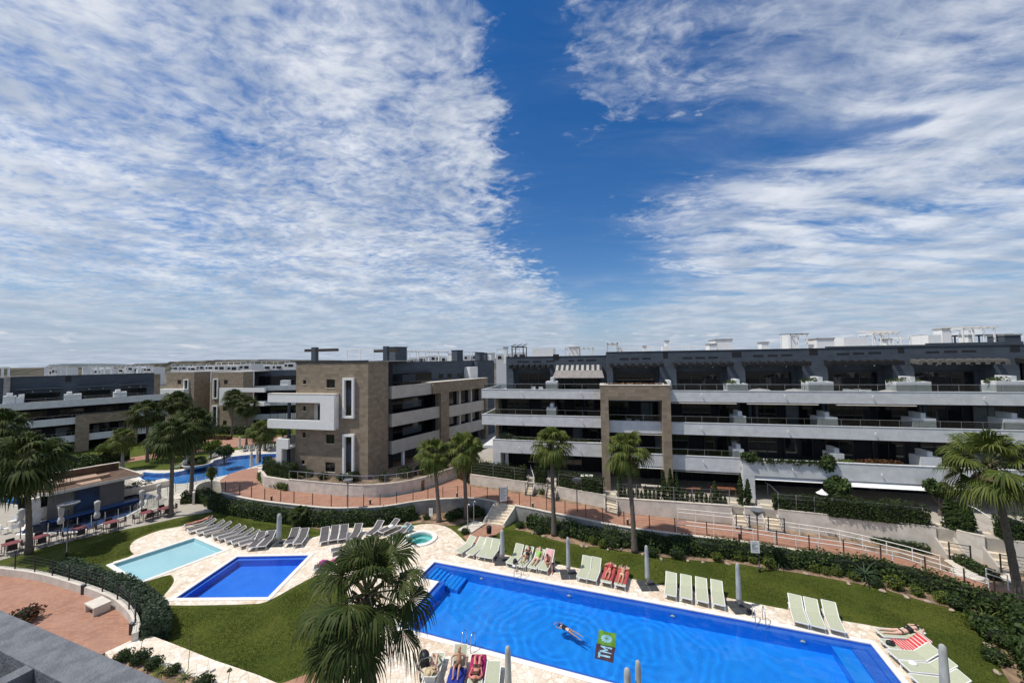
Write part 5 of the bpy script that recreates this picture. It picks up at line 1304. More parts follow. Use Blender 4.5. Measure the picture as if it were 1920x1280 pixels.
def palm_meshes(seed, N, K, Lp, Ll, mt='palm_leaf', droop=.35, skirt=14, low=-.75, web=.5, spread=105, pw=1.15):
    g = random.Random(seed)
    V, Fq, st = fan_tris(g, N, K, Lp, Ll, lambda t: 1.45+(low-1.45)*t**pw, droop=droop, web=web, spread=spread)
    ob = np_mesh('crown', V, Fq, M[mt]); me = ob.data; bpy.data.objects.remove(ob)
    sm = st.mesh('leaf_stalks', M['petiole'])
    V, Fq, _ = fan_tris(g, skirt, max(10, K//2), Lp*.75, Ll*.85, lambda t: -.75-.6*t, spread=60, droop=.6)
    ob = np_mesh('dead_leaves', V, Fq, M['palm_dead']); dm = ob.data; bpy.data.objects.remove(ob)
    return me, sm, dm
PV = [palm_meshes(11, 40, 20, .92, .85, droop=.42, low=-1.05, skirt=20), palm_meshes(12, 42, 20, .95, .82, droop=.5, low=-1.1, skirt=22), palm_meshes(13, 40, 20, .9, .85, 'palm_leaf_dark', .5, low=-1.0, skirt=18), palm_meshes(14, 30, 34, .98, .95, droop=.32, web=.55, low=-.9, skirt=20)]
PFG = palm_meshes(21, 33, 44, 1.12, .95, 'palm_leaf_dark', .38, 12, -1.05, .60, 112, 1.0)
palm_i = [0]
def palm(base, H, label, rad=1.0, var=0, lean=(0,0), r0=.20, r1=.13, group='fan palms of the gardens', meshes=None, smooth=False, name='palm_tree'):
    root = thing(name, label, 'palm tree', tuple(base), 0, group); palm_i[0] += 1
    g = random.Random(palm_i[0]); me, sm, dm = meshes or PV[var]
    mb = MB(); n = 26; pts = []; rs = []
    for i in range(n):
        t = i/(n-1); pts.append(Vector((lean[0]*t**1.6, lean[1]*t**1.6, H*t))); rs.append((r0*(1.35-.35*min(1,t*6)) + (r1-r0)*t)*(1+(.07 if i%2 else -.05)*(0 if smooth else 1)))
    mb.tube(pts, rs, 12); mb.build('trunk', M['trunk_smooth' if smooth else 'trunk'], root, True)
    top = pts[-1]
    if not smooth:
        bt = MB()
        for i in range(46):
            a = i*2.39996; t = i/45; z = -1.1+1.15*t; rr_ = r1*1.15+.10*t; d = Vector((math.cos(a), math.sin(a), 0)); b = top+Vector((0,0,z))
            bt.bar(b+d*rr_*.5, b+d*(rr_+.13)+Vector((0,0,.22)), .09, .035)
        bt.build('leaf_bases', M['palm_dead'], root)
    rot = g.uniform(0, 6.28)
    for nm, m_ in (('crown', me), ('leaf_stalks', sm), ('dead_leaves', dm)):
        if smooth and nm == 'dead_leaves': continue
        o = bpy.data.objects.new(nm, m_); COL.objects.link(o); o.parent = root; o.location = top; o.rotation_euler = (g.uniform(-.06,.06), g.uniform(-.06,.06), rot); o.scale = (rad,)*3
        if nm == 'dead_leaves': o.scale = (rad*.8,)*3
    return root
def palm_px(ub, vb, uc, vc, rpx, label, var=0, z0=0.0, depth=None, **kw):
    """palm from photo pixels: base, crown centre, crown radius"""
    b = G(ub, vb, z0) if depth is None else Vector((atd(uc, vc, depth).x, depth, z0))
    c = atd(uc, vc, b.y); lean = (c.x-b.x, 0)
    rad = rpx/F_PX*b.y/1.75
    if 'smooth' in kw and kw['smooth']: lean = (0,0)
    return palm(b, c.z-z0, label, rad, var, lean, **kw)
# foreground palm
fgc = atd(688, 1112, 10.6)
palm((fgc.x+.15, 10.6, 0), fgc.z, 'large fan palm in the foreground with drooping dark fronds, left of the long pool', 1.0, lean=(-.15,0), r0=.24, r1=.17, meshes=PFG)
palm_px(823, 978, 812, 848, 40, 'fan palm beside the spa, left one of the close pair', 0)
palm_px(874, 972, 868, 838, 42, 'fan palm near the stair foot, right one of the close pair', 1)
palm_px(1039, 1004, 1033, 832, 46, 'fan palm between the stairs and the first lamp post, in front of the white band', 0)
palm_px(1190, 1035, 1175, 842, 48, 'fan palm in front of the tan stone frame', 1)
palm_px(1915, 1165, 1856, 868, 80, 'bright fan palm with leaning trunk at the right edge of the photo', 3)
palm_px(54, 1038, 48, 862, 78, 'dark fan palm standing by the bar terrace tables, lower left', 2)
palm_px(320, 968, 325, 815, 48, 'left of two dark fan palms beside the round bar terrace', 2)
palm_px(358, 942, 365, 793, 46, 'right of two dark fan palms beside the round bar terrace', 2)
palm_px(276, 866, 275, 772, 34, 'fan palm in front of the slate block beside its tan stone frame', 2)
palm_px(333, 850, 333, 752, 30, 'smaller fan palm behind the two dark palms, before the tan end blocks', 2)
palm_px(-30, 935, 2, 800, 52, 'dark fan palm cut off by the left edge, behind the bar', 2)
palm_px(229, 880, 228, 820, 26, 'slender palm with smooth grey trunk behind the bar roof', 1, smooth=True, r0=.22, r1=.12)
palm_px(434, 820, 439, 744, 23, 'thin fan palm before the nearer tan end block, left of two', 2, r0=.16, r1=.1)
palm_px(462, 834, 463, 759, 25, 'thin fan palm before the nearer tan end block, right of two', 2, r0=.16, r1=.1)
palm_px(487, 866, 489, 805, 26, 'light green palm left of the white balcony by the lagoon', 1, r0=.15, r1=.1)
palm_px(497, 845, 500, 812, 18, 'small palm on the far lawn beyond the lagoon loungers', 1, r0=.15, r1=.1)
palm_px(397, 930, 397, 883, 12, 'small thin palm on the lower lawn by the curved terrace wall', 1, r0=.06, r1=.05)
palm_px(561, 985, 561, 962, 22, 'short bushy palm in front of the curved retaining wall', 2, r0=.16, r1=.14)
# ---- hedges
def seg_px(px, z=0.0, f=None): return [(f(u,v) if f else G(u,v,z)) for u, v in px]
hl = offset_line([p for p in w1], .75); hl = [Vector((p.x,p.y,0)) for p in hl]
hedge([G(345,942), G(392,938), Vector((hl[0].x+.3, hl[0].y-.3,0))] + hl[1:9], 1.1, 1.15, 'long dark hedge under the curved wall, left of the stairs', mt='hedge')
hr = offset_line([p for p in w2], .75); hr = [Vector((p.x,p.y,0)) for p in hr]
hedge(hr[1:6], 1.1, .95, 'dark hedge right of the stairs up to the second palm', mt='hedge', lump=.25)
hedge(hr[5:], 1.05, 1.10, 'long dark hedge running beside the ramp to the right edge', mt='hedge', lump=.16)
ph = offset_line(pl_in, -.95); ph = [Vector((p.x,p.y,0)) for p in ph if p.y > 18.3 and p.x > -32]
hedge(ph, 1.1, 1.25, 'grey-green clipped hedge curving round the terracotta plaza', mt='hedge_sage', leaf=.10, dens=190)
hedge([G(1925,1172), G(1938,1205), G(1952,1250), G(1975,1310)], 1.4, 1.4, 'loose dark hedge at the lower right corner', mt='hedge', lump=.3, leaf=.13)
# low bright hedges between path and garden walls
for px, lab, mt in [([(882,905),(985,920)],'low bright hedge at the foot of the first garden wall','hedge_bright'),([(1004,924),(1022,928)],'short bright hedge between the first two garden gates','hedge_bright'),([(1050,932),(1132,947)],'low bright hedge beside the path behind the lamp post','hedge_bright'),([(1160,953),(1366,978)],'low yellowish hedge under the garden wall, right of the tan frame','hedge_bright'),([(1404,984),(1430,988)],'short clipped hedge behind the lamp post with the notice','hedge'),([(1464,992),(1590,1010)],'low clipped hedge behind the white handrail','hedge'),([(1640,1018),(1752,1042)],'low dark hedge climbing along the grey garden wall','hedge'),([(1815,1062),(1880,1095)],'green ground hedge beside the stepping stones','hedge')]:
    P = [GP(u,v)+Vector((0,.45,0)) for u, v in px]
    hedge([Vector((p.x,p.y,0)) for p in P], .75, .55, lab, zb=lambda x: pathz(x), mt=mt, leaf=.09, dens=160)
P = [G(u,v,1.3)+Vector((.0,.5,0)) for u, v in [(486,898),(500,912),(537,921)]]
hedge([Vector((p.x,p.y,0)) for p in P], .9, .75, 'rounded low hedge at the bend of the path by the tan building', zb=1.3, mt='hedge_bright')
# garden hedges on the terrace
def tline(px, back=.55): return [G(u,v,TZ)+Vector((0,back,0)) for u, v in px]
for px, h, w_, lab in [([(884,890),(985,904)],1.45,.7,'tall dark hedge behind wire fence at the left end of the white block'),([(1006,907),(1024,909)],1.7,.7,'short tall hedge between two garden stairs'),([(1048,914),(1132,929)],1.5,.7,'tall dark hedge in front of the ground floor terrace, left of the tan frame'),([(1462,957),(1560,967)],1.25,.7,'dark clipped hedge in front of the garden with white parasol'),([(1562,968),(1752,989)],1.45,.9,'solid dark hedge on the long grey garden wall'),([(1895,1014),(1960,1022)],1.5,.9,'dark hedge block at the far right garden')]:
    P = tline(px); hedge([Vector((p.x,p.y,0)) for p in P], w_, h, lab, zb=TZ-.05, mt='cypress', leaf=.09, dens=150, lump=.12)
P = [G(u,v,TZ)+Vector((.2,.7,0)) for u, v in [(489,884),(498,893),(541,901)]]
hedge([Vector((p.x,p.y,0)) for p in P], .8, 1.6, 'tall dark hedge round the garden left of the tan building', zb=TZ-.05, mt='cypress')
# columnar shrubs
def column_proto(label, loc):
    r = thing('cypress_shrub', label, 'cypress', loc, 0, 'small columnar cypresses on the garden walls')
    g = np.random.default_rng(5); n = 330; z = g.random(n)**.8; a = g.random(n)*6.283; rr_ = .17*(1-z**2.2)*(.75+.35*g.random(n))+.015
    Pn = np.stack([np.cos(a)*rr_, np.sin(a)*rr_, z*1.15+.03],1); V, Fq = leafquads(Pn, np.stack([np.cos(a),np.sin(a),.4+0*a],1), .075, g, .5); np_mesh('foliage', V, Fq, M['cypress'], r)
    MB().lathe([(.025,0),(.11,.12),(.12,.5),(.05,.95),(.01,1.1)], n=8).build('branches', M['core'], r); return r
cp0 = None
cols = [(u, 'row') for u in range(1166, 1245, 8)] + [(u, 'row2') for u in range(1284, 1366, 9)]
for i, (u, k) in enumerate(cols):
    v = vline(gw_px, u); p = G(u, v, TZ)+Vector((0,.4,0)); p.z = TZ-.05
    lab = ('small thin cypress, %s from the left in the row %s' % (ORD[i] if k == 'row' else ORD[i-10], 'between palm trunk and tall cypresses' if k == 'row' else 'right of the tall cypresses'))
    if cp0 is None: cp0 = column_proto(lab, tuple(p)); o = cp0
    else: o = dup(cp0, tuple(p), u*1.7, lab)
    o.scale = (1, 1, .9+.25*math.sin(u*1.9))
for i, (u, s, lab) in enumerate([(1252,2.3,'tall narrow cypress against the right pillar of the tan frame'),(1265,2.5,'tall narrow cypress just right of the tan frame pillar'),(1277,2.2,'third tall cypress right of the tan frame'),(1350,1.7,'medium cypress by the red garden table'),(1400,2.3,'narrow cypress beside the white wall pier, left one'),(1414,2.0,'narrow cypress beside the white wall pier, right one'),(1166,1.9,'medium cypress at the garden stair right of the frame'),(1802,2.0,'columnar hedge shrub at the top of the sloping garden wall, first of six'),(1811,1.9,'columnar hedge shrub on the sloping garden wall, second of six'),(1820,1.9,'columnar hedge shrub on the sloping garden wall, third of six'),(1829,1.8,'columnar hedge shrub on the sloping garden wall, fourth of six'),(1838,1.8,'columnar hedge shrub on the sloping garden wall, fifth of six'),(1845,1.7,'columnar hedge shrub on the sloping garden wall, sixth of six')]):
    v = vline(gw_px, u); p = G(u, v, TZ)+Vector((0,.75,0)); p.z = TZ-.05
    o = dup(cp0, tuple(p), u, lab, (1.6 if i < 7 else 1.9, 1.6 if i < 7 else 1.9, s/1.15*1.05), 'taller columnar cypresses in the gardens')
# ball shrubs and border plants
sp0 = shrub_proto('ball_shrub', 'round lime green ball shrub right of the lamp post notice', 'shrub', .42, .72, 'shrub_lime', 520, .06, 'clipped ball shrubs in the flower bed', tuple(G(1442,1064)))
for i, (u, v, s, lab) in enumerate([(1411,1056,.75,'small lime ball shrub left of the notice post'),(1344,1052,.85,'lime ball shrub, right one of the two left of the notice'),(1384,1052,.9,'lime ball shrub between the cut square bush and the notice post') if False else (1385,1051,.85,'lime ball shrub, nearest left of the notice post'),(1527,1072,.8,'lime ball shrub, first of three between notice and agave'),(1547,1077,.7,'lime ball shrub, middle of three between notice and agave'),(1567,1079,.85,'lime ball shrub, last of three between notice and agave'),(1601,1087,.8,'lime ball shrub just left of the big agave'),(1678,1105,1.15,'wide lime shrub right of the big agave'),(1720,1117,.8,'small lime shrub further right in the stony border'),(1765,1130,.9,'lime shrub before the hedge near the right palm'),(1129,1026,.75,'small round shrub left of the fan palm by the frame'),(1112,1020,.85,'yellowish shrub among border stones between the palms'),(505,1000,.6,'small shrub at lawn edge behind the sun loungers'),(853,958,.0,'')]):
    if s <= 0: continue
    dup(sp0, tuple(G(u,v)), i*1.1, lab, s)
sq = shrub_proto('bush', 'square cut dark bush right of the fan palm by the frame', 'shrub', .62, .75, 'hedge', 700, .08, 'dark bushes in the flower bed', tuple(G(1268,1044)))
for i, (u, v, s, lab) in enumerate([(1221,1041,.8,'dark rounded bush just right of the palm trunk'),(1012,1000,.8,'dark bush left of the third palm'),(975,989,.7,'small dark bush nearest the stairs'),(1057,1007,.7,'dark bush right of the third palm'),(1150,1024,1.2,'large spiky dark bush left of the palm by the frame'),(1160,1012,1.1,'dark bush before the wall left of that palm, behind'),(1480,1063,.6,'low dark bush right of the notice ball shrub'),(1640,1098,.7,'dark bush under the agave'),(1795,1140,.9,'dark bush in the stony corner border'),(665,985,.7,'low green bush behind the grey loungers near the lamp'),(702,983,.7,'low bush right of the lamp post behind the loungers'),(742,977,.6,'small bush left of the spa decking'),(778,973,.7,'low bush behind the turquoise towel'),(800,973,.6,'low bush left of the notice by the palms'),(872,1000,.6,'round bush beside the shower platform'),(845,975,1.0,'dark bush behind the spa between the palms'),(860,970,1.1,'dark bush left of the shower posts'),(893,968,1.2,'dark bush between shower and stairs'),(600,985,.6,'low bush behind lawn left of the grey loungers'),(590,982,.7,'bush beside the short palm'),(465,965,.8,'bush at the left end of the lawn border'),(480,970,.7,'second bush at the left end of the lawn border'),(1855,1190,1.3,'green bush in the right stony corner'),(1880,1210,1.2,'green bush beside the loose hedge, lower right'),(1868,1240,.8,'small bush on the soil strip, lower right')]):
    dup(sq, tuple(G(u,v)), i*.9, lab, s)
rosette('agave', 'big spiky dark cycad in front of the hedge', 'cycad', 44, 1.25, 'agave', tuple(G(1622,1090)), .07, seed=2, stem=.3)
rosette('agave', 'spiky dark cycad right of the notice post', 'cycad', 34, 1.0, 'agave', tuple(G(1462,1062)), .06, seed=3, stem=.2)
rosette('agave', 'spiky plant right of the third palm', 'cycad', 30, .9, 'hedge', tuple(G(1148,1020)), .07, seed=4, stem=.2)
rosette('yucca', 'yellowish spiky yucca in the lower right corner', 'yucca', 26, 1.2, 'shrub_lime', tuple(G(1850,1180)), .05, seed=6, stem=.1)
rosette('agave', 'low spiky plants at the grey wall beside the second gate', 'cycad', 26, .8, 'agave', tuple(GP(1845,1052)), .06, seed=8, stem=.1)
rosette('agave', 'spiky plant on the bed behind the white handrail', 'cycad', 20, .6, 'shrub_lime', tuple(GP(1600,1010)), .05, seed=9, stem=.05)
NTH = lambda n: str(n)+('th' if 10 < n%100 < 14 else {1:'st',2:'nd',3:'rd'}.get(n%10, 'th'))
# border stones
rs = random.Random(8); k = 0
for (u, v) in [(1000,1000),(1020,1006),(1090,1024),(1100,1026),(1140,1031),(1165,1030),(1205,1040),(1240,1049),(1290,1052),(1318,1055),(1365,1058),(1425,1063),(1510,1076),(1590,1094),(1655,1109),(1700,1120),(1740,1129),(1785,1145),(1830,1160),(1853,1212),(1870,1262)]:
    k += 1; p = G(u, v); o = thing('border_rock', 'pale border stone, number %d along the flower bed' % k if False else ['flat','low','rounded','broken'][k%4]+' pale stone edging the flower bed', 'rock', (p.x, p.y, 0), rs.random()*3, 'pale stones edging the flower beds')
    M_ = MB(); M_.ball((0,0,.05), rs.uniform(.12,.24), rs.uniform(.09,.15), rs.uniform(.07,.12), 9, 6); M_.v = [(x+rs.uniform(-.04,.04), y+rs.uniform(-.04,.04), z+rs.uniform(-.02,.02)) for x,y,z in M_.v]; M_.build('rock', M['rock'], o, True)
    o['label'] = 'pale border stone of the lawn flower beds, %s in order from the stairs side' % NTH(k)
# trees and bushes on the left
def tree(loc, H, rad, label, mt='hedge', seed=1, n=1500, leaf=.22, trunk=.35, group=None):
    r = thing('tree', label, 'tree', tuple(loc), 0, group); g = random.Random(seed)
    t = MB().tube([(0,0,0),(.05,0,H*trunk),(0,.05,H*.6)], [.12,.09,.05], 8); 
    for i in range(5): a = i*1.26; t.tube([(.03,0,H*trunk*.9),(math.cos(a)*rad*.6, math.sin(a)*rad*.6, H*(.6+.1*g.random()))], [.06,.02], 6, False)
    t.build('trunk', M['trunk'], r)
    Vs = []; Fs = []; b = 0; gg = np.random.default_rng(seed)
    for i in range(7):
        a = i*2.4; c = np.array([math.cos(a)*rad*.5*(i>0), math.sin(a)*rad*.5*(i>0), H*(.62+.2*g.random())]); m_ = n//7
        d = gg.normal(size=(m_,3)); d /= np.linalg.norm(d,axis=1)[:,None]; Pn = c+d*(.45+.55*gg.random((m_,1)))*np.array([rad*.55, rad*.55, H*.2])
        V, Fq = leafquads(Pn, d, leaf, gg); Vs.append(V); Fs.append(Fq+b); b += len(V)
    np_mesh('crown', np.vstack(Vs), np.vstack(Fs), M[mt], r); return r
tree(G(205,866), 3.2, 1.7, 'small bright green tree beside the pink walk, behind the bar roof', 'hedge_bright', 3)
tree(G(350,876), 3.4, 1.6, 'dark leafy tree left of the lagoon deck', 'hedge', 4)
tree(G(395,865), 3.2, 1.4, 'banana-like bright plant clump beside the lagoon', 'shrub_lime', 5)
tree(G(420,873), 3.0, 1.2, 'leafy dark plant right of the banana clump', 'hedge', 6)
tree(G(530,828), 3.0, 1.6, 'small green tree near the white balcony of the tan building', 'hedge_bright', 7)
tree(G(120,905), 2.6, 1.8, 'dark bush tree behind the bar roof', 'hedge', 8)
tree(G(165,890), 2.4, 1.2, 'spiky dark shrub beside the pink walk', 'hedge', 9)
tree(G(30,930), 3.4, 2.2, 'dark tree mass at the left edge behind the bar', 'hedge', 10)
tree(G(870,880,TZ), 3.4, 1.3, 'palm-like shrub in the garden between tan building and white block', 'hedge', 11)
tree(G(890,872,TZ), 3.0, 1.2, 'leafy shrub by the left end of the white block', 'hedge_bright', 12)
p = FB.w(SX(1566,900,-1.0), -1.3, TZ-.05); tree(p, 2.7, .85, 'leafy tree between the two open white awnings', 'hedge', 13, trunk=.3)
p = FB.w(SX(1752,900,-1.0), -1.3, TZ-.05); tree(p, 2.8, .8, 'slim leafy tree right of the open white awning', 'hedge', 14, trunk=.3)
for px, lab, h in [([(-30,892),(60,884),(150,874),(240,862)],'dark hedge in front of the slate block',1.5),([(280,850),(345,842),(375,836)],'dark hedge left of the terracotta walk',1.2),([(395,812),(470,815),(540,812)],'dark railing hedge before the tan end blocks',1.6),([(565,862),(600,850)],'hedge',1.0)]:
    if lab == 'hedge': continue
    hedge([G(u,v) for u, v in px], 1.0, h, lab, mt='hedge', leaf=.2, dens=50)
hedge([G(372,826), G(400,822), G(430,824)], 1.2, .6, 'red flowering ground cover beside the far walk', mt='red_leaf', leaf=.16, dens=60)
# planting on the garden bank by the tan building
for i, (u, v, s, lab) in enumerate([(575,893,1.0,'low green bush behind the glass rail, left end'),(605,897,.9,'low green bush behind the glass rail under the window'),(660,901,1.2,'green bush below the tall white window'),(720,900,1.0,'low bush right of the tan corner'),(760,893,1.3,'dark bush by the wing terrace'),(790,887,1.2,'dark bush further along the wing terrace'),(640,899,.8,'small bush left of the tall white window')]):
    dup(sq, tuple(G(u,v,TZ-.02)), i, lab, s)
# foreground bed plants
rosette('yucca', 'bright strappy plant in the foreground bed', 'plant', 30, .55, 'shrub_lime', tuple(G(300,1262,.56)), .035, seed=12)
rosette('yucca', 'second strappy plant in the foreground bed', 'plant', 26, .5, 'hedge_bright', tuple(G(345,1272,.56)), .035, seed=13)
for i, (u, v, s, lab) in enumerate([(232,1237,.6,'grey-green low shrub at the left end of the foreground bed'),(262,1242,.7,'low shrub in the foreground bed behind the strappy plant'),(288,1252,.6,'low shrub in the middle of the foreground bed'),(380,1290,.7,'low shrub at the bottom end of the foreground bed'),(325,1262,.5,'small shrub between the two strappy plants')]):
    dup(sq, tuple(G(u,v,.55)), i, lab, s)
shrub_proto('red_bush', 'dark red bush beside our own roof edge, lower left', 'shrub', .7, .8, 'red_leaf', 300, .10, None, tuple(G(48,1165,PZ)))
def stalk(loc, H, label, seed):
    o = thing('flower_stalk', label, 'plant', tuple(loc)); g = random.Random(seed)
    MB().tube([(0,0,0),(.05,0,H*.5),(.12,0,H)], .012, 5).build('stem', M['petiole'], o)
    leafblob('flower_head', (.12,0,H), (.09,.09,.05), 40, .06, M['hedge_bright'], o, seed)
stalk(G(352,1262,.55), 1.7, 'tall thin flower stalk rising from the foreground bed, in front of the lawn', 3)
stalk(G(262,1232,.55), .9, 'short flower stalk at the edge of the foreground bed', 4)
stalk(G(425,1300,.55), 1.0, 'flower stalk at the bottom edge of the foreground bed', 5)

# ---- blades of grass standing on the mown lawns near the viewer
def blades(polys, n, seed=5):
    g = np.random.default_rng(seed); T = []
    for poly in polys:
        P = [Vector((p.x,p.y,0)) for p in poly]
        for t in geometry.tessellate_polygon([P]): T.append([[P[k].x, P[k].y] for k in t])
    T = np.array(T); ar = np.abs(np.cross(T[:,1]-T[:,0], T[:,2]-T[:,0]))/2; idx = g.choice(len(T), n, p=ar/ar.sum()); a = g.random((n,1)); b = g.random((n,1)); sw = (a+b) > 1; a = np.where(sw,1-a,a); b = np.where(sw,1-b,b)
    Pn = T[idx,0]+a*(T[idx,1]-T[idx,0])+b*(T[idx,2]-T[idx,0]); h = g.uniform(.025,.06,n)*(1+.5*np.sin(Pn[:,0]*1.7)*np.cos(Pn[:,1]*1.3)); th = g.random(n)*6.283; w_ = .012
    d = np.stack([np.cos(th), np.sin(th)],1)*w_; tp = g.normal(size=(n,2))*.018
    V = np.stack([np.c_[Pn-d, np.zeros(n)], np.c_[Pn+d, np.zeros(n)], np.c_[Pn+tp, h]],1).reshape(-1,3)
    o = np_mesh('grass', V, np.arange(3*n).reshape(n,3), M['grass_blade']); o['kind'] = 'stuff'; o['label'] = 'short mown green grass of the pool lawns'
M['grass_blade'] = leafmat('grass_blades', [(.035,.055,.010), (.060,.082,.014), (.095,.105,.022), (.15,.14,.04)], .8, .3)
lawnL = [G(u,v) for u,v in [(310,1140),(480,1137),(508,1131),(572,1094),(602,1080),(618,1078),(648,1105),(655,1150),(650,1190),(620,1235),(582,1256),(533,1275),(515,1278),(275,1186),(300,1160),(300,1145)]]
lawnR = [G(u,v) for u,v in [(892,1022),(948,1038),(1037,1053),(1180,1081),(1242,1094),(1367,1118),(1474,1139),(1575,1160),(1637,1170),(1682,1180),(1710,1197),(1768,1233),(1795,1256),(1818,1285),(1850,1290),(1880,1285),(1862,1220),(1850,1180),(1800,1148),(1700,1122),(1600,1096),(1490,1074),(1330,1054),(1190,1040),(1090,1026),(1040,1016),(1000,1002),(965,995),(945,992),(935,1000)]]
lawnM = [G(u,v) for u,v in [(140,1030),(262,990),(330,975),(440,968),(480,980),(560,990),(600,1000),(540,1008),(478,1004),(420,989),(352,981),(295,992),(262,1005),(243,1015),(241,1028),(250,1038),(196,1056),(170,1066),(120,1048)]]
lawnN = [G(u,v) for u,v in [(264,1092),(318,1078),(324,1090),(312,1108),(300,1124),(285,1130),(262,1100)]]
blades([lawnL, lawnR, lawnM, lawnN], 110000)
# ---------------------------------------------------------------- garden walls, stairs, gates
def gwseg(a, b, label, th=.22, extra=0.0, mt='garden_wall'):
    us = [a]+[u for u, v in gw_px if a < u < b]+[b]
    P = [G(u, vline(gw_px, u), TZ) for u in us]; o = P[0]
    r = thing('garden_wall', label, 'wall', (o.x, o.y, 0), 0, 'cream garden walls below the long block')
    MB().wall([p-o for p in P], th, .2, TZ+.02+extra).build('wall_body', M[mt], r)
    MB().wall([p-o+Vector((-.0,-.02,0)) for p in P], th+.05, TZ+.021+extra, TZ+.07+extra).build('coping', M['cap'], r)
    return P
walls = [(881,988,'cream garden wall furthest left, with bright hedge at its foot'),(1002,1026,'very short cream garden wall between two gates'),(1044,1135,'cream garden wall behind the first lamp post'),(1157.5,1372,'cream garden wall right of the tan frame with row of thin cypresses'),(1396,1430,'short cream garden wall behind the lamp post with notice'),(1459,1755,'longest cream garden wall, under the dark clipped hedges'),(1793,1846,'short cream garden wall between the last two iron gates'),(1891,1950,'cream garden wall cut by the right edge')]
for a, b, l in walls: gwseg(a, b, l)
gaps = [(988,1002,'garden stairs behind the first iron gate from the left'),(1026,1044,'garden stairs behind the second iron gate from the left'),(1135,1157.5,'garden stairs at the foot of the left tan pillar'),(1372,1396,'wide garden stairs left of the lamp post with notice'),(1430,1459,'garden stairs with white handrail, right of the lamp post with notice'),(1755,1793,'garden stairs left of the two rightmost gates'),(1846,1891,'garden stairs nearest the right edge')]
for gi, (a, b, l) in enumerate(gaps):
    A = G(a, vline(gw_px, a), TZ); B = G(b, vline(gw_px, b), TZ); bk = Vector((.22,1,0)).normalized(); z0 = pathz(A.x)
    s = thing('garden_stairs', l, 'stairs', (A.x, A.y, 0), 0, 'stairs to the private gardens')
    n = 6; fa = Vector((A.x,A.y,0)); fb_ = Vector((B.x,B.y,0))
    for i in range(n):
        p0 = bk*(2.1*i/n-.9); z1 = z0+(TZ-z0)*(i+1)/n + (.006 if i == n-1 else 0)
        MB().prism([fa-fa+p0+bk*.0, fb_-fa+p0, fb_-fa+bk*1.25, bk*1.25], z0-.3, z1).build('step', M['stair'], s)
    for q in (Vector((0,0,0)), fb_-fa):
        MB().wall([q+bk*(-.9), q+bk*1.2], .10, z0-.3, [z0+.35, TZ+.35]).build('side_wall', M['cream_wall'], s)
    gt = thing('iron_gate', 'dark iron gate with horizontal bars closing the %s garden stairs from the left' % ORD[gi], 'gate', (A.x-bk.x*.95, A.y-bk.y*.95, z0), 0, 'dark iron garden gates')
    w_ = fb_-fa; f = MB()
    for q in (Vector((0,0,0)), w_): f.bar(q, q+Vector((0,0,1.25)), .06)
    for z in (.12, 1.2): f.bar(Vector((0,0,z)), w_+Vector((0,0,z)), .04)
    f.build('frame', M['dark_metal'], gt); f = MB()
    for i in range(4): z = .33+.22*i; f.bar(Vector((0,0,z)), w_+Vector((0,0,z)), .02)
    f.build('bars', M['dark_metal'], gt)
# soil between path and garden walls
A = resample(FA, 60)
def fillbed(px_a, px_b, f_b, name='flower_bed'):
    P = resample([GP(u,v)-Vector((0,0,.012)) for u, v in px_a], 30); Q = resample([f_b(u,v) for u, v in px_b], 30)
    Q = [Vector((q.x, q.y+.1, pathz(q.x)-.012)) for q in Q]
    return struct(MB().ribbon(P, Q).build(name, M['soil']))
T_ = lambda u, v: G(u, v, TZ)
fillbed([p for p in far_px if p[0] >= 860], [(881,890)]+[p for p in gw_px if p[0] > 900]+[(1975,1022)], T_)
fillbed([(482,880),(480,890),(482,905),(500,915),(541,921)], [(489,882),(489,884),(495,892),(510,895),(541,899)], T_)
# curved wall of the tan building with steel rail
mw = smooth_poly(midw[2:], 1, False); o = mw[0]
cw = thing('retaining_wall', 'curved pinkish retaining wall with steel rail below the tan building', 'wall', (o.x, o.y, 0))
MB().wall([p-o for p in mw], .25, 1.0, TZ+.17).build('wall_body', M['garden_wall'], cw)
MB().wall([p-o+Vector((0,-.03,0)) for p in mw], .30, TZ+.171, TZ+.22).build('coping', M['cap'], cw)
rl = MB(); rs_ = resample([p-o+Vector((0,.12,0)) for p in mw], 19)
for p in rs_: rl.bar((p.x,p.y,TZ+.22), (p.x,p.y,TZ+1.05), .04)
rl.build('rail_posts', M['steel'], cw)
t1 = MB().tube([(p.x,p.y,TZ+1.06) for p in rs_], .028, 6); t1.build('handrail', M['steel'], cw)
MB().ribbon([Vector((p.x,p.y,TZ+.28)) for p in rs_], [Vector((p.x,p.y,TZ+1.0)) for p in rs_]).build('glass_panel', M['rail_glass'], cw)
mw2 = midw[:3]; o = mw2[0]; c2 = thing('retaining_wall', 'low curved cream wall with tall dark hedge at the bend of the path', 'wall', (o.x, o.y, 0))
MB().wall([p-o for p in mw2], .25, .9, TZ+.05).build('wall_body', M['garden_wall'], c2); MB().wall([p-o for p in mw2], .28, TZ+.051, TZ+.10).build('coping', M['cap'], c2)
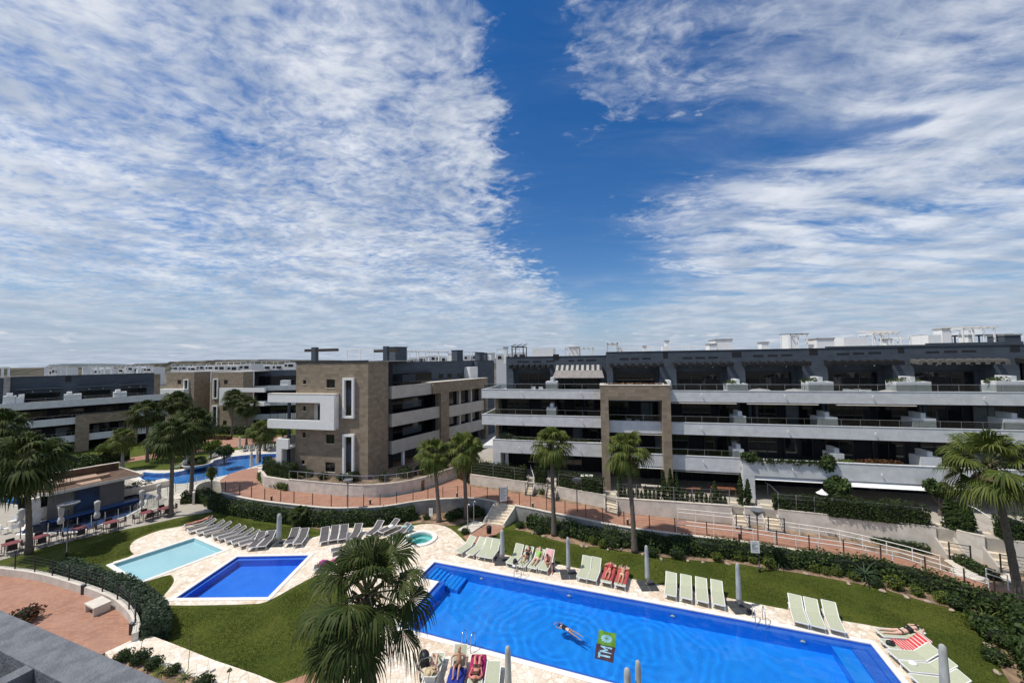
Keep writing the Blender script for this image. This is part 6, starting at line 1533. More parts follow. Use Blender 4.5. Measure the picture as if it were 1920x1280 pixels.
# wire fences in front of garden hedges
for a, b, l in [(884,985,'wire fence with grey posts before the leftmost tall hedge'),(1048,1133,'wire fence before the hedge left of the tan frame'),(1160,1370,'wire fence along the row of thin cypresses'),(1462,1752,'wire fence before the long clipped hedges')]:
    us = np.linspace(a, b, max(4, int((b-a)/16))); P = [G(u, vline(gw_px, u), TZ)+Vector((0,.12,TZ+.07-TZ)) for u in us]; o = P[0]
    r = thing('wire_fence', l, 'fence', tuple(o), 0, 'wire fences on the garden walls')
    for p in P[::2]: q = p-o; MB().bar(q, q+Vector((0,0,1.25)), .035).build('post', M['grey_wall'], r)
    w_ = MB()
    for z in (.3,.6,.9,1.2): w_.tube([p-o+Vector((0,0,z)) for p in P], .006, 4, False)
    w_.build('wires', M['grey_wall'], r)
# fence posts on the path walls
def postfence(us, px, label, h=1.08):
    P = [GP(u, vline(px, u)) for u in us]; P = [p+Vector((0,.10,.09)) for p in P]; o = P[0]; r = thing('wire_fence', label, 'fence', tuple(o), 0, 'brown post and wire fences along the path')
    for p in P: q = p-o; MB().bar(q, q+Vector((0,0,h)), .055).build('post', M['rust'], r)
    for k in range(5): MB().tube([p-o+Vector((0,0,.16+.2*k)) for p in P], .005, 4, False).build('wire', M['dark_metal'], r)
M['rust'] = mat('rusty_brown_metal', (.085,.045,.03), .8, .4, 8)
postfence([421,448,470,495,525,550,585,620,650,681,712,743,774,802,830,858,882,914], near_px, 'post and wire fence on the curved wall left of the stairs')
postfence([974,995,1025,1060,1099,1131,1171,1219,1267,1327,1392,1459,1520,1585,1655,1739,1813,1870], near_px2, 'post and wire fence along the ramp right of the stairs')
# plaza fence
o = pl_in[0]; r = thing('wire_fence', 'black post and rail fence on the curved plaza wall', 'fence', (o.x, o.y, PZ+.46))
pf = resample([p-o+Vector((0,.13,0)) for p in pl_in], 26)
for p in pf[::2]: MB().bar((p.x,p.y,0), (p.x,p.y,1.05), .05).build('post', M['dark_metal'], r)
for k in range(5): MB().tube([(p.x,p.y,.18+.2*k) for p in pf], .009, 4, False).build('rail', M['dark_metal'], r)
# white handrails of the ramp
def handrail(P, label, n=10):
    P = [Vector(p) for p in P]; o = P[0]; r = thing('handrail', label, 'handrail', tuple(o), 0, 'white double handrails of the ramp')
    for z in (.62, .92): MB().tube([p-o+Vector((0,0,z)) for p in P], .026, 6).build('rail', M['white_paint'], r)
    for p in resample(P, n): q = p-o; MB().bar(q, q+Vector((0,0,.92)), .04).build('post', M['white_paint'], r)
handrail([GP(u, vline(near_px2, u))+Vector((0,.32,0)) for u in (1272,1327,1396,1459,1520,1600,1700,1790,1868)], 'white double handrail on the pool side of the ramp', 14)
handrail([GP(u, vline(far_px, u)-1)+Vector((0,-.12,0)) for u in (1270,1310,1372)], 'white double handrail before the garden wall with thin cypresses', 4)
handrail([GP(u, vline(far_px, u)-1)+Vector((0,-.12,0)) for u in (1400,1434)], 'short white handrail behind the lamp post with notice', 2)
handrail([GP(u, vline(far_px, u)-1)+Vector((0,-.12,0)) for u in (1462,1500,1560,1620,1700,1760)], 'long white double handrail below the longest garden wall', 8)
handrail([GP(u, vline(far_px, u)-1)+Vector((0,-.12,0)) for u in (1846,1886)], 'short white handrail near the stepping stones at the right', 2)
for (u, v, l) in [(1447,930,'white handrail beside the garden stairs right of the notice'),(1836,978,'white handrail beside the garden stairs near the right edge'),(996,892,'white handrail of the leftmost garden stairs')]:
    p = G(u, v, TZ); o = thing('handrail', l, 'handrail', tuple(p)); MB().tube([(0,.8,.95),(.0,.2,.95),(.25,-1.3,.2)], .03, 6).build('rail', M['white_paint'], o); MB().bar((0,.5,0),(0,.5,.95),.03).build('post', M['white_paint'], o)
# stepping stones
stn = []
for (u, v) in [(1785,1053),(1793,1058),(1806,1057),(1800,1063),(1797,1070),(1812,1068),(1820,1073),(1815,1078),(1805,1078),(1830,1083),(1888,1066),(1893,1073),(1897,1080),(1890,1084),(1899,1090)]:
    p = GP(u, v); o = thing('stepping_stone', 'pale oval stepping stone leading from the ramp to a %s garden gate' % ('last' if u > 1880 else 'sixth'), 'stepping stone', tuple(p), 0, 'pale oval stepping stones')
    MB().lathe([(.0,.0),(.36,.0),(.37,.03),(.33,.045),(.0,.046)], n=14, sx=1.15, sy=.8).build('stone', M['cap'], o); stn.append(o)
for i, o in enumerate(stn): o['label'] = ('pale oval stepping stone before the sixth garden gate, %s from the gate' % ORD[i]) if i < 10 else ('pale oval stepping stone before the rightmost garden gate, %s from the gate' % ORD[i-10])
# ---- lamps
def lamp(loc, H, label, head=.42):
    o = thing('street_lamp', label, 'street lamp', tuple(loc), 0, 'dark lamp posts with inverted cone heads')
    MB().tube([(0,0,0),(0,0,.35),(0,0,.351),(0,0,H-.5)], [.075,.075,.045,.04], 10).build('pole', M['dark_metal'], o, True)
    h = MB().lathe([(.03,H-.5),(.06,H-.42),(head*.9,H-.10),(head,H-.06),(head,H)], n=20).build('lamp_head', M['steel_dark'], o, False)
    MB().lathe([(.02,H-.44),(head*.8,H-.09),(.02,H-.085)], n=16).build('reflector', M['white_paint'], h)
M['steel_dark'] = mat('grey_metal', (.16,.17,.18), .45, .2, 4)
lamp(G(1424,1072), 4.25, 'dark lamp post carrying a white notice board on the lawn'); lamp(G(1083,985,0), 4.1, 'dark lamp post in the hedge behind the third palm')
lamp(G(652,981), 4.0, 'dark lamp post in the hedge in front of the curved wall'); lamp(G(125,1042), 4.1, 'dark lamp post on the lawn before the bar terrace', .62)
p = G(1424,1072); nb = thing('notice_board', 'white notice board fixed to the lamp post on the lawn', 'sign', (p.x-.28, p.y-.08, .0), R(-8))
MB().box(-.28,.28,-.03,.0,1.35,2.15).build('board', M['white_paint'], nb)
n2 = MB(); 
for i, (x0, x1, z) in enumerate([(-.2,.12,2.05),(-.2,.18,1.95),(-.2,.05,1.88),(-.2,.16,1.72),(-.2,.2,1.66),(-.2,.1,1.60),(-.2,.18,1.50)]): n2.box(x0, x1, -.034, -.0301, z-.012, z+.012)
n2.build('printed_lines', M['steel_dark'], nb)
MB().box(-.2,-.05,-.034,-.0301,1.76,1.84).build('pictogram', mat('sign_green', (.10,.30,.18), .6), nb)
# ---- small bollard lights
for i, (u, v, lab) in enumerate([(509,938,'on the path near the low hedge bend'),(636,925,'at the foot of the curved wall, left one'),(694,945,'on the path edge below the tan corner'),(857,932,'by the fence left of the stairs'),(999,952,'on the path edge right of the stairs'),(1177,983,'by the fence near the palm before the frame'),(790,912,'at the foot of the curved wall, right one'),(1387,1010,'on the ramp behind the hedge')]):
    p = GP(u, v); o = thing('bollard_light', 'small dark bollard light '+lab, 'bollard', tuple(p), 0, 'small bollard lights')
    MB().lathe([(.09,0),(.09,.32),(.10,.33),(.10,.40)], n=10).build('body', M['dark_metal'], o); MB().ball((0,0,.44), .075).build('lens', M['cap'], o, True)
for i, (u, v, l) in enumerate([(156,1113,'small dark box light on the plaza wall, left of the bench'),(247,1188,'small dark box light on the plaza wall, right end')]):
    o = thing('wall_light', l, 'light', tuple(G(u, v, PZ))); MB().box(-.09,.09,-.08,.08,0,.55).build('body', M['dark_metal'], o, bevel=.01); MB().box(-.10,.10,-.09,.09,.551,.60).build('cap', M['steel_dark'], o)
# bench
b = thing('bench', 'white concrete slab bench on the terracotta plaza', 'bench', tuple(G(183,1144,PZ)), R(-24))
MB().box(-.62,.62,-.38,.38,.40,.50).build('seat', M['cap'], b, bevel=.012); 
for s in (-.56,.46): MB().box(s,s+.10,-.36,.36,0,.399).build('leg', M['cap'], b)
# litter bin at walkway, info boards, showers
o = thing('litter_bin', 'black litter bin on two legs beside the pink walkway', 'bin', tuple(G(917,1006)))
MB().lathe([(.16,.30),(.21,.34),(.22,.85),(.20,.88)], n=14).build('bin_body', M['black'], o, True)
for s in (-.15,.15): MB().bar((s,0,0),(s,0,.6),.03).build('leg', M['white_paint'], o)
o = thing('notice_board', 'grey framed notice board at the top of the stone stairs', 'sign', tuple(GP(944,944)), R(20))
MB().box(-.38,.38,-.03,.03,.25,1.55).build('board', M['white_paint'], o); MB().box(-.42,-.381,-.04,.04,0,1.6).build('post', M['dark_metal'], o); MB().box(.381,.42,-.04,.04,0,1.6).build('post', M['dark_metal'], o)
l_ = MB(); [l_.box(-.3,.3-.1*(i%3),-.035,-.0301,1.42-.11*i,1.45-.11*i) for i in range(10)]; l_.build('printed_lines', M['steel_dark'], o)
o = thing('notice_board', 'small white notice board between spa and left palm', 'sign', tuple(G(808,976)), R(-5))
MB().box(-.17,.17,-.02,.02,.45,1.15).build('board', M['white_paint'], o); MB().bar((0,.03,0),(0,.03,1.0),.05).build('post', M['steel'], o)
l_ = MB(); [l_.box(-.12,.12-.05*(i%2),-.024,-.0201,1.05-.09*i,1.07-.09*i) for i in range(5)]; l_.build('printed_lines', M['steel_dark'], o)
for (u, v, l) in [(877,988,'steel shower post on the pale platform, left one'),(888.5,982,'steel shower post on the pale platform, right one')]:
    o = thing('shower', l, 'shower', tuple(G(u, v, .1)), 0, 'steel pool showers'); MB().tube([(0,0,0),(0,0,1.95),(.05,-.05,2.05),(.16,-.12,2.05)], .035, 8).build('post', M['steel'], o, True); MB().tube([(.16,-.12,2.05),(.18,-.14,1.98)], [.03,.08], 10).build('shower_head', M['steel'], o)
# ---- loungers
def lounger_proto(kind, ang, label, group):
    sl = M['sling_green'] if kind == 'green' else M['sling_grey']; fr = M['plastic_white']
    r = thing('sun_lounger', label, 'sun lounger', (0,0,0), 0, group)
    yb = .28; L0 = -.95; z = .33; Lb = .78; c, s = math.cos(R(ang)), math.sin(R(ang))
    f = MB()
    for x in (-.33,.33): f.bar((x, L0, z), (x, yb+.55, z), .045, .06)
    f.bar((-.31,L0,z),(.31,L0,z),.05,.05); f.bar((-.31,yb+.55,z-.002),(.31,yb+.55,z-.002),.045,.045); f.bar((-.31,yb+.1,z-.03),(.31,yb+.1,z-.03),.04)
    f.build('frame', fr, r)
    MB().box(-.30,.30,L0+.03,yb,z+.012,z+.034).build('seat', sl, r)
    bb = MB(); bb.obox((0, yb+c*Lb/2, z+.03+s*Lb/2), .60, Lb, .022, rx=R(ang)); B_ = bb.build('backrest', sl, r)
    f = MB()
    for x in (-.32,.32): f.bar((x, yb, z+.02), (x, yb+c*Lb, z+.02+s*Lb), .04, .035)
    f.bar((-.32, yb+c*Lb, z+.02+s*Lb), (.32, yb+c*Lb, z+.02+s*Lb), .035)
    f.build('back_frame', fr, B_)
    if s > .1: MB().bar((0, yb+c*Lb*.55, z+s*Lb*.55), (0, yb+c*Lb*.55+.12, z), .5, .02).build('support', fr, B_)
    for x in (-.31,.31):
        for y in (L0+.14, yb+.34): MB().bar((x, y+.03, z-.02), (x*1.06, y-.04 if y < 0 else y+.06, 0), .042, .042).build('leg', fr, r)
    return r
LG, LB = 'sage green loungers round the long pool', 'grey loungers round the kids pools'
gpro = {}
def lounge(kind, ang, foot, head, label, z=.02):
    A = G(*foot, z); B = G(*head, z); d = B-A; rz = math.atan2(d.y, d.x)-math.pi/2; c = A+d.normalized()*.95
    k = (kind, ang); grp = LG if kind == 'green' else LB
    if k not in gpro: gpro[k] = lounger_proto(kind, ang, label, grp); o = gpro[k]; o.location = c; o.rotation_euler = (0,0,rz)
    else: o = dup(gpro[k], c, rz, label)
    return o
def away(u, v, k=40, tw=0): 
    p = G(u, v)-npn*1.9+ep*tw; q = p-CAMP; x = q.dot(Rv)/q.dot(Fv); y = q.dot(Uv)/q.dot(Fv); return (960+x*F_PX, 640-y*F_PX)
gl = [((858,1043),'sage lounger turned sideways nearest the spa, leftmost of the pool row',.5,35),((880,1047),'sage lounger second from the left of the pool row',.35,35),((900,1051),'sage lounger third from the left, its back raised',.1,45),((915,1054),'sage lounger just left of the first parasol of the pool row',.0,45),
      ((956,1065),'empty sage lounger with dark bag, right of the first parasol',.25,50),((976,1070),'sage lounger under the person reading in a dark top',.2,45),((997,1073.5),'sage lounger under the person with the green top',.2,35),((1017,1077),'sage lounger with pink towel under the person leaning forward',.2,50),
      ((1090,1092.5),'empty sage lounger right of the second parasol, left of a pair',.2,50),((1108.6,1096),'empty sage lounger right of the second parasol, right of a pair',.2,50),((1136,1101),'sage lounger with red towel under the sunbather facing up',.2,12),((1162,1107),'sage lounger with red towel under the sunbather facing down',.2,12),
      ((1257,1126),'empty sage lounger, first of four between third and fourth parasols',.2,30),((1286.5,1132),'empty sage lounger, second of four between third and fourth parasols',.2,30),((1317,1138),'empty sage lounger, third of four between third and fourth parasols',.2,30),((1348,1144),'empty sage lounger, last of four left of the fourth parasol',.2,30),
      ((1503,1179),'empty sage lounger right of the ladder, first of three',.3,38),((1535,1187),'empty sage lounger right of the ladder, middle of three',.3,38),((1572,1194),'empty sage lounger right of the ladder, last of three',.3,38)]
GLO = {}
for (f, l, tw, an) in gl: GLO[l] = lounge('green', an, f, away(f[0], f[1], tw=tw), l)
RL = [lounge('green', 22, (1648,1197), (1740,1203), 'sage lounger under the prone sunbather at the right end'), lounge('green', 35, (1659,1219), (1752,1226), 'sage lounger covered by the red striped towel'),
      lounge('green', 35, (1673,1239), (1768,1246), 'sage lounger with small white towel, right end'), lounge('green', 35, (1697,1262), (1795,1272), 'sage lounger next to the right foreground parasol'), lounge('green', 35, (1716,1288), (1815,1300), 'sage lounger cut by the bottom edge, right end')]
BL = [lounge('green', 30, (822,1236), (806,1290), 'sage lounger beside the black pushchair, bottom'), lounge('green', 50, (850,1304), (864,1249), 'sage lounger with blue towel under the seated man'),
      lounge('green', 12, (899,1238), (890,1300), 'sage lounger under the magenta towel'), lounge('green', 12, (927,1252), (920,1310), 'empty sage lounger left of the bottom parasol')]
gr = [((352,1001),(384,985),'grey lounger, first in the row above the pale pool'),((368,1004),(402,987),'grey lounger, second in the row above the pale pool'),((381,1006.5),(416,989),'grey lounger, third in the row above the pale pool'),
      ((398,1012),(434,993),'grey lounger, fourth in the row above the pale pool'),((408,1016),(444,997),'grey lounger, fifth in the row above the pale pool'),((422,1020),(456,1001),'grey lounger, sixth in the row above the pale pool'),((434,1024),(470,1005),'grey lounger, seventh in the row, near the pool corners'),((448,1028),(484,1009),'grey lounger, last of the long row above the pale pool'),
      ((470,1034),(494,1011),'grey lounger left of the tall parasol, left of a pair'),((489,1032),(513,1008),'grey lounger left of the tall parasol, right of a pair'),((540,1026),(557,1003),'grey lounger right of the tall parasol, left of a pair'),((557,1027),(574,1004),'grey lounger right of the tall parasol, right of a pair'),
      ((606,1023),(611,1000),'grey lounger in the upper right group, first'),((624,1020),(630,998),'grey lounger in the upper right group, second'),((641.6,1018),(647,995),'grey lounger in the upper right group, third'),((660,1017),(674,996),'grey lounger in the upper right group, behind the small parasol'),
      ((690,1010),(716,990),'grey lounger left of the one with white towel'),((712,1004),(744,989),'grey lounger with white towel on its back, near the spa'),((620,1040),(656,1032),'grey lounger above the purple towel, partly behind the big palm'),((732,1013),(760,1000),'grey lounger hidden partly by the big palm near the spa'),
      ((588,1072),(640,1062),'grey lounger under the person with the purple towel')]
for gi_, (f, h, l) in enumerate(gr):
    h = (f[0]+42, f[1]-12) if gi_ < 8 else h
    lounge('grey', (24 if gi_ < 8 else 32) if 'purple' not in l or 'above' in l else 25, f, h, l)
lounge('grey', 20, (345,992), (384,984), 'grey lounger under the person lying at the far left of the row')
# far lagoon loungers
fl_ = [(u, v) for u, v in [(618-160,847),(470,846),(482,845.5),(494,845),(506,844.5),(518,844),(392,861),(400,857),(408,852),(415,866),(330,879)]]
for i, (u, v) in enumerate(fl_):
    lounge('grey', 32, (u, v), (u+6, v-9) if i < 6 else (u+14, v-5), 'distant lounger beyond the lagoon, %s' % (('%s from the left in the row on the far deck' % ORD[i]) if i < 6 else ['left one beside the far white planter','second beside the far white planter','third beside the far white planter','near the left bend of the lagoon deck','alone on the lagoon deck left of the dark palms'][i-6]))
# ---- parasols
def parasol(loc, H, label, r=.13, kind='umb', base=True, style='sleeve'):
    o = thing('parasol', label, 'parasol', tuple(loc), 0, 'closed parasols')
    if style == 'sleeve':
        MB().lathe([(r*1.05,.42),(r*1.12,.6),(r,H*.55),(r*.86,H*.9),(r*.72,H-.06),(r*.3,H)], n=14).build('canopy', M[kind], o, True)
        MB().tube([(0,0,0),(0,0,.5)], .03, 8).build('pole', M['steel'], o, True)
    else:
        MB().lathe([(.05,1.0),(r*1.2,1.02),(r*1.5,1.25),(r*1.05,1.55),(r*.6,1.60),(r*1.1,1.75),(r*1.3,2.3),(r*1.5,H-.12),(r*.8,H-.05),(.03,H)], n=12).build('canopy', M[kind], o, True)
        MB().tube([(0,0,0),(0,0,1.1)], .03, 8).build('pole', M['dark_metal'], o, True)
    if base:
        for i, (x, y) in enumerate([(-.29,-.29),(.29,-.29),(-.29,.29),(.29,.29)]): MB().box(x-.27,x+.27,y-.27,y+.27,.0,.075).build('base_slab', M['umb_base'], o, bevel=.015)
    return o
for (u, v, H, l, r) in [(1066,1077,2.55,'closed grey parasol between reading people and empty pair of sage loungers',.13),(1214,1098,2.6,'closed grey parasol behind the gap right of the two sunbathers on red towels',.13),(1386,1139,2.6,'closed grey parasol right of the row of four sage loungers',.13),(942,1052,2.3,'thick closed grey parasol right of the leftmost sage loungers',.17),(523,1019,2.45,'thick closed grey parasol between pairs of grey loungers',.19),(652,1047,2.0,'closed grey parasol partly behind the big foreground palm',.14)]:
    parasol(G(u, v, .02), H, l, r)
for (u, v, H, l, r) in [(1176,1252,2.55,'closed parasol with blunt top at the bottom edge, left of two',.15),(1196,1238,2.75,'closed parasol with pointed top at the bottom edge, right of two',.13),(952,1211,2.5,'closed parasol rising from the bottom edge beside the sunbathers',.14),(1767,1208,2.6,'closed parasol in front of the right end loungers, cut by the bottom edge',.15)]:
    p = G(u, v, H); parasol((p.x, p.y, .02), H, l, r)
for (u, v, H, l, k) in [(113,1003,2.6,'white knotted parasol on the bar terrace, left of the lamp post','k'),(181,992,2.6,'white knotted parasol right of the lamp post, before the blue panel','k'),(265,968,2.6,'white knotted parasol at the right end of the bar terrace','k'),(297,955,2.6,'white knotted parasol between the two dark palms and the bar','k'),(38,1010,2.6,'pale parasol behind the left palm trunk','k')]:
    parasol(G(u, v, .02), H, l, .15, 'umb_light', False, 'knot')
for (u, v, H, l) in [(351,876,2.6,'distant closed parasol between the two dark palm trunks'),(394,856,2.4,'distant closed parasol near the far spa'),(449,845,2.4,'distant closed parasol left of the far lounger row'),(471,880,2.5,'distant closed parasol on the near bank of the lagoon'),(482,874,2.3,'second distant closed parasol on the near bank of the lagoon')]:
    parasol(G(u, v, .02), H, l, .17, 'umb_light', False)
# ---- ladders
def ladder(x, y, rz, label):
    p = pp(x, y, .05); o = thing('pool_ladder', label, 'pool ladder', tuple(p), PA+rz, 'steel pool ladders')
    for s in (-.25,.25): MB().tube([(s,-.42,0),(s,-.40,.55),(s,-.28,.78),(s,-.08,.80),(s,.10,.60),(s,.18,.1),(s,.20,-1.0)], .022, 8).build('side_rail', M['steel'], o, True)
    for z in (-.25,-.5,-.75): MB().box(-.25,.25,.13,.27,z,z+.03).build('rung', M['dark_metal'], o)
x, y = pool_xy(967,1092); ladder(x, -.02, math.pi, 'steel ladder on the far pool edge in front of the reading people')
x, y = pool_xy(1432,1185); ladder(x, -.02, math.pi, 'steel ladder on the far pool edge left of the three empty loungers')
x, y = pool_xy(874,1222); ladder(x, PW_+.02, 0, 'steel ladder on the near pool edge above the seated man')
# low round tables
for (u, v, l) in [(1038,1070,'small dark round table right of the leaning person'),(1402,1150,'small dark round table beside the fourth parasol')]:
    o = thing('side_table', l, 'table', tuple(G(u, v, .02))); MB().lathe([(.02,.45),(.22,.45),(.23,.47),(.02,.475)], n=16).build('tabletop', M['umb_base'], o); MB().lathe([(.16,0),(.03,.03),(.025,.449)], n=10).build('leg', M['dark_metal'], o)
# ---- bar building
bz = 2.75
bA, bB = G(93,924,bz), G(270,887,bz); be = (bB-bA).normalized(); bdeg = math.degrees(math.atan2(be.y, be.x))
bar = thing('pool_bar', 'low flat-roofed pool bar with dark slate walls and brown roof edge, lower left', 'bar', (bA.x, bA.y, 0), R(bdeg))
FBar = Frame((bA.x, bA.y), bdeg)
x1 = (bB-bA).length
def bl_(u, v, z): p = G(u, v, z)-FBar.o; return (p.dot(FBar.e), p.dot(FBar.n))
tipL = bl_(-8,928,bz); bkL = bl_(60,905,bz); bkR = bl_(222,874,bz)
M['fascia'] = mat('brown_weathered_roof', (.13,.075,.045), .85, .4, 1.5, .3, 15); M['roof_tan'] = mat('tan_roof_surface', (.42,.29,.20), .85, .2, 1.2)
MB().prism([tipL, (0,0), (x1,0), bkR, bkL], bz-.28, bz).build('roof', M['cap'], bar)
MB().prism([(tipL[0]+.3,tipL[1]), (0.1,.08), (x1-.3,.08), (bkR[0]-.1,bkR[1]-.1), (bkL[0],bkL[1]-.1)], bz+.001, bz+.03).build('roof_surface', M['fascia'], bar)
MB().prism([(2.2,.35), (x1-3.2,.35), (bkR[0]-2.2,bkR[1]-.8), (bkL[0]+1.5,bkL[1]-.6)], bz+.031, bz+.08).build('roof_surface', M['roof_tan'], bar)
q0, q1 = bl_(80,905,bz), bl_(222,880,bz)
MB().obox(((q0[0]+q1[0])/2,(q0[1]+q1[1])/2,bz+.45), math.hypot(q1[0]-q0[0],q1[1]-q0[1]), .25, .75, math.atan2(q1[1]-q0[1],q1[0]-q0[0])).build('roof_parapet', M['fascia'], bar)
MB().obox(((q0[0]+q1[0])/2,(q0[1]+q1[1])/2,bz+.85), math.hypot(q1[0]-q0[0],q1[1]-q0[1])+.1, .32, .06, math.atan2(q1[1]-q0[1],q1[0]-q0[0])).build('parapet_coping', M['cap'], bar)
q0, q1 = bl_(80,918,bz), bl_(100,914,bz); MB().box(q0[0],q1[0],q0[1],q0[1]+.9,bz+.081,bz+.75).build('roof_box', M['cream_wall'], bar)
q0, q1 = bl_(104,914,bz), bl_(205,893,bz); MB().box(q0[0],q1[0],q0[1]-.1,q0[1]+.45,bz+.081,bz+.35).build('roof_step', M['roof_tan'], bar)
w0, w1_ = bl_(90,977,0), bl_(234,941,0)
MB().box(w0[0], w1_[0], .55, .8, 0, bz-.281).build('wall', M['slate_warm'] if 'slate_warm' in M else M['grey_slate'] if 'grey_slate' in M else mat('warm_grey_render', (.17,.155,.14), .85, .25, 1), bar)
MB().box(w1_[0]-.25, w1_[0], .801, 4.2, 0, bz-.281).build('wall', M['slate'], bar)
MB().box(w0[0]-1.2, w0[0]-.5, .3, .9, 0, bz-.281).build('column', M['garden_wall'], bar); MB().box(tipL[0]+1.2, tipL[0]+3.5, 1.8, 2.0, 0, 1.1).build('counter', M['white_paint'], bar)
MB().box(tipL[0]+3.6, w0[0]-1.3, 3.0, 3.3, 0, bz-.281).build('back_wall', M['slate_dark'], bar)
p0, p1 = bl_(147,966,0), bl_(194,956,0)
po = MB().box(p0[0], p1[0], .50, .548, .15, bz-.35).build('poster_panel', mat('deep_blue_poster', (.010,.018,.045), .5, .4, .8, col2=(.015,.045,.10)), bar)
MB().box(p0[0]-.12, p0[0]-.002, .49, .55, .1, bz-.3).build('poster_frame', M['dark_metal'], po)
MB().box(w0[0], w1_[0]+1, -.4, .54, -.02, .10).build('plinth', M['tile_slate'], bar)
# glass pool fence in front of the bar
P = [G(u, v, .02) for u, v in [(60,1011),(75,1007),(120,997),(160,990),(212,978),(250,967),(285,945)]]; o = P[0]
gf = thing('glass_fence', 'glass fence with steel posts between bar tables and pool', 'fence', tuple(o))
for p in resample(P, 12): q = p-o; MB().bar(q, q+Vector((0,0,1.1)), .04).build('post', M['steel'], gf)
MB().ribbon([p-o+Vector((0,0,.08)) for p in P], [p-o+Vector((0,0,1.05)) for p in P]).build('glass_panel', M['rail_glass'], gf)
P = [G(u, v, .02) for u, v in [(288,951),(300,938),(322,925),(355,915),(380,905),(405,898)]]; o = P[0]
gf = thing('glass_fence', 'glass fence with steel posts along the lagoon bank', 'fence', tuple(o))
for p in resample(P, 9): q = p-o; MB().bar(q, q+Vector((0,0,1.1)), .04).build('post', M['steel'], gf)
MB().ribbon([p-o+Vector((0,0,.08)) for p in P], [p-o+Vector((0,0,1.05)) for p in P]).build('glass_panel', M['rail_glass'], gf)
# round terrace wall by the two dark palms
P = smooth_poly([G(u, v, .0) for u, v in [(365,945),(368,930),(385,922),(405,921),(417,926),(418,942)]], 2, False); o = P[0]
rw = thing('retaining_wall', 'curved grey wall of the lower round terrace behind the dark palm', 'wall', tuple(o)); MB().wall([p-o for p in P], .2, 0, 1.25).build('wall_body', M['garden_wall'], rw)
# tables and chairs
M['maroon'] = mat('maroon_tabletop', (.20,.045,.05), .6, .15, 4); M['chair_dark'] = mat('dark_woven_chair', (.05,.028,.03), .7, .3, 20)
def chair_proto(label, kind='dark', grp='dark chairs on the bar terrace'):
    mt = M['chair_dark'] if kind == 'dark' else M['white_paint']
    r = thing('chair', label, 'chair', (0,0,0), 0, grp)
    MB().box(-.23,.23,-.22,.22,.43,.46).build('seat', mt, r); MB().box(-.23,.23,.19,.22,.461,.85).build('backrest', mt, r)
    for x in (-.2,.2):
        for y in (-.19,.19): MB().bar((x,y,0),(x,y,.429),.03).build('leg', M['dark_metal'] if kind == 'dark' else mt, r)
    for x in (-.24,.24): MB().bar((x,-.18,.65),(x,.2,.65),.035).build('armrest', mt, r)
    return r
def table_proto(label, grp, mt='maroon'):
    r = thing('table', label, 'table', (0,0,0), 0, grp)
    MB().box(-.45,.45,-.45,.45,.72,.75).build('tabletop', M[mt], r, bevel=.008)
    for x in (-.38,.38):
        for y in (-.38,.38): MB().bar((x,y,0),(x,y,.719),.04).build('leg', M['dark_metal'], r)
    return r
tp = cp = None
tpx = [(20,1035),(75,1022),(148,1006),(208,993),(275,974),(308,966)]
tdesc = ['at the far left, cut by the palm leaves','behind the big palm trunk','right of the lamp post','before the blue panel','left of the two dark palms','furthest right on the terrace']
for i, (u, v) in enumerate(tpx):
    p = G(u, v, .02); rz = math.atan2(be.y, be.x); l = 'maroon square table '+tdesc[i]
    if tp is None: tp = table_proto(l, 'maroon tables on the bar terrace'); tp.location = p; tp.rotation_euler = (0,0,rz)
    else: dup(tp, tuple(p), rz, l)
    for k, (dx, dy, a, side) in enumerate([(-.75,0,math.pi/2,'left'),(.75,.05,-math.pi/2,'right'),(.1,.75,0,'far'),(-.1,-.75,math.pi,'near')]):
        c, s = math.cos(rz), math.sin(rz); q = (p.x+dx*c-dy*s, p.y+dx*s+dy*c, .02); l = 'dark chair, %s side of table %s' % (side, tdesc[i])
        if cp is None: cp = chair_proto(l); cp.location = q; cp.rotation_euler = (0,0,rz+a)
        else: dup(cp, q, rz+a, l)
wc = None
for i, (u, v) in enumerate([(22,985),(40,978),(8,1000),(30,998)]):
    p = G(u, v, .02); l = 'white chair by the bar pool, '+['behind the left palm trunk','nearest the bar counter','at the left edge','second from the left edge'][i]
    if wc is None: wc = chair_proto(l, 'white', 'white chairs beside the bar pool'); wc.location = p
    else: dup(wc, tuple(p), i*1.3, l)
# garden furniture on terraces of the white block (seen between hedges)
def gtable(u, v, off, label, mt, w_=.9, l_=.5, z=None, h=.72):
    x, _ = FB.sz(u, v, off); p = FB.w(x, off, z if z is not None else TZ-.05); r = thing('table', label, 'table', tuple(p), FB.a)
    MB().box(-w_,w_,-l_,l_,h-.04,h).build('tabletop', mt, r)
    for a in (-w_+.08,w_-.08):
        for b in (-l_+.08,l_-.08): MB().bar((a,b,0),(a,b,h-.041),.05).build('leg', mt, r)
    return r
wd = mat('red_brown_wood', (.22,.09,.05), .6, .3, 8)
gtable(1355,915,.2,'red brown wooden table in the garden right of the tall cypresses', wd, 1.0)
gtable(1300,912,.2,'brown wooden bench table beside the tall cypresses', wd, .7, .3, None, .5)
gtable(1100,885,1.2,'pale table on the ground floor terrace left of the tan frame', M['white_paint'], .6)
gtable(1225,902,.3,'white low bench in front of the ground floor right of the palm', M['cream_wall'], 1.1, .25, None, .45)
dch = None
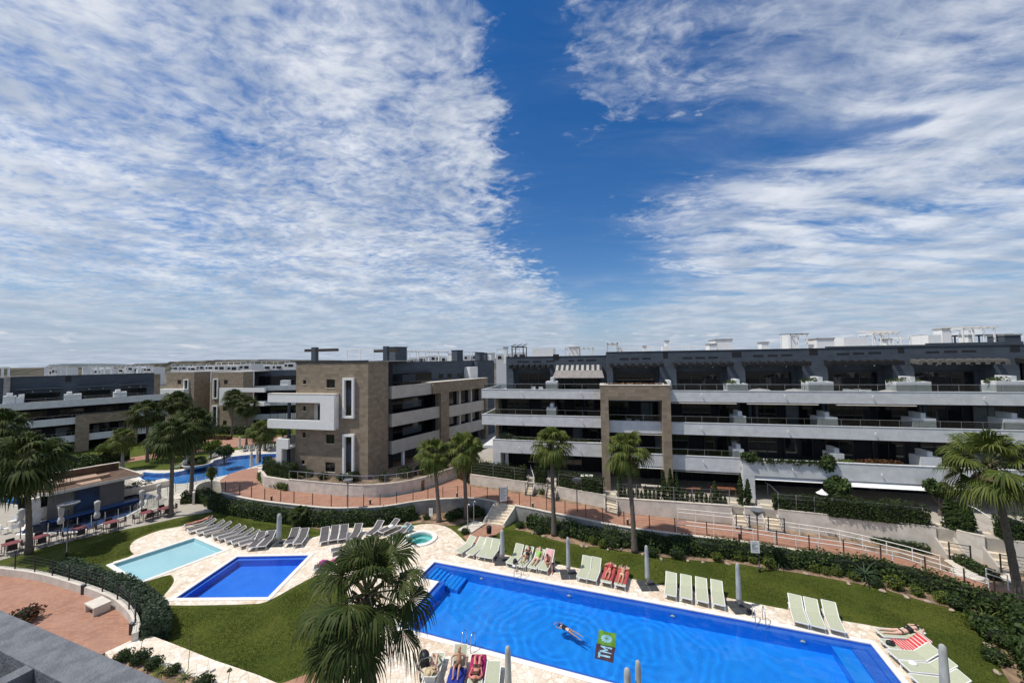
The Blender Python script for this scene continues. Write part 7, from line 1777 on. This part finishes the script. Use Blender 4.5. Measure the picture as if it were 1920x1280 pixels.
for i, (u, off, k, zz) in enumerate([(1590,1.2,2,0),(1600,1.2,2,0),(1612,1.2,2,0),(1625,1.2,2,0),(1180,.8,1,0),(1195,.8,1,0),(1000,2.6,2,1),(1015,2.6,2,1)]):
    z = (FZA if zz else FZB)[k]; x = SX(u, 740 if k == 2 else 790, off+(AO if zz else 0)); p = FB.w(x, off+(AO if zz else 0), z)
    l = ('white chair on the top terrace with dining set, %s from the left' % ORD[i]) if i < 4 else ('white chair inside the tan frame balcony, %s' % ('left' if i == 4 else 'right')) if i < 6 else ('white chair on the left top terrace, %s' % ('left' if i == 6 else 'right'))
    dup(wc, tuple(p), FB.a+(i%2)*3.1, l, group='white chairs on the balconies')
x = SX(1607,740,1.9); r = gtable(1607,740,1.9,'white dining table on the top terrace between planters', M['white_paint'], .9, .4, FZB[2])
for (u, w_, l) in [(1425,1.2,'white covered furniture on the top terrace, left one'),(1492,1.1,'white covered furniture on the top terrace, right one'),(1680,1.6,'pale covered sofa on the top terrace beside a planter')]:
    p = FB.w(SX(u,742,1.2), 1.2, FZB[2]); o = thing('furniture_cover', l, 'furniture', tuple(p), FB.a)
    mb = MB().lathe([(w_,0),(w_*1.02,.2),(w_*.9,.62),(w_*.55,.80),(.1,.86)], n=14, sy=.5); g = random.Random(u); mb.v = [(x_*(1+.06*math.sin(5*z_+x_*7)), y_, z_+g.uniform(-.03,.03)) for x_, y_, z_ in mb.v]; mb.build('cover', M['umb_light'] if u < 1600 else M['cream_wall'], o, True)
p = FB.w(SX(1540,945,-2.0), -2.2, TZ-.05); o = thing('garden_parasol', 'small white garden parasol folded behind the clipped hedge', 'parasol', tuple(p)); MB().lathe([(.42,1.45),(.2,1.62),(.03,1.8)], n=8).build('canopy', M['white_paint'], o); MB().tube([(0,0,0),(0,0,1.9)], .025, 6).build('pole', M['steel'], o)
# towels
M['tw_red'] = mat('red_towel', (.46,.09,.085), .95, .2, 6); M['tw_pink'] = mat('pink_towel', (.75,.42,.42), .95, .2, 6); M['tw_blue'] = mat('blue_towel', (.02,.04,.28), .95, .2, 6); M['tw_mag'] = mat('magenta_towel', (.42,.02,.12), .95, .3, 6); M['tw_pur'] = mat('purple_towel', (.45,.05,.32), .95, .3, 6); M['tw_turq'] = mat('turquoise_towel', (.30,.55,.56), .95, .3, 6)
def striped(name, c1, c2, sc):
    m_ = bpy.data.materials.new(name); m_.use_nodes = True; t = NT(m_.node_tree); b = t.n['Principled BSDF']; b.inputs['Roughness'].default_value = .95
    co = t.new('ShaderNodeTexCoord').outputs['Object']; sp = t.new('ShaderNodeSeparateXYZ'); t.l.new(co, sp.inputs[0])
    f = t.math('FRACT', t.math('MULTIPLY', sp.outputs[1], sc)); t.l.new(t.mix(t.math('GREATER_THAN', f, .72), (*c1,1), (*c2,1)), b.inputs['Base Color']); return m_
M['tw_stripe'] = striped('red_striped_towel', (.55,.06,.06), (.75,.55,.50), 7)
def towel(lg, ang, label, mt, y0=-.9, y1=.9, w_=.36, sag=.0):
    """cloth following seat and backrest of the lounger it lies on"""
    yb, z, c, s = .28, .33, math.cos(R(ang)), math.sin(R(ang)); n = 16; prof = []
    for i in range(n+1):
        y = y0+(y1-y0)*i/n; t = y-yb
        prof.append((y, z+.05) if t < 0 else (yb+t*c, z+.055+t*s))
    o = thing('towel', label, 'towel', tuple(lg.location), lg.rotation_euler.z); A = []; B = []; g = random.Random(len(label))
    for k, x in enumerate([-w_-.02,-w_,-w_*.5,0,w_*.5,w_,w_+.02]):
        pass
    mb = MB(); xs = [-w_-.03,-w_,-w_*.5,0,w_*.5,w_,w_+.03]
    for (y, zz) in prof:
        for k, x in enumerate(xs): mb.v.append((x+g.uniform(-.012,.012), y, zz+g.uniform(-.004,.012)-(.16 if k in (0,6) else 0)))
    m_ = len(xs); mb.f = [(i*m_+k, i*m_+k+1, (i+1)*m_+k+1, (i+1)*m_+k) for i in range(n) for k in range(m_-1)]
    mb.build('cloth', mt, o, True); return o
towel(RL[1], 35, 'red striped towel over a sage lounger at the right end', M['tw_stripe'], -.45, 1.02, .34)
towel(GLO[gl[10][1]], 12, 'red towel under the sunbather facing up', M['tw_red'], -.75, .9)
towel(GLO[gl[11][1]], 12, 'red towel under the sunbather facing down', M['tw_red'], -.75, .9)
towel(GLO[gl[7][1]], 50, 'pale pink towel over the raised back of the fourth occupied lounger', M['tw_pink'], .2, 1.02, .26)
towel(BL[1], 50, 'dark blue towel under the seated man at the bottom', M['tw_blue'], -.9, .15, .37)
towel(BL[2], 12, 'magenta towel at the bottom, right of the seated man', M['tw_mag'], -.85, .6, .36)
def heap(loc, r, label, mt, h=.25, seed=1, cat='towel', name='towel'):
    o = thing(name, label, cat, tuple(loc)); g = random.Random(seed); mb = MB(); mb.ball((0,0,h*.35), r, r*.7, h, 14, 10)
    mb.v = [(x*(1+.25*math.sin(7*y+seed)+.1*g.random()), y*(1+.2*math.cos(9*x)), z*(1+.35*g.random())) for x, y, z in mb.v]; mb.build('cloth' if cat == 'towel' else 'body', mt, o, True); return o
heap(G(765,990,.35), .48, 'turquoise crumpled towel on the lounger by the spa', M['tw_turq'], .20, 3)
heap(G(1711,1243,.38), .20, 'small white folded towel on a sage lounger', M['white_paint'], .07, 4)
heap(G(733,987,.6), .30, 'white towel hung over the back of a grey lounger', M['white_paint'], .10, 5)
heap(G(966,1056,.40), .17, 'dark bag on the empty sage lounger right of the first parasol', M['black'], .22, 6, 'bag', 'bag')
heap(G(1670,1207,.40), .18, 'black bag at the foot of the prone sunbather', M['black'], .12, 7, 'bag', 'bag')
heap(G(608,1056,.55), .30, 'purple towel lying over the legs of the person on the grey lounger', M['tw_pur'], .16, 8)
heap(G(964,1061,.36), .12, 'white object under the dark bag on the lounger', M['white_paint'], .06, 9, 'towel', 'towel')
# pushchair
p = G(795,1262,.02); o = thing('pushchair', 'black folding pushchair beside the sunbathing woman at the bottom', 'pushchair', tuple(p), R(25))
for (x, y) in [(-.25,-.35),(.25,-.35),(-.22,.38),(.22,.38)]:
    w_ = MB().tube([(x-.025,y,.16),(x+.025,y,.16)], .15 if y < 0 else .1, 14) if y < 0 else MB().tube([(x-.02,y,.11),(x+.02,y,.11)], .105, 12)
    W_ = w_.build('wheel', M['black'], o)
f = MB(); 
for x in (-.22,.22): f.bar((x,-.35,.16),(x,.1,.75),.03); f.bar((x,.38,.12),(x,-.1,.6),.03); f.bar((x,-.1,.6),(x,-.42,1.0),.03)
f.bar((-.22,-.42,1.0),(.22,-.42,1.0),.035); f.build('frame', M['steel_dark'], o)
MB().obox((0,.05,.50), .38, .40, .05, rx=R(10)).build('seat', M['black'], o); MB().obox((0,-.18,.72), .38, .06, .5, rx=R(-20)).build('backrest', M['black'], o)
hd = MB(); hd.ball((0,-.10,.90), .24, .30, .22, 12, 8); hd.build('hood', M['black'], o, True)
# far spa and planter near the lagoon
o = thing('planter_bowl', 'large round white planter bowl on the lagoon deck', 'planter', tuple(G(371,876,.02))); MB().lathe([(.9,0),(1.6,.45),(1.7,.6),(1.55,.62),(1.5,.4)], n=24, sx=1.1).build('bowl', M['cap'], o, True); leafblob('plants', (0,0,.8), (1.2,1.0,.7), 600, .2, M['hedge'], o, 4)
# bridge-like stone feature with tables between bar and lagoon
o = thing('stone_planter', 'low beige stone planter with white chairs behind the bar', 'planter', tuple(G(250,925,.02)), R(bdeg)); MB().box(-1.5,3.2,-.5,1.2,0,.7).build('body', M['cap'], o, bevel=.03); leafblob('plants', (0.5,.3,.9), (1.4,.6,.35), 300, .12, M['hedge_sage'], o, 5)
# our own building's roof edge beams
oz = 12.2; A0, A1 = G(-40,1125,oz), G(330,1286,oz); d = (A1-A0).normalized(); nn = Vector((d.y,-d.x,0))
own = thing('roof_beam_frame', 'grey rendered roof beam frame of the viewing terrace, lower left corner', 'building', (A0.x, A0.y, 0), math.atan2(d.y, d.x))
L_ = (A1-A0).length+.6; wB_ = .30
xx = (G(57,1248,oz)-A0).dot(d)
for nme, bx in (('front_beam', (-.6,L_,-wB_,0,oz-.45,oz)), ('cross_beam', (xx-.07,xx+.07,-2.2,-wB_-.001,oz-.45,oz-.003)), ('cross_beam', (xx+1.15,xx+1.29,-2.2,-wB_-.001,oz-.45,oz-.003)), ('cross_beam', (xx-1.3,xx-1.16,-2.2,-wB_-.001,oz-.45,oz-.003))):
    x0, x1_, y0, y1, z0, z1 = bx; MB().box(x0,x1_,y0,y1,z0,z1).build(nme, M['concrete'], own, bevel=.006)
MB().box(-.6,L_,-2.4,0,oz-3.4,oz-3.2).build('terrace_slab', M['slate_dark'], own)
MB().box(-.6,L_,-.25,-.05,-.03,oz-3.401).build('wall', M['slate'], own)
# ---------------------------------------------------------------- people
M['skin'] = mat('sun_tanned_skin', (.50,.27,.18), .55, .1, 8); M['skin_pale'] = mat('pale_skin', (.66,.42,.32), .55, .1, 8); M['skin_red'] = mat('reddish_skin', (.56,.25,.18), .55, .1, 8)
M['hair_dark'] = mat('dark_hair', (.02,.014,.01), .6, .3, 30); M['hair_brown'] = mat('brown_hair', (.09,.05,.03), .6, .3, 30); M['hair_blond'] = mat('blond_hair', (.40,.28,.15), .6, .3, 30)
M['sw_black'] = mat('black_swimwear', (.012,.012,.015), .7); M['sw_brown'] = mat('brown_shorts', (.10,.055,.03), .8, .2, 6); M['sw_green'] = mat('bright_green_top', (.25,.55,.10), .8, .2, 6); M['sw_yellow'] = mat('pale_yellow_swimwear', (.70,.62,.35), .8, .1, 6); M['sw_red'] = mat('red_swimwear', (.45,.04,.06), .8, .1, 6); M['straw'] = mat('straw_hat', (.62,.50,.30), .9, .2, 20); M['eye'] = mat('dark_eye', (.02,.015,.01), .3)
def skinobj(name, pts, edges, rad, root_i, mt, parent, sub=1):
    me = bpy.data.meshes.new(name); me.from_pydata([tuple(p) for p in pts], edges, []); me.materials.append(mt)
    o = bpy.data.objects.new(name, me); COL.objects.link(o); o.parent = parent
    sk = o.modifiers.new('skin', 'SKIN'); sk.use_smooth_shade = True; sk.use_x_symmetry = False
    if not me.skin_vertices:
        bm = __import__('bmesh').new(); bm.from_mesh(me); bm.verts.layers.skin.verify(); bm.to_mesh(me); bm.free()
    for i, s in enumerate(me.skin_vertices[0].data): s.radius = (rad[i] if isinstance(rad[i], tuple) else (rad[i], rad[i])); s.use_root = (i == root_i)
    sb = o.modifiers.new('subsurf', 'SUBSURF'); sb.levels = sub; sb.render_levels = sub
    return o
def person(loc, rz, J, label, skin='skin', hair='hair_dark', longhair=False, top=None, bottom=None, prone=False, hat=None, group=None):
    """J: joints in metres: pel, spi, che, nec, hed, and left/right (l,r) sho elb wri hip kne ank toe; nrm = direction the chest faces"""
    r = thing('person', label, 'person', tuple(loc), rz, group)
    V = Vector; P = {k: V(v) for k, v in J.items()}; nrm = P.pop('nrm').normalized(); fac = P.pop('fac', nrm).normalized()
    pts = []; ed = []; rad = []; ix = {}
    def add(k, p, rd, par=None):
        ix[k] = len(pts); pts.append(p); rad.append(rd)
        if par is not None: ed.append((ix[par], ix[k]))
    add('pel', P['pel'], (.125,.10)); add('spi', P['spi'], (.115,.088), 'pel'); add('che', P['che'], (.145,.10), 'spi'); add('cl', P['che'].lerp(P['nec'], .6), (.11,.075), 'che'); add('nec', P['nec'], .052, 'cl')
    hd = (P['hed']-P['nec']).normalized(); add('jaw', P['nec']+hd*.085+fac*.015, (.066,.070), 'nec'); add('hed', P['nec']+hd*.165, (.078,.088), 'jaw'); add('crn', P['nec']+hd*.225, (.055,.062), 'hed')
    add('nos', P['nec']+hd*.125+fac*.105, .012, 'jaw')
    lat = None
    for s in 'lr':
        sh = P[s+'sho']; add(s+'sho', sh, .052, 'cl'); m_ = sh.lerp(P[s+'elb'], .5); add(s+'ua', m_, .046, s+'sho'); add(s+'elb', P[s+'elb'], .036, s+'ua'); add(s+'fa', P[s+'elb'].lerp(P[s+'wri'], .35), .036, s+'elb'); add(s+'wri', P[s+'wri'], .025, s+'fa')
        d = (P[s+'wri']-P[s+'elb']).normalized(); sd = d.cross(nrm); sd = sd.normalized() if sd.length > .1 else d.cross(V((0,0,1))).normalized(); dn = d.cross(sd)*(-1 if d.cross(sd).z > 0 else 1)*.3
        add(s+'pal', P[s+'wri']+d*.055, (.034,.016), s+'wri')
        pal = P[s+'wri']+d*.075
        for f_, (o_, L) in enumerate(((-.030,.062),(-.010,.074),(.010,.070),(.030,.055))):
            a = pal+sd*o_; add('%sf%d' % (s, f_), a+d*L*.5, .0088, s+'pal'); add('%sg%d' % (s, f_), a+d*L*.9+dn*L*.5, .0075, '%sf%d' % (s, f_))
        th = P[s+'wri']+d*.03-sd*.036; add(s+'t0', th, .010, s+'pal'); add(s+'t1', th+d*.038-sd*.018, .0085, s+'t0')
        add(s+'hip', P[s+'hip'], .088, 'pel'); add(s+'th', P[s+'hip'].lerp(P[s+'kne'], .45), .075, s+'hip'); add(s+'kne', P[s+'kne'], .052, s+'th'); add(s+'ca', P[s+'kne'].lerp(P[s+'ank'], .32), .052, s+'kne'); add(s+'ank', P[s+'ank'], .034, s+'ca')
        tv = (P[s+'toe']-P[s+'ank']); add(s+'bal', P[s+'ank']+tv*.6, (.042,.026), s+'ank'); add(s+'toe', P[s+'toe'], (.036,.018), s+'bal')
    skinobj('body', pts, ed, rad, 0, M[skin], r)
    # eyes, mouth, hair
    sd = hd.cross(fac).normalized()
    for s in (-1, 1): MB().ball(P['nec']+hd*.155+fac*.083+sd*s*.032, .011, n=8, m_=6).build('eye', M['eye'], r, True)
    MB().ball(P['nec']+hd*.085+fac*.083, .020, .008, .006, 8, 6).build('mouth', M['sw_red'], r, True)
    rot = Matrix((sd, fac, hd)).transposed().to_4x4()
    hb = MB(); hb.ball(P['nec']+hd*.180-fac*.018, .089, .093, .088, 14, 10, rot)
    if longhair: hb.ball(P['nec']+hd*.08-fac*.06, .075, .05, .14, 12, 8, rot)
    hb.build('hair', M[hair], r, True)
    if hat:
        h = MB(); h.ball(P['nec']+hd*.215-fac*.01, .105, .11, .075, 14, 8, rot); h.build('hat', M[hat], r, True)
        h = MB(); c = P['nec']+hd*.20; h.add([c+ (sd*math.cos(2*math.pi*i/20)+fac*math.sin(2*math.pi*i/20))*.19+hd*z for z in (0,.012) for i in range(20)], [tuple(range(20))[::-1], tuple(range(20,40))]+[(i,(i+1)%20,20+(i+1)%20,20+i) for i in range(20)]); h.build('hat_brim', M[hat], r)
    if bottom:
        k = .45 if bottom[1] == 'shorts' else .08
        q = [P['pel'].lerp(P['spi'], .35), P['pel'], P['lhip'], P['lhip'].lerp(P['lkne'], k), P['rhip'], P['rhip'].lerp(P['rkne'], k)]
        skinobj('swim_shorts' if k > .2 else 'swimwear_bottom', q, [(1,0),(1,2),(2,3),(1,4),(4,5)], [(.135,.108),(.142,.115),.100,.092 if k > .2 else .096,.100,.092 if k > .2 else .096], 1, M[bottom[0]], r)
    if top:
        if top[1] == 'shirt': q = [P['spi'], P['che'], P['che'].lerp(P['nec'], .6), P['lsho'], P['lsho'].lerp(P['lelb'], .4), P['rsho'], P['rsho'].lerp(P['relb'], .4), P['pel'].lerp(P['spi'], .4)]; skinobj('top', q, [(0,1),(1,2),(2,3),(3,4),(2,5),(5,6),(7,0)], [(.128,.10),(.158,.112),(.125,.09),.062,.056,.062,.056,(.132,.105)], 1, M[top[0]], r)
        else: q = [P['che'].lerp(P['spi'], .25), P['che'], P['che'].lerp(P['nec'], .12)]; skinobj('bikini_top', q, [(0,1),(1,2)], [(.150,.104),(.156,.110),(.150,.104)], 1, M[top[0]], r)
    return r
def mir(J):
    K = dict(J)
    for k, v in J.items():
        if k[0] == 'l' and len(k) == 4: K['r'+k[1:]] = (-v[0], v[1], v[2]) if 'r'+k[1:] not in J else J['r'+k[1:]]
    return K
# lounger coordinates: foot end -y, head end +y
def recl(ang, knee=.0, z=.33):
    yb = .28; c, s = math.cos(R(ang)), math.sin(R(ang)); B = lambda t, h: (0, yb+t*c-h*s, z+t*s+h*c)
    return mir(dict(pel=(0,yb-.12,z+.14), spi=B(.10,.14), che=B(.34,.15), nec=B(.56,.16), hed=B(.80,.17), nrm=(0,-s,c), fac=(0,-s-.1,c),
        lsho=(-.19,)+B(.50,.14)[1:], lelb=(-.30,)+B(.24,.12)[1:], lwri=(-.22,yb-.10,z+.18), lhip=(-.095,yb-.16,z+.13), lkne=(-.12,yb-.56,z+.13+knee), lank=(-.11,yb-.56-(.40-.25*knee),z+.09), ltoe=(-.14,yb-.56-(.50-.25*knee),z+.20)))
def proneJ(ang, z=.33, arms='up'):
    yb = .28; c, s = math.cos(R(ang)), math.sin(R(ang)); B = lambda t, h: (0, yb+t*c-h*s, z+t*s+h*c)
    J = dict(pel=(0,yb-.16,z+.15), spi=B(.06,.13), che=B(.30,.13), nec=B(.52,.15), hed=B(.76,.15), nrm=(0,s*.2,-1), fac=(.8,.1,-.5), lhip=(-.095,yb-.22,z+.14), lkne=(-.11,yb-.64,z+.09), lank=(-.12,yb-1.04,z+.10), ltoe=(-.12,yb-1.16,z+.06), lsho=(-.18,)+B(.46,.12)[1:])
    if arms == 'up': J['lelb'] = (-.36,)+B(.56,.08)[1:]; J['lwri'] = (-.20,)+B(.78,.08)[1:]
    else: J['lelb'] = (-.30,)+B(.20,.10)[1:]; J['lwri'] = (-.28,yb-.10,z+.08)
    return mir(J)
def on(lg, J, *a, **k): return person(lg.location, lg.rotation_euler.z, J, *a, **k)
# reader
J = recl(45, .30); J.update(lelb=(-.24,.30,.72), lwri=(-.10,.12,.88), relb=(.24,.30,.72), rwri=(.10,.12,.88))
on(GLO[gl[5][1]], J, 'person in a dark top sitting up with bent knees on the second occupied lounger', 'skin', 'hair_dark', True, ('sw_black','shirt'), ('sw_black','brief'))
J = recl(35, .05); J.update(lelb=(-.32,.62,.80), lwri=(-.12,.80,.92))
on(GLO[gl[6][1]], J, 'person in a bright green top lying back between two others', 'skin_pale', 'hair_blond', True, ('sw_green','shirt'), ('sw_yellow','brief'))
# leaning person, sitting sideways with feet on the deck at the right
J = dict(pel=(.10,-.02,.50), spi=(.12,-.06,.66), che=(.16,-.16,.86), nec=(.18,-.30,1.0), hed=(.19,-.42,1.12), nrm=(.3,-.9,-.3), fac=(.2,-.8,-.6),
    lsho=(-.01,-.22,.95), lelb=(-.04,-.42,.72), lwri=(.10,-.58,.66), rsho=(.36,-.22,.93), relb=(.42,-.44,.72), rwri=(.28,-.60,.66), lhip=(.02,-.08,.48), rhip=(.20,-.06,.48), lkne=(.18,-.50,.52), rkne=(.50,-.36,.50), lank=(.36,-.70,.12), rank=(.56,-.52,.10), ltoe=(.40,-.86,.04), rtoe=(.64,-.70,.04))
on(GLO[gl[7][1]], J, 'person leaning forward on the fourth occupied lounger with feet on the paving', 'skin_red', 'hair_brown', False, None, ('sw_black','shorts'))
on(GLO[gl[10][1]], {**recl(12, .02), **dict(lelb=(-.40,.62,.60), relb=(.40,.62,.60), lwri=(-.16,.90,.64), rwri=(.16,.90,.64))}, 'sunbather lying face up on a red towel with arms behind the head', 'skin_red', 'hair_brown', False, ('sw_red','bikini'), ('sw_red','brief'))
on(GLO[gl[11][1]], proneJ(12), 'sunbather lying face down on a red towel, right of the other', 'skin', 'hair_dark', True, None, ('sw_yellow','brief'))
on(RL[0], proneJ(22), 'sunbather in a black bikini lying face down at the right end of the pool', 'skin_pale', 'hair_dark', False, ('sw_black','bikini'), ('sw_black','brief'))
# bottom group
J = recl(30, .34); on(BL[0], J, 'person in a straw hat lying with bent knees next to the pushchair', 'skin_pale', 'hair_brown', True, ('sw_yellow','bikini'), ('sw_brown','brief'), hat='straw')
J = recl(72, .28); J.update(lelb=(-.36,.30,.68), lwri=(-.34,.12,.46), relb=(.36,.30,.68), rwri=(.34,.12,.46))
on(BL[1], J, 'shirtless bald man in brown shorts sitting on the blue towel', 'skin', 'skin', False, None, ('sw_brown','shorts'))
J = recl(12, .26); on(BL[2], J, 'person with raised knees lying on the magenta towel, bottom edge', 'skin_red', 'hair_brown', False, ('sw_brown','bikini'), ('sw_brown','shorts'))
pl = [o for o in bpy.data.objects if o.get('label', '').startswith('grey lounger under the person with the purple')][0]
on(pl, recl(25, .12), 'person lying on a grey lounger under the purple towel beside the square pool', 'skin_red', 'hair_brown', True, ('tw_pur','shirt'), ('sw_red','brief'))
pl = [o for o in bpy.data.objects if o.get('label', '').startswith('grey lounger under the person lying')][0]
on(pl, proneJ(20), 'person lying face down on the far left grey lounger', 'skin_red', 'hair_brown', False, None, ('sw_red','shorts'))
# swimmer
a, b = G(1042,1167,-.05), G(1087,1191,-.1); d = (a-b).normalized(); rz = math.atan2(d.y, d.x)-math.pi/2; c = (a+b)/2
J = dict(pel=(0,-.10,-.03), spi=(0,.06,.0), che=(0,.26,.0), nec=(0,.44,.02), hed=(0,.66,.04), nrm=(0,0,-1), fac=(.1,.5,-.8),
    lsho=(-.18,.38,.0), lelb=(-.26,.66,.0), lwri=(-.12,.88,.0), rsho=(.18,.38,.0), relb=(.26,.66,.0), rwri=(.12,.88,.0), lhip=(-.09,-.15,-.03), rhip=(.09,-.15,-.03), lkne=(-.12,-.55,-.10), rkne=(.13,-.55,-.08), lank=(-.16,-.93,-.18), rank=(.10,-.95,-.10), ltoe=(-.17,-1.08,-.22), rtoe=(.10,-1.10,-.12))
SWM = person((c.x, c.y, -.10), rz, J, 'swimmer in a dark bikini stretched out face down in the long pool', 'skin_pale', 'hair_dark', False, ('sw_black','bikini'), ('sw_black','brief'))

SWM.scale = (.86, .86, .86)
for o in bpy.data.objects:
    if o.type == 'MESH' and o is not WATER and (o.name.startswith(('pool_', 'water')) or (o.parent and (o.parent is SWM or o.parent is em or o.parent.name.startswith(('pool_l'))))): o.cycles.is_caustics_receiver = True
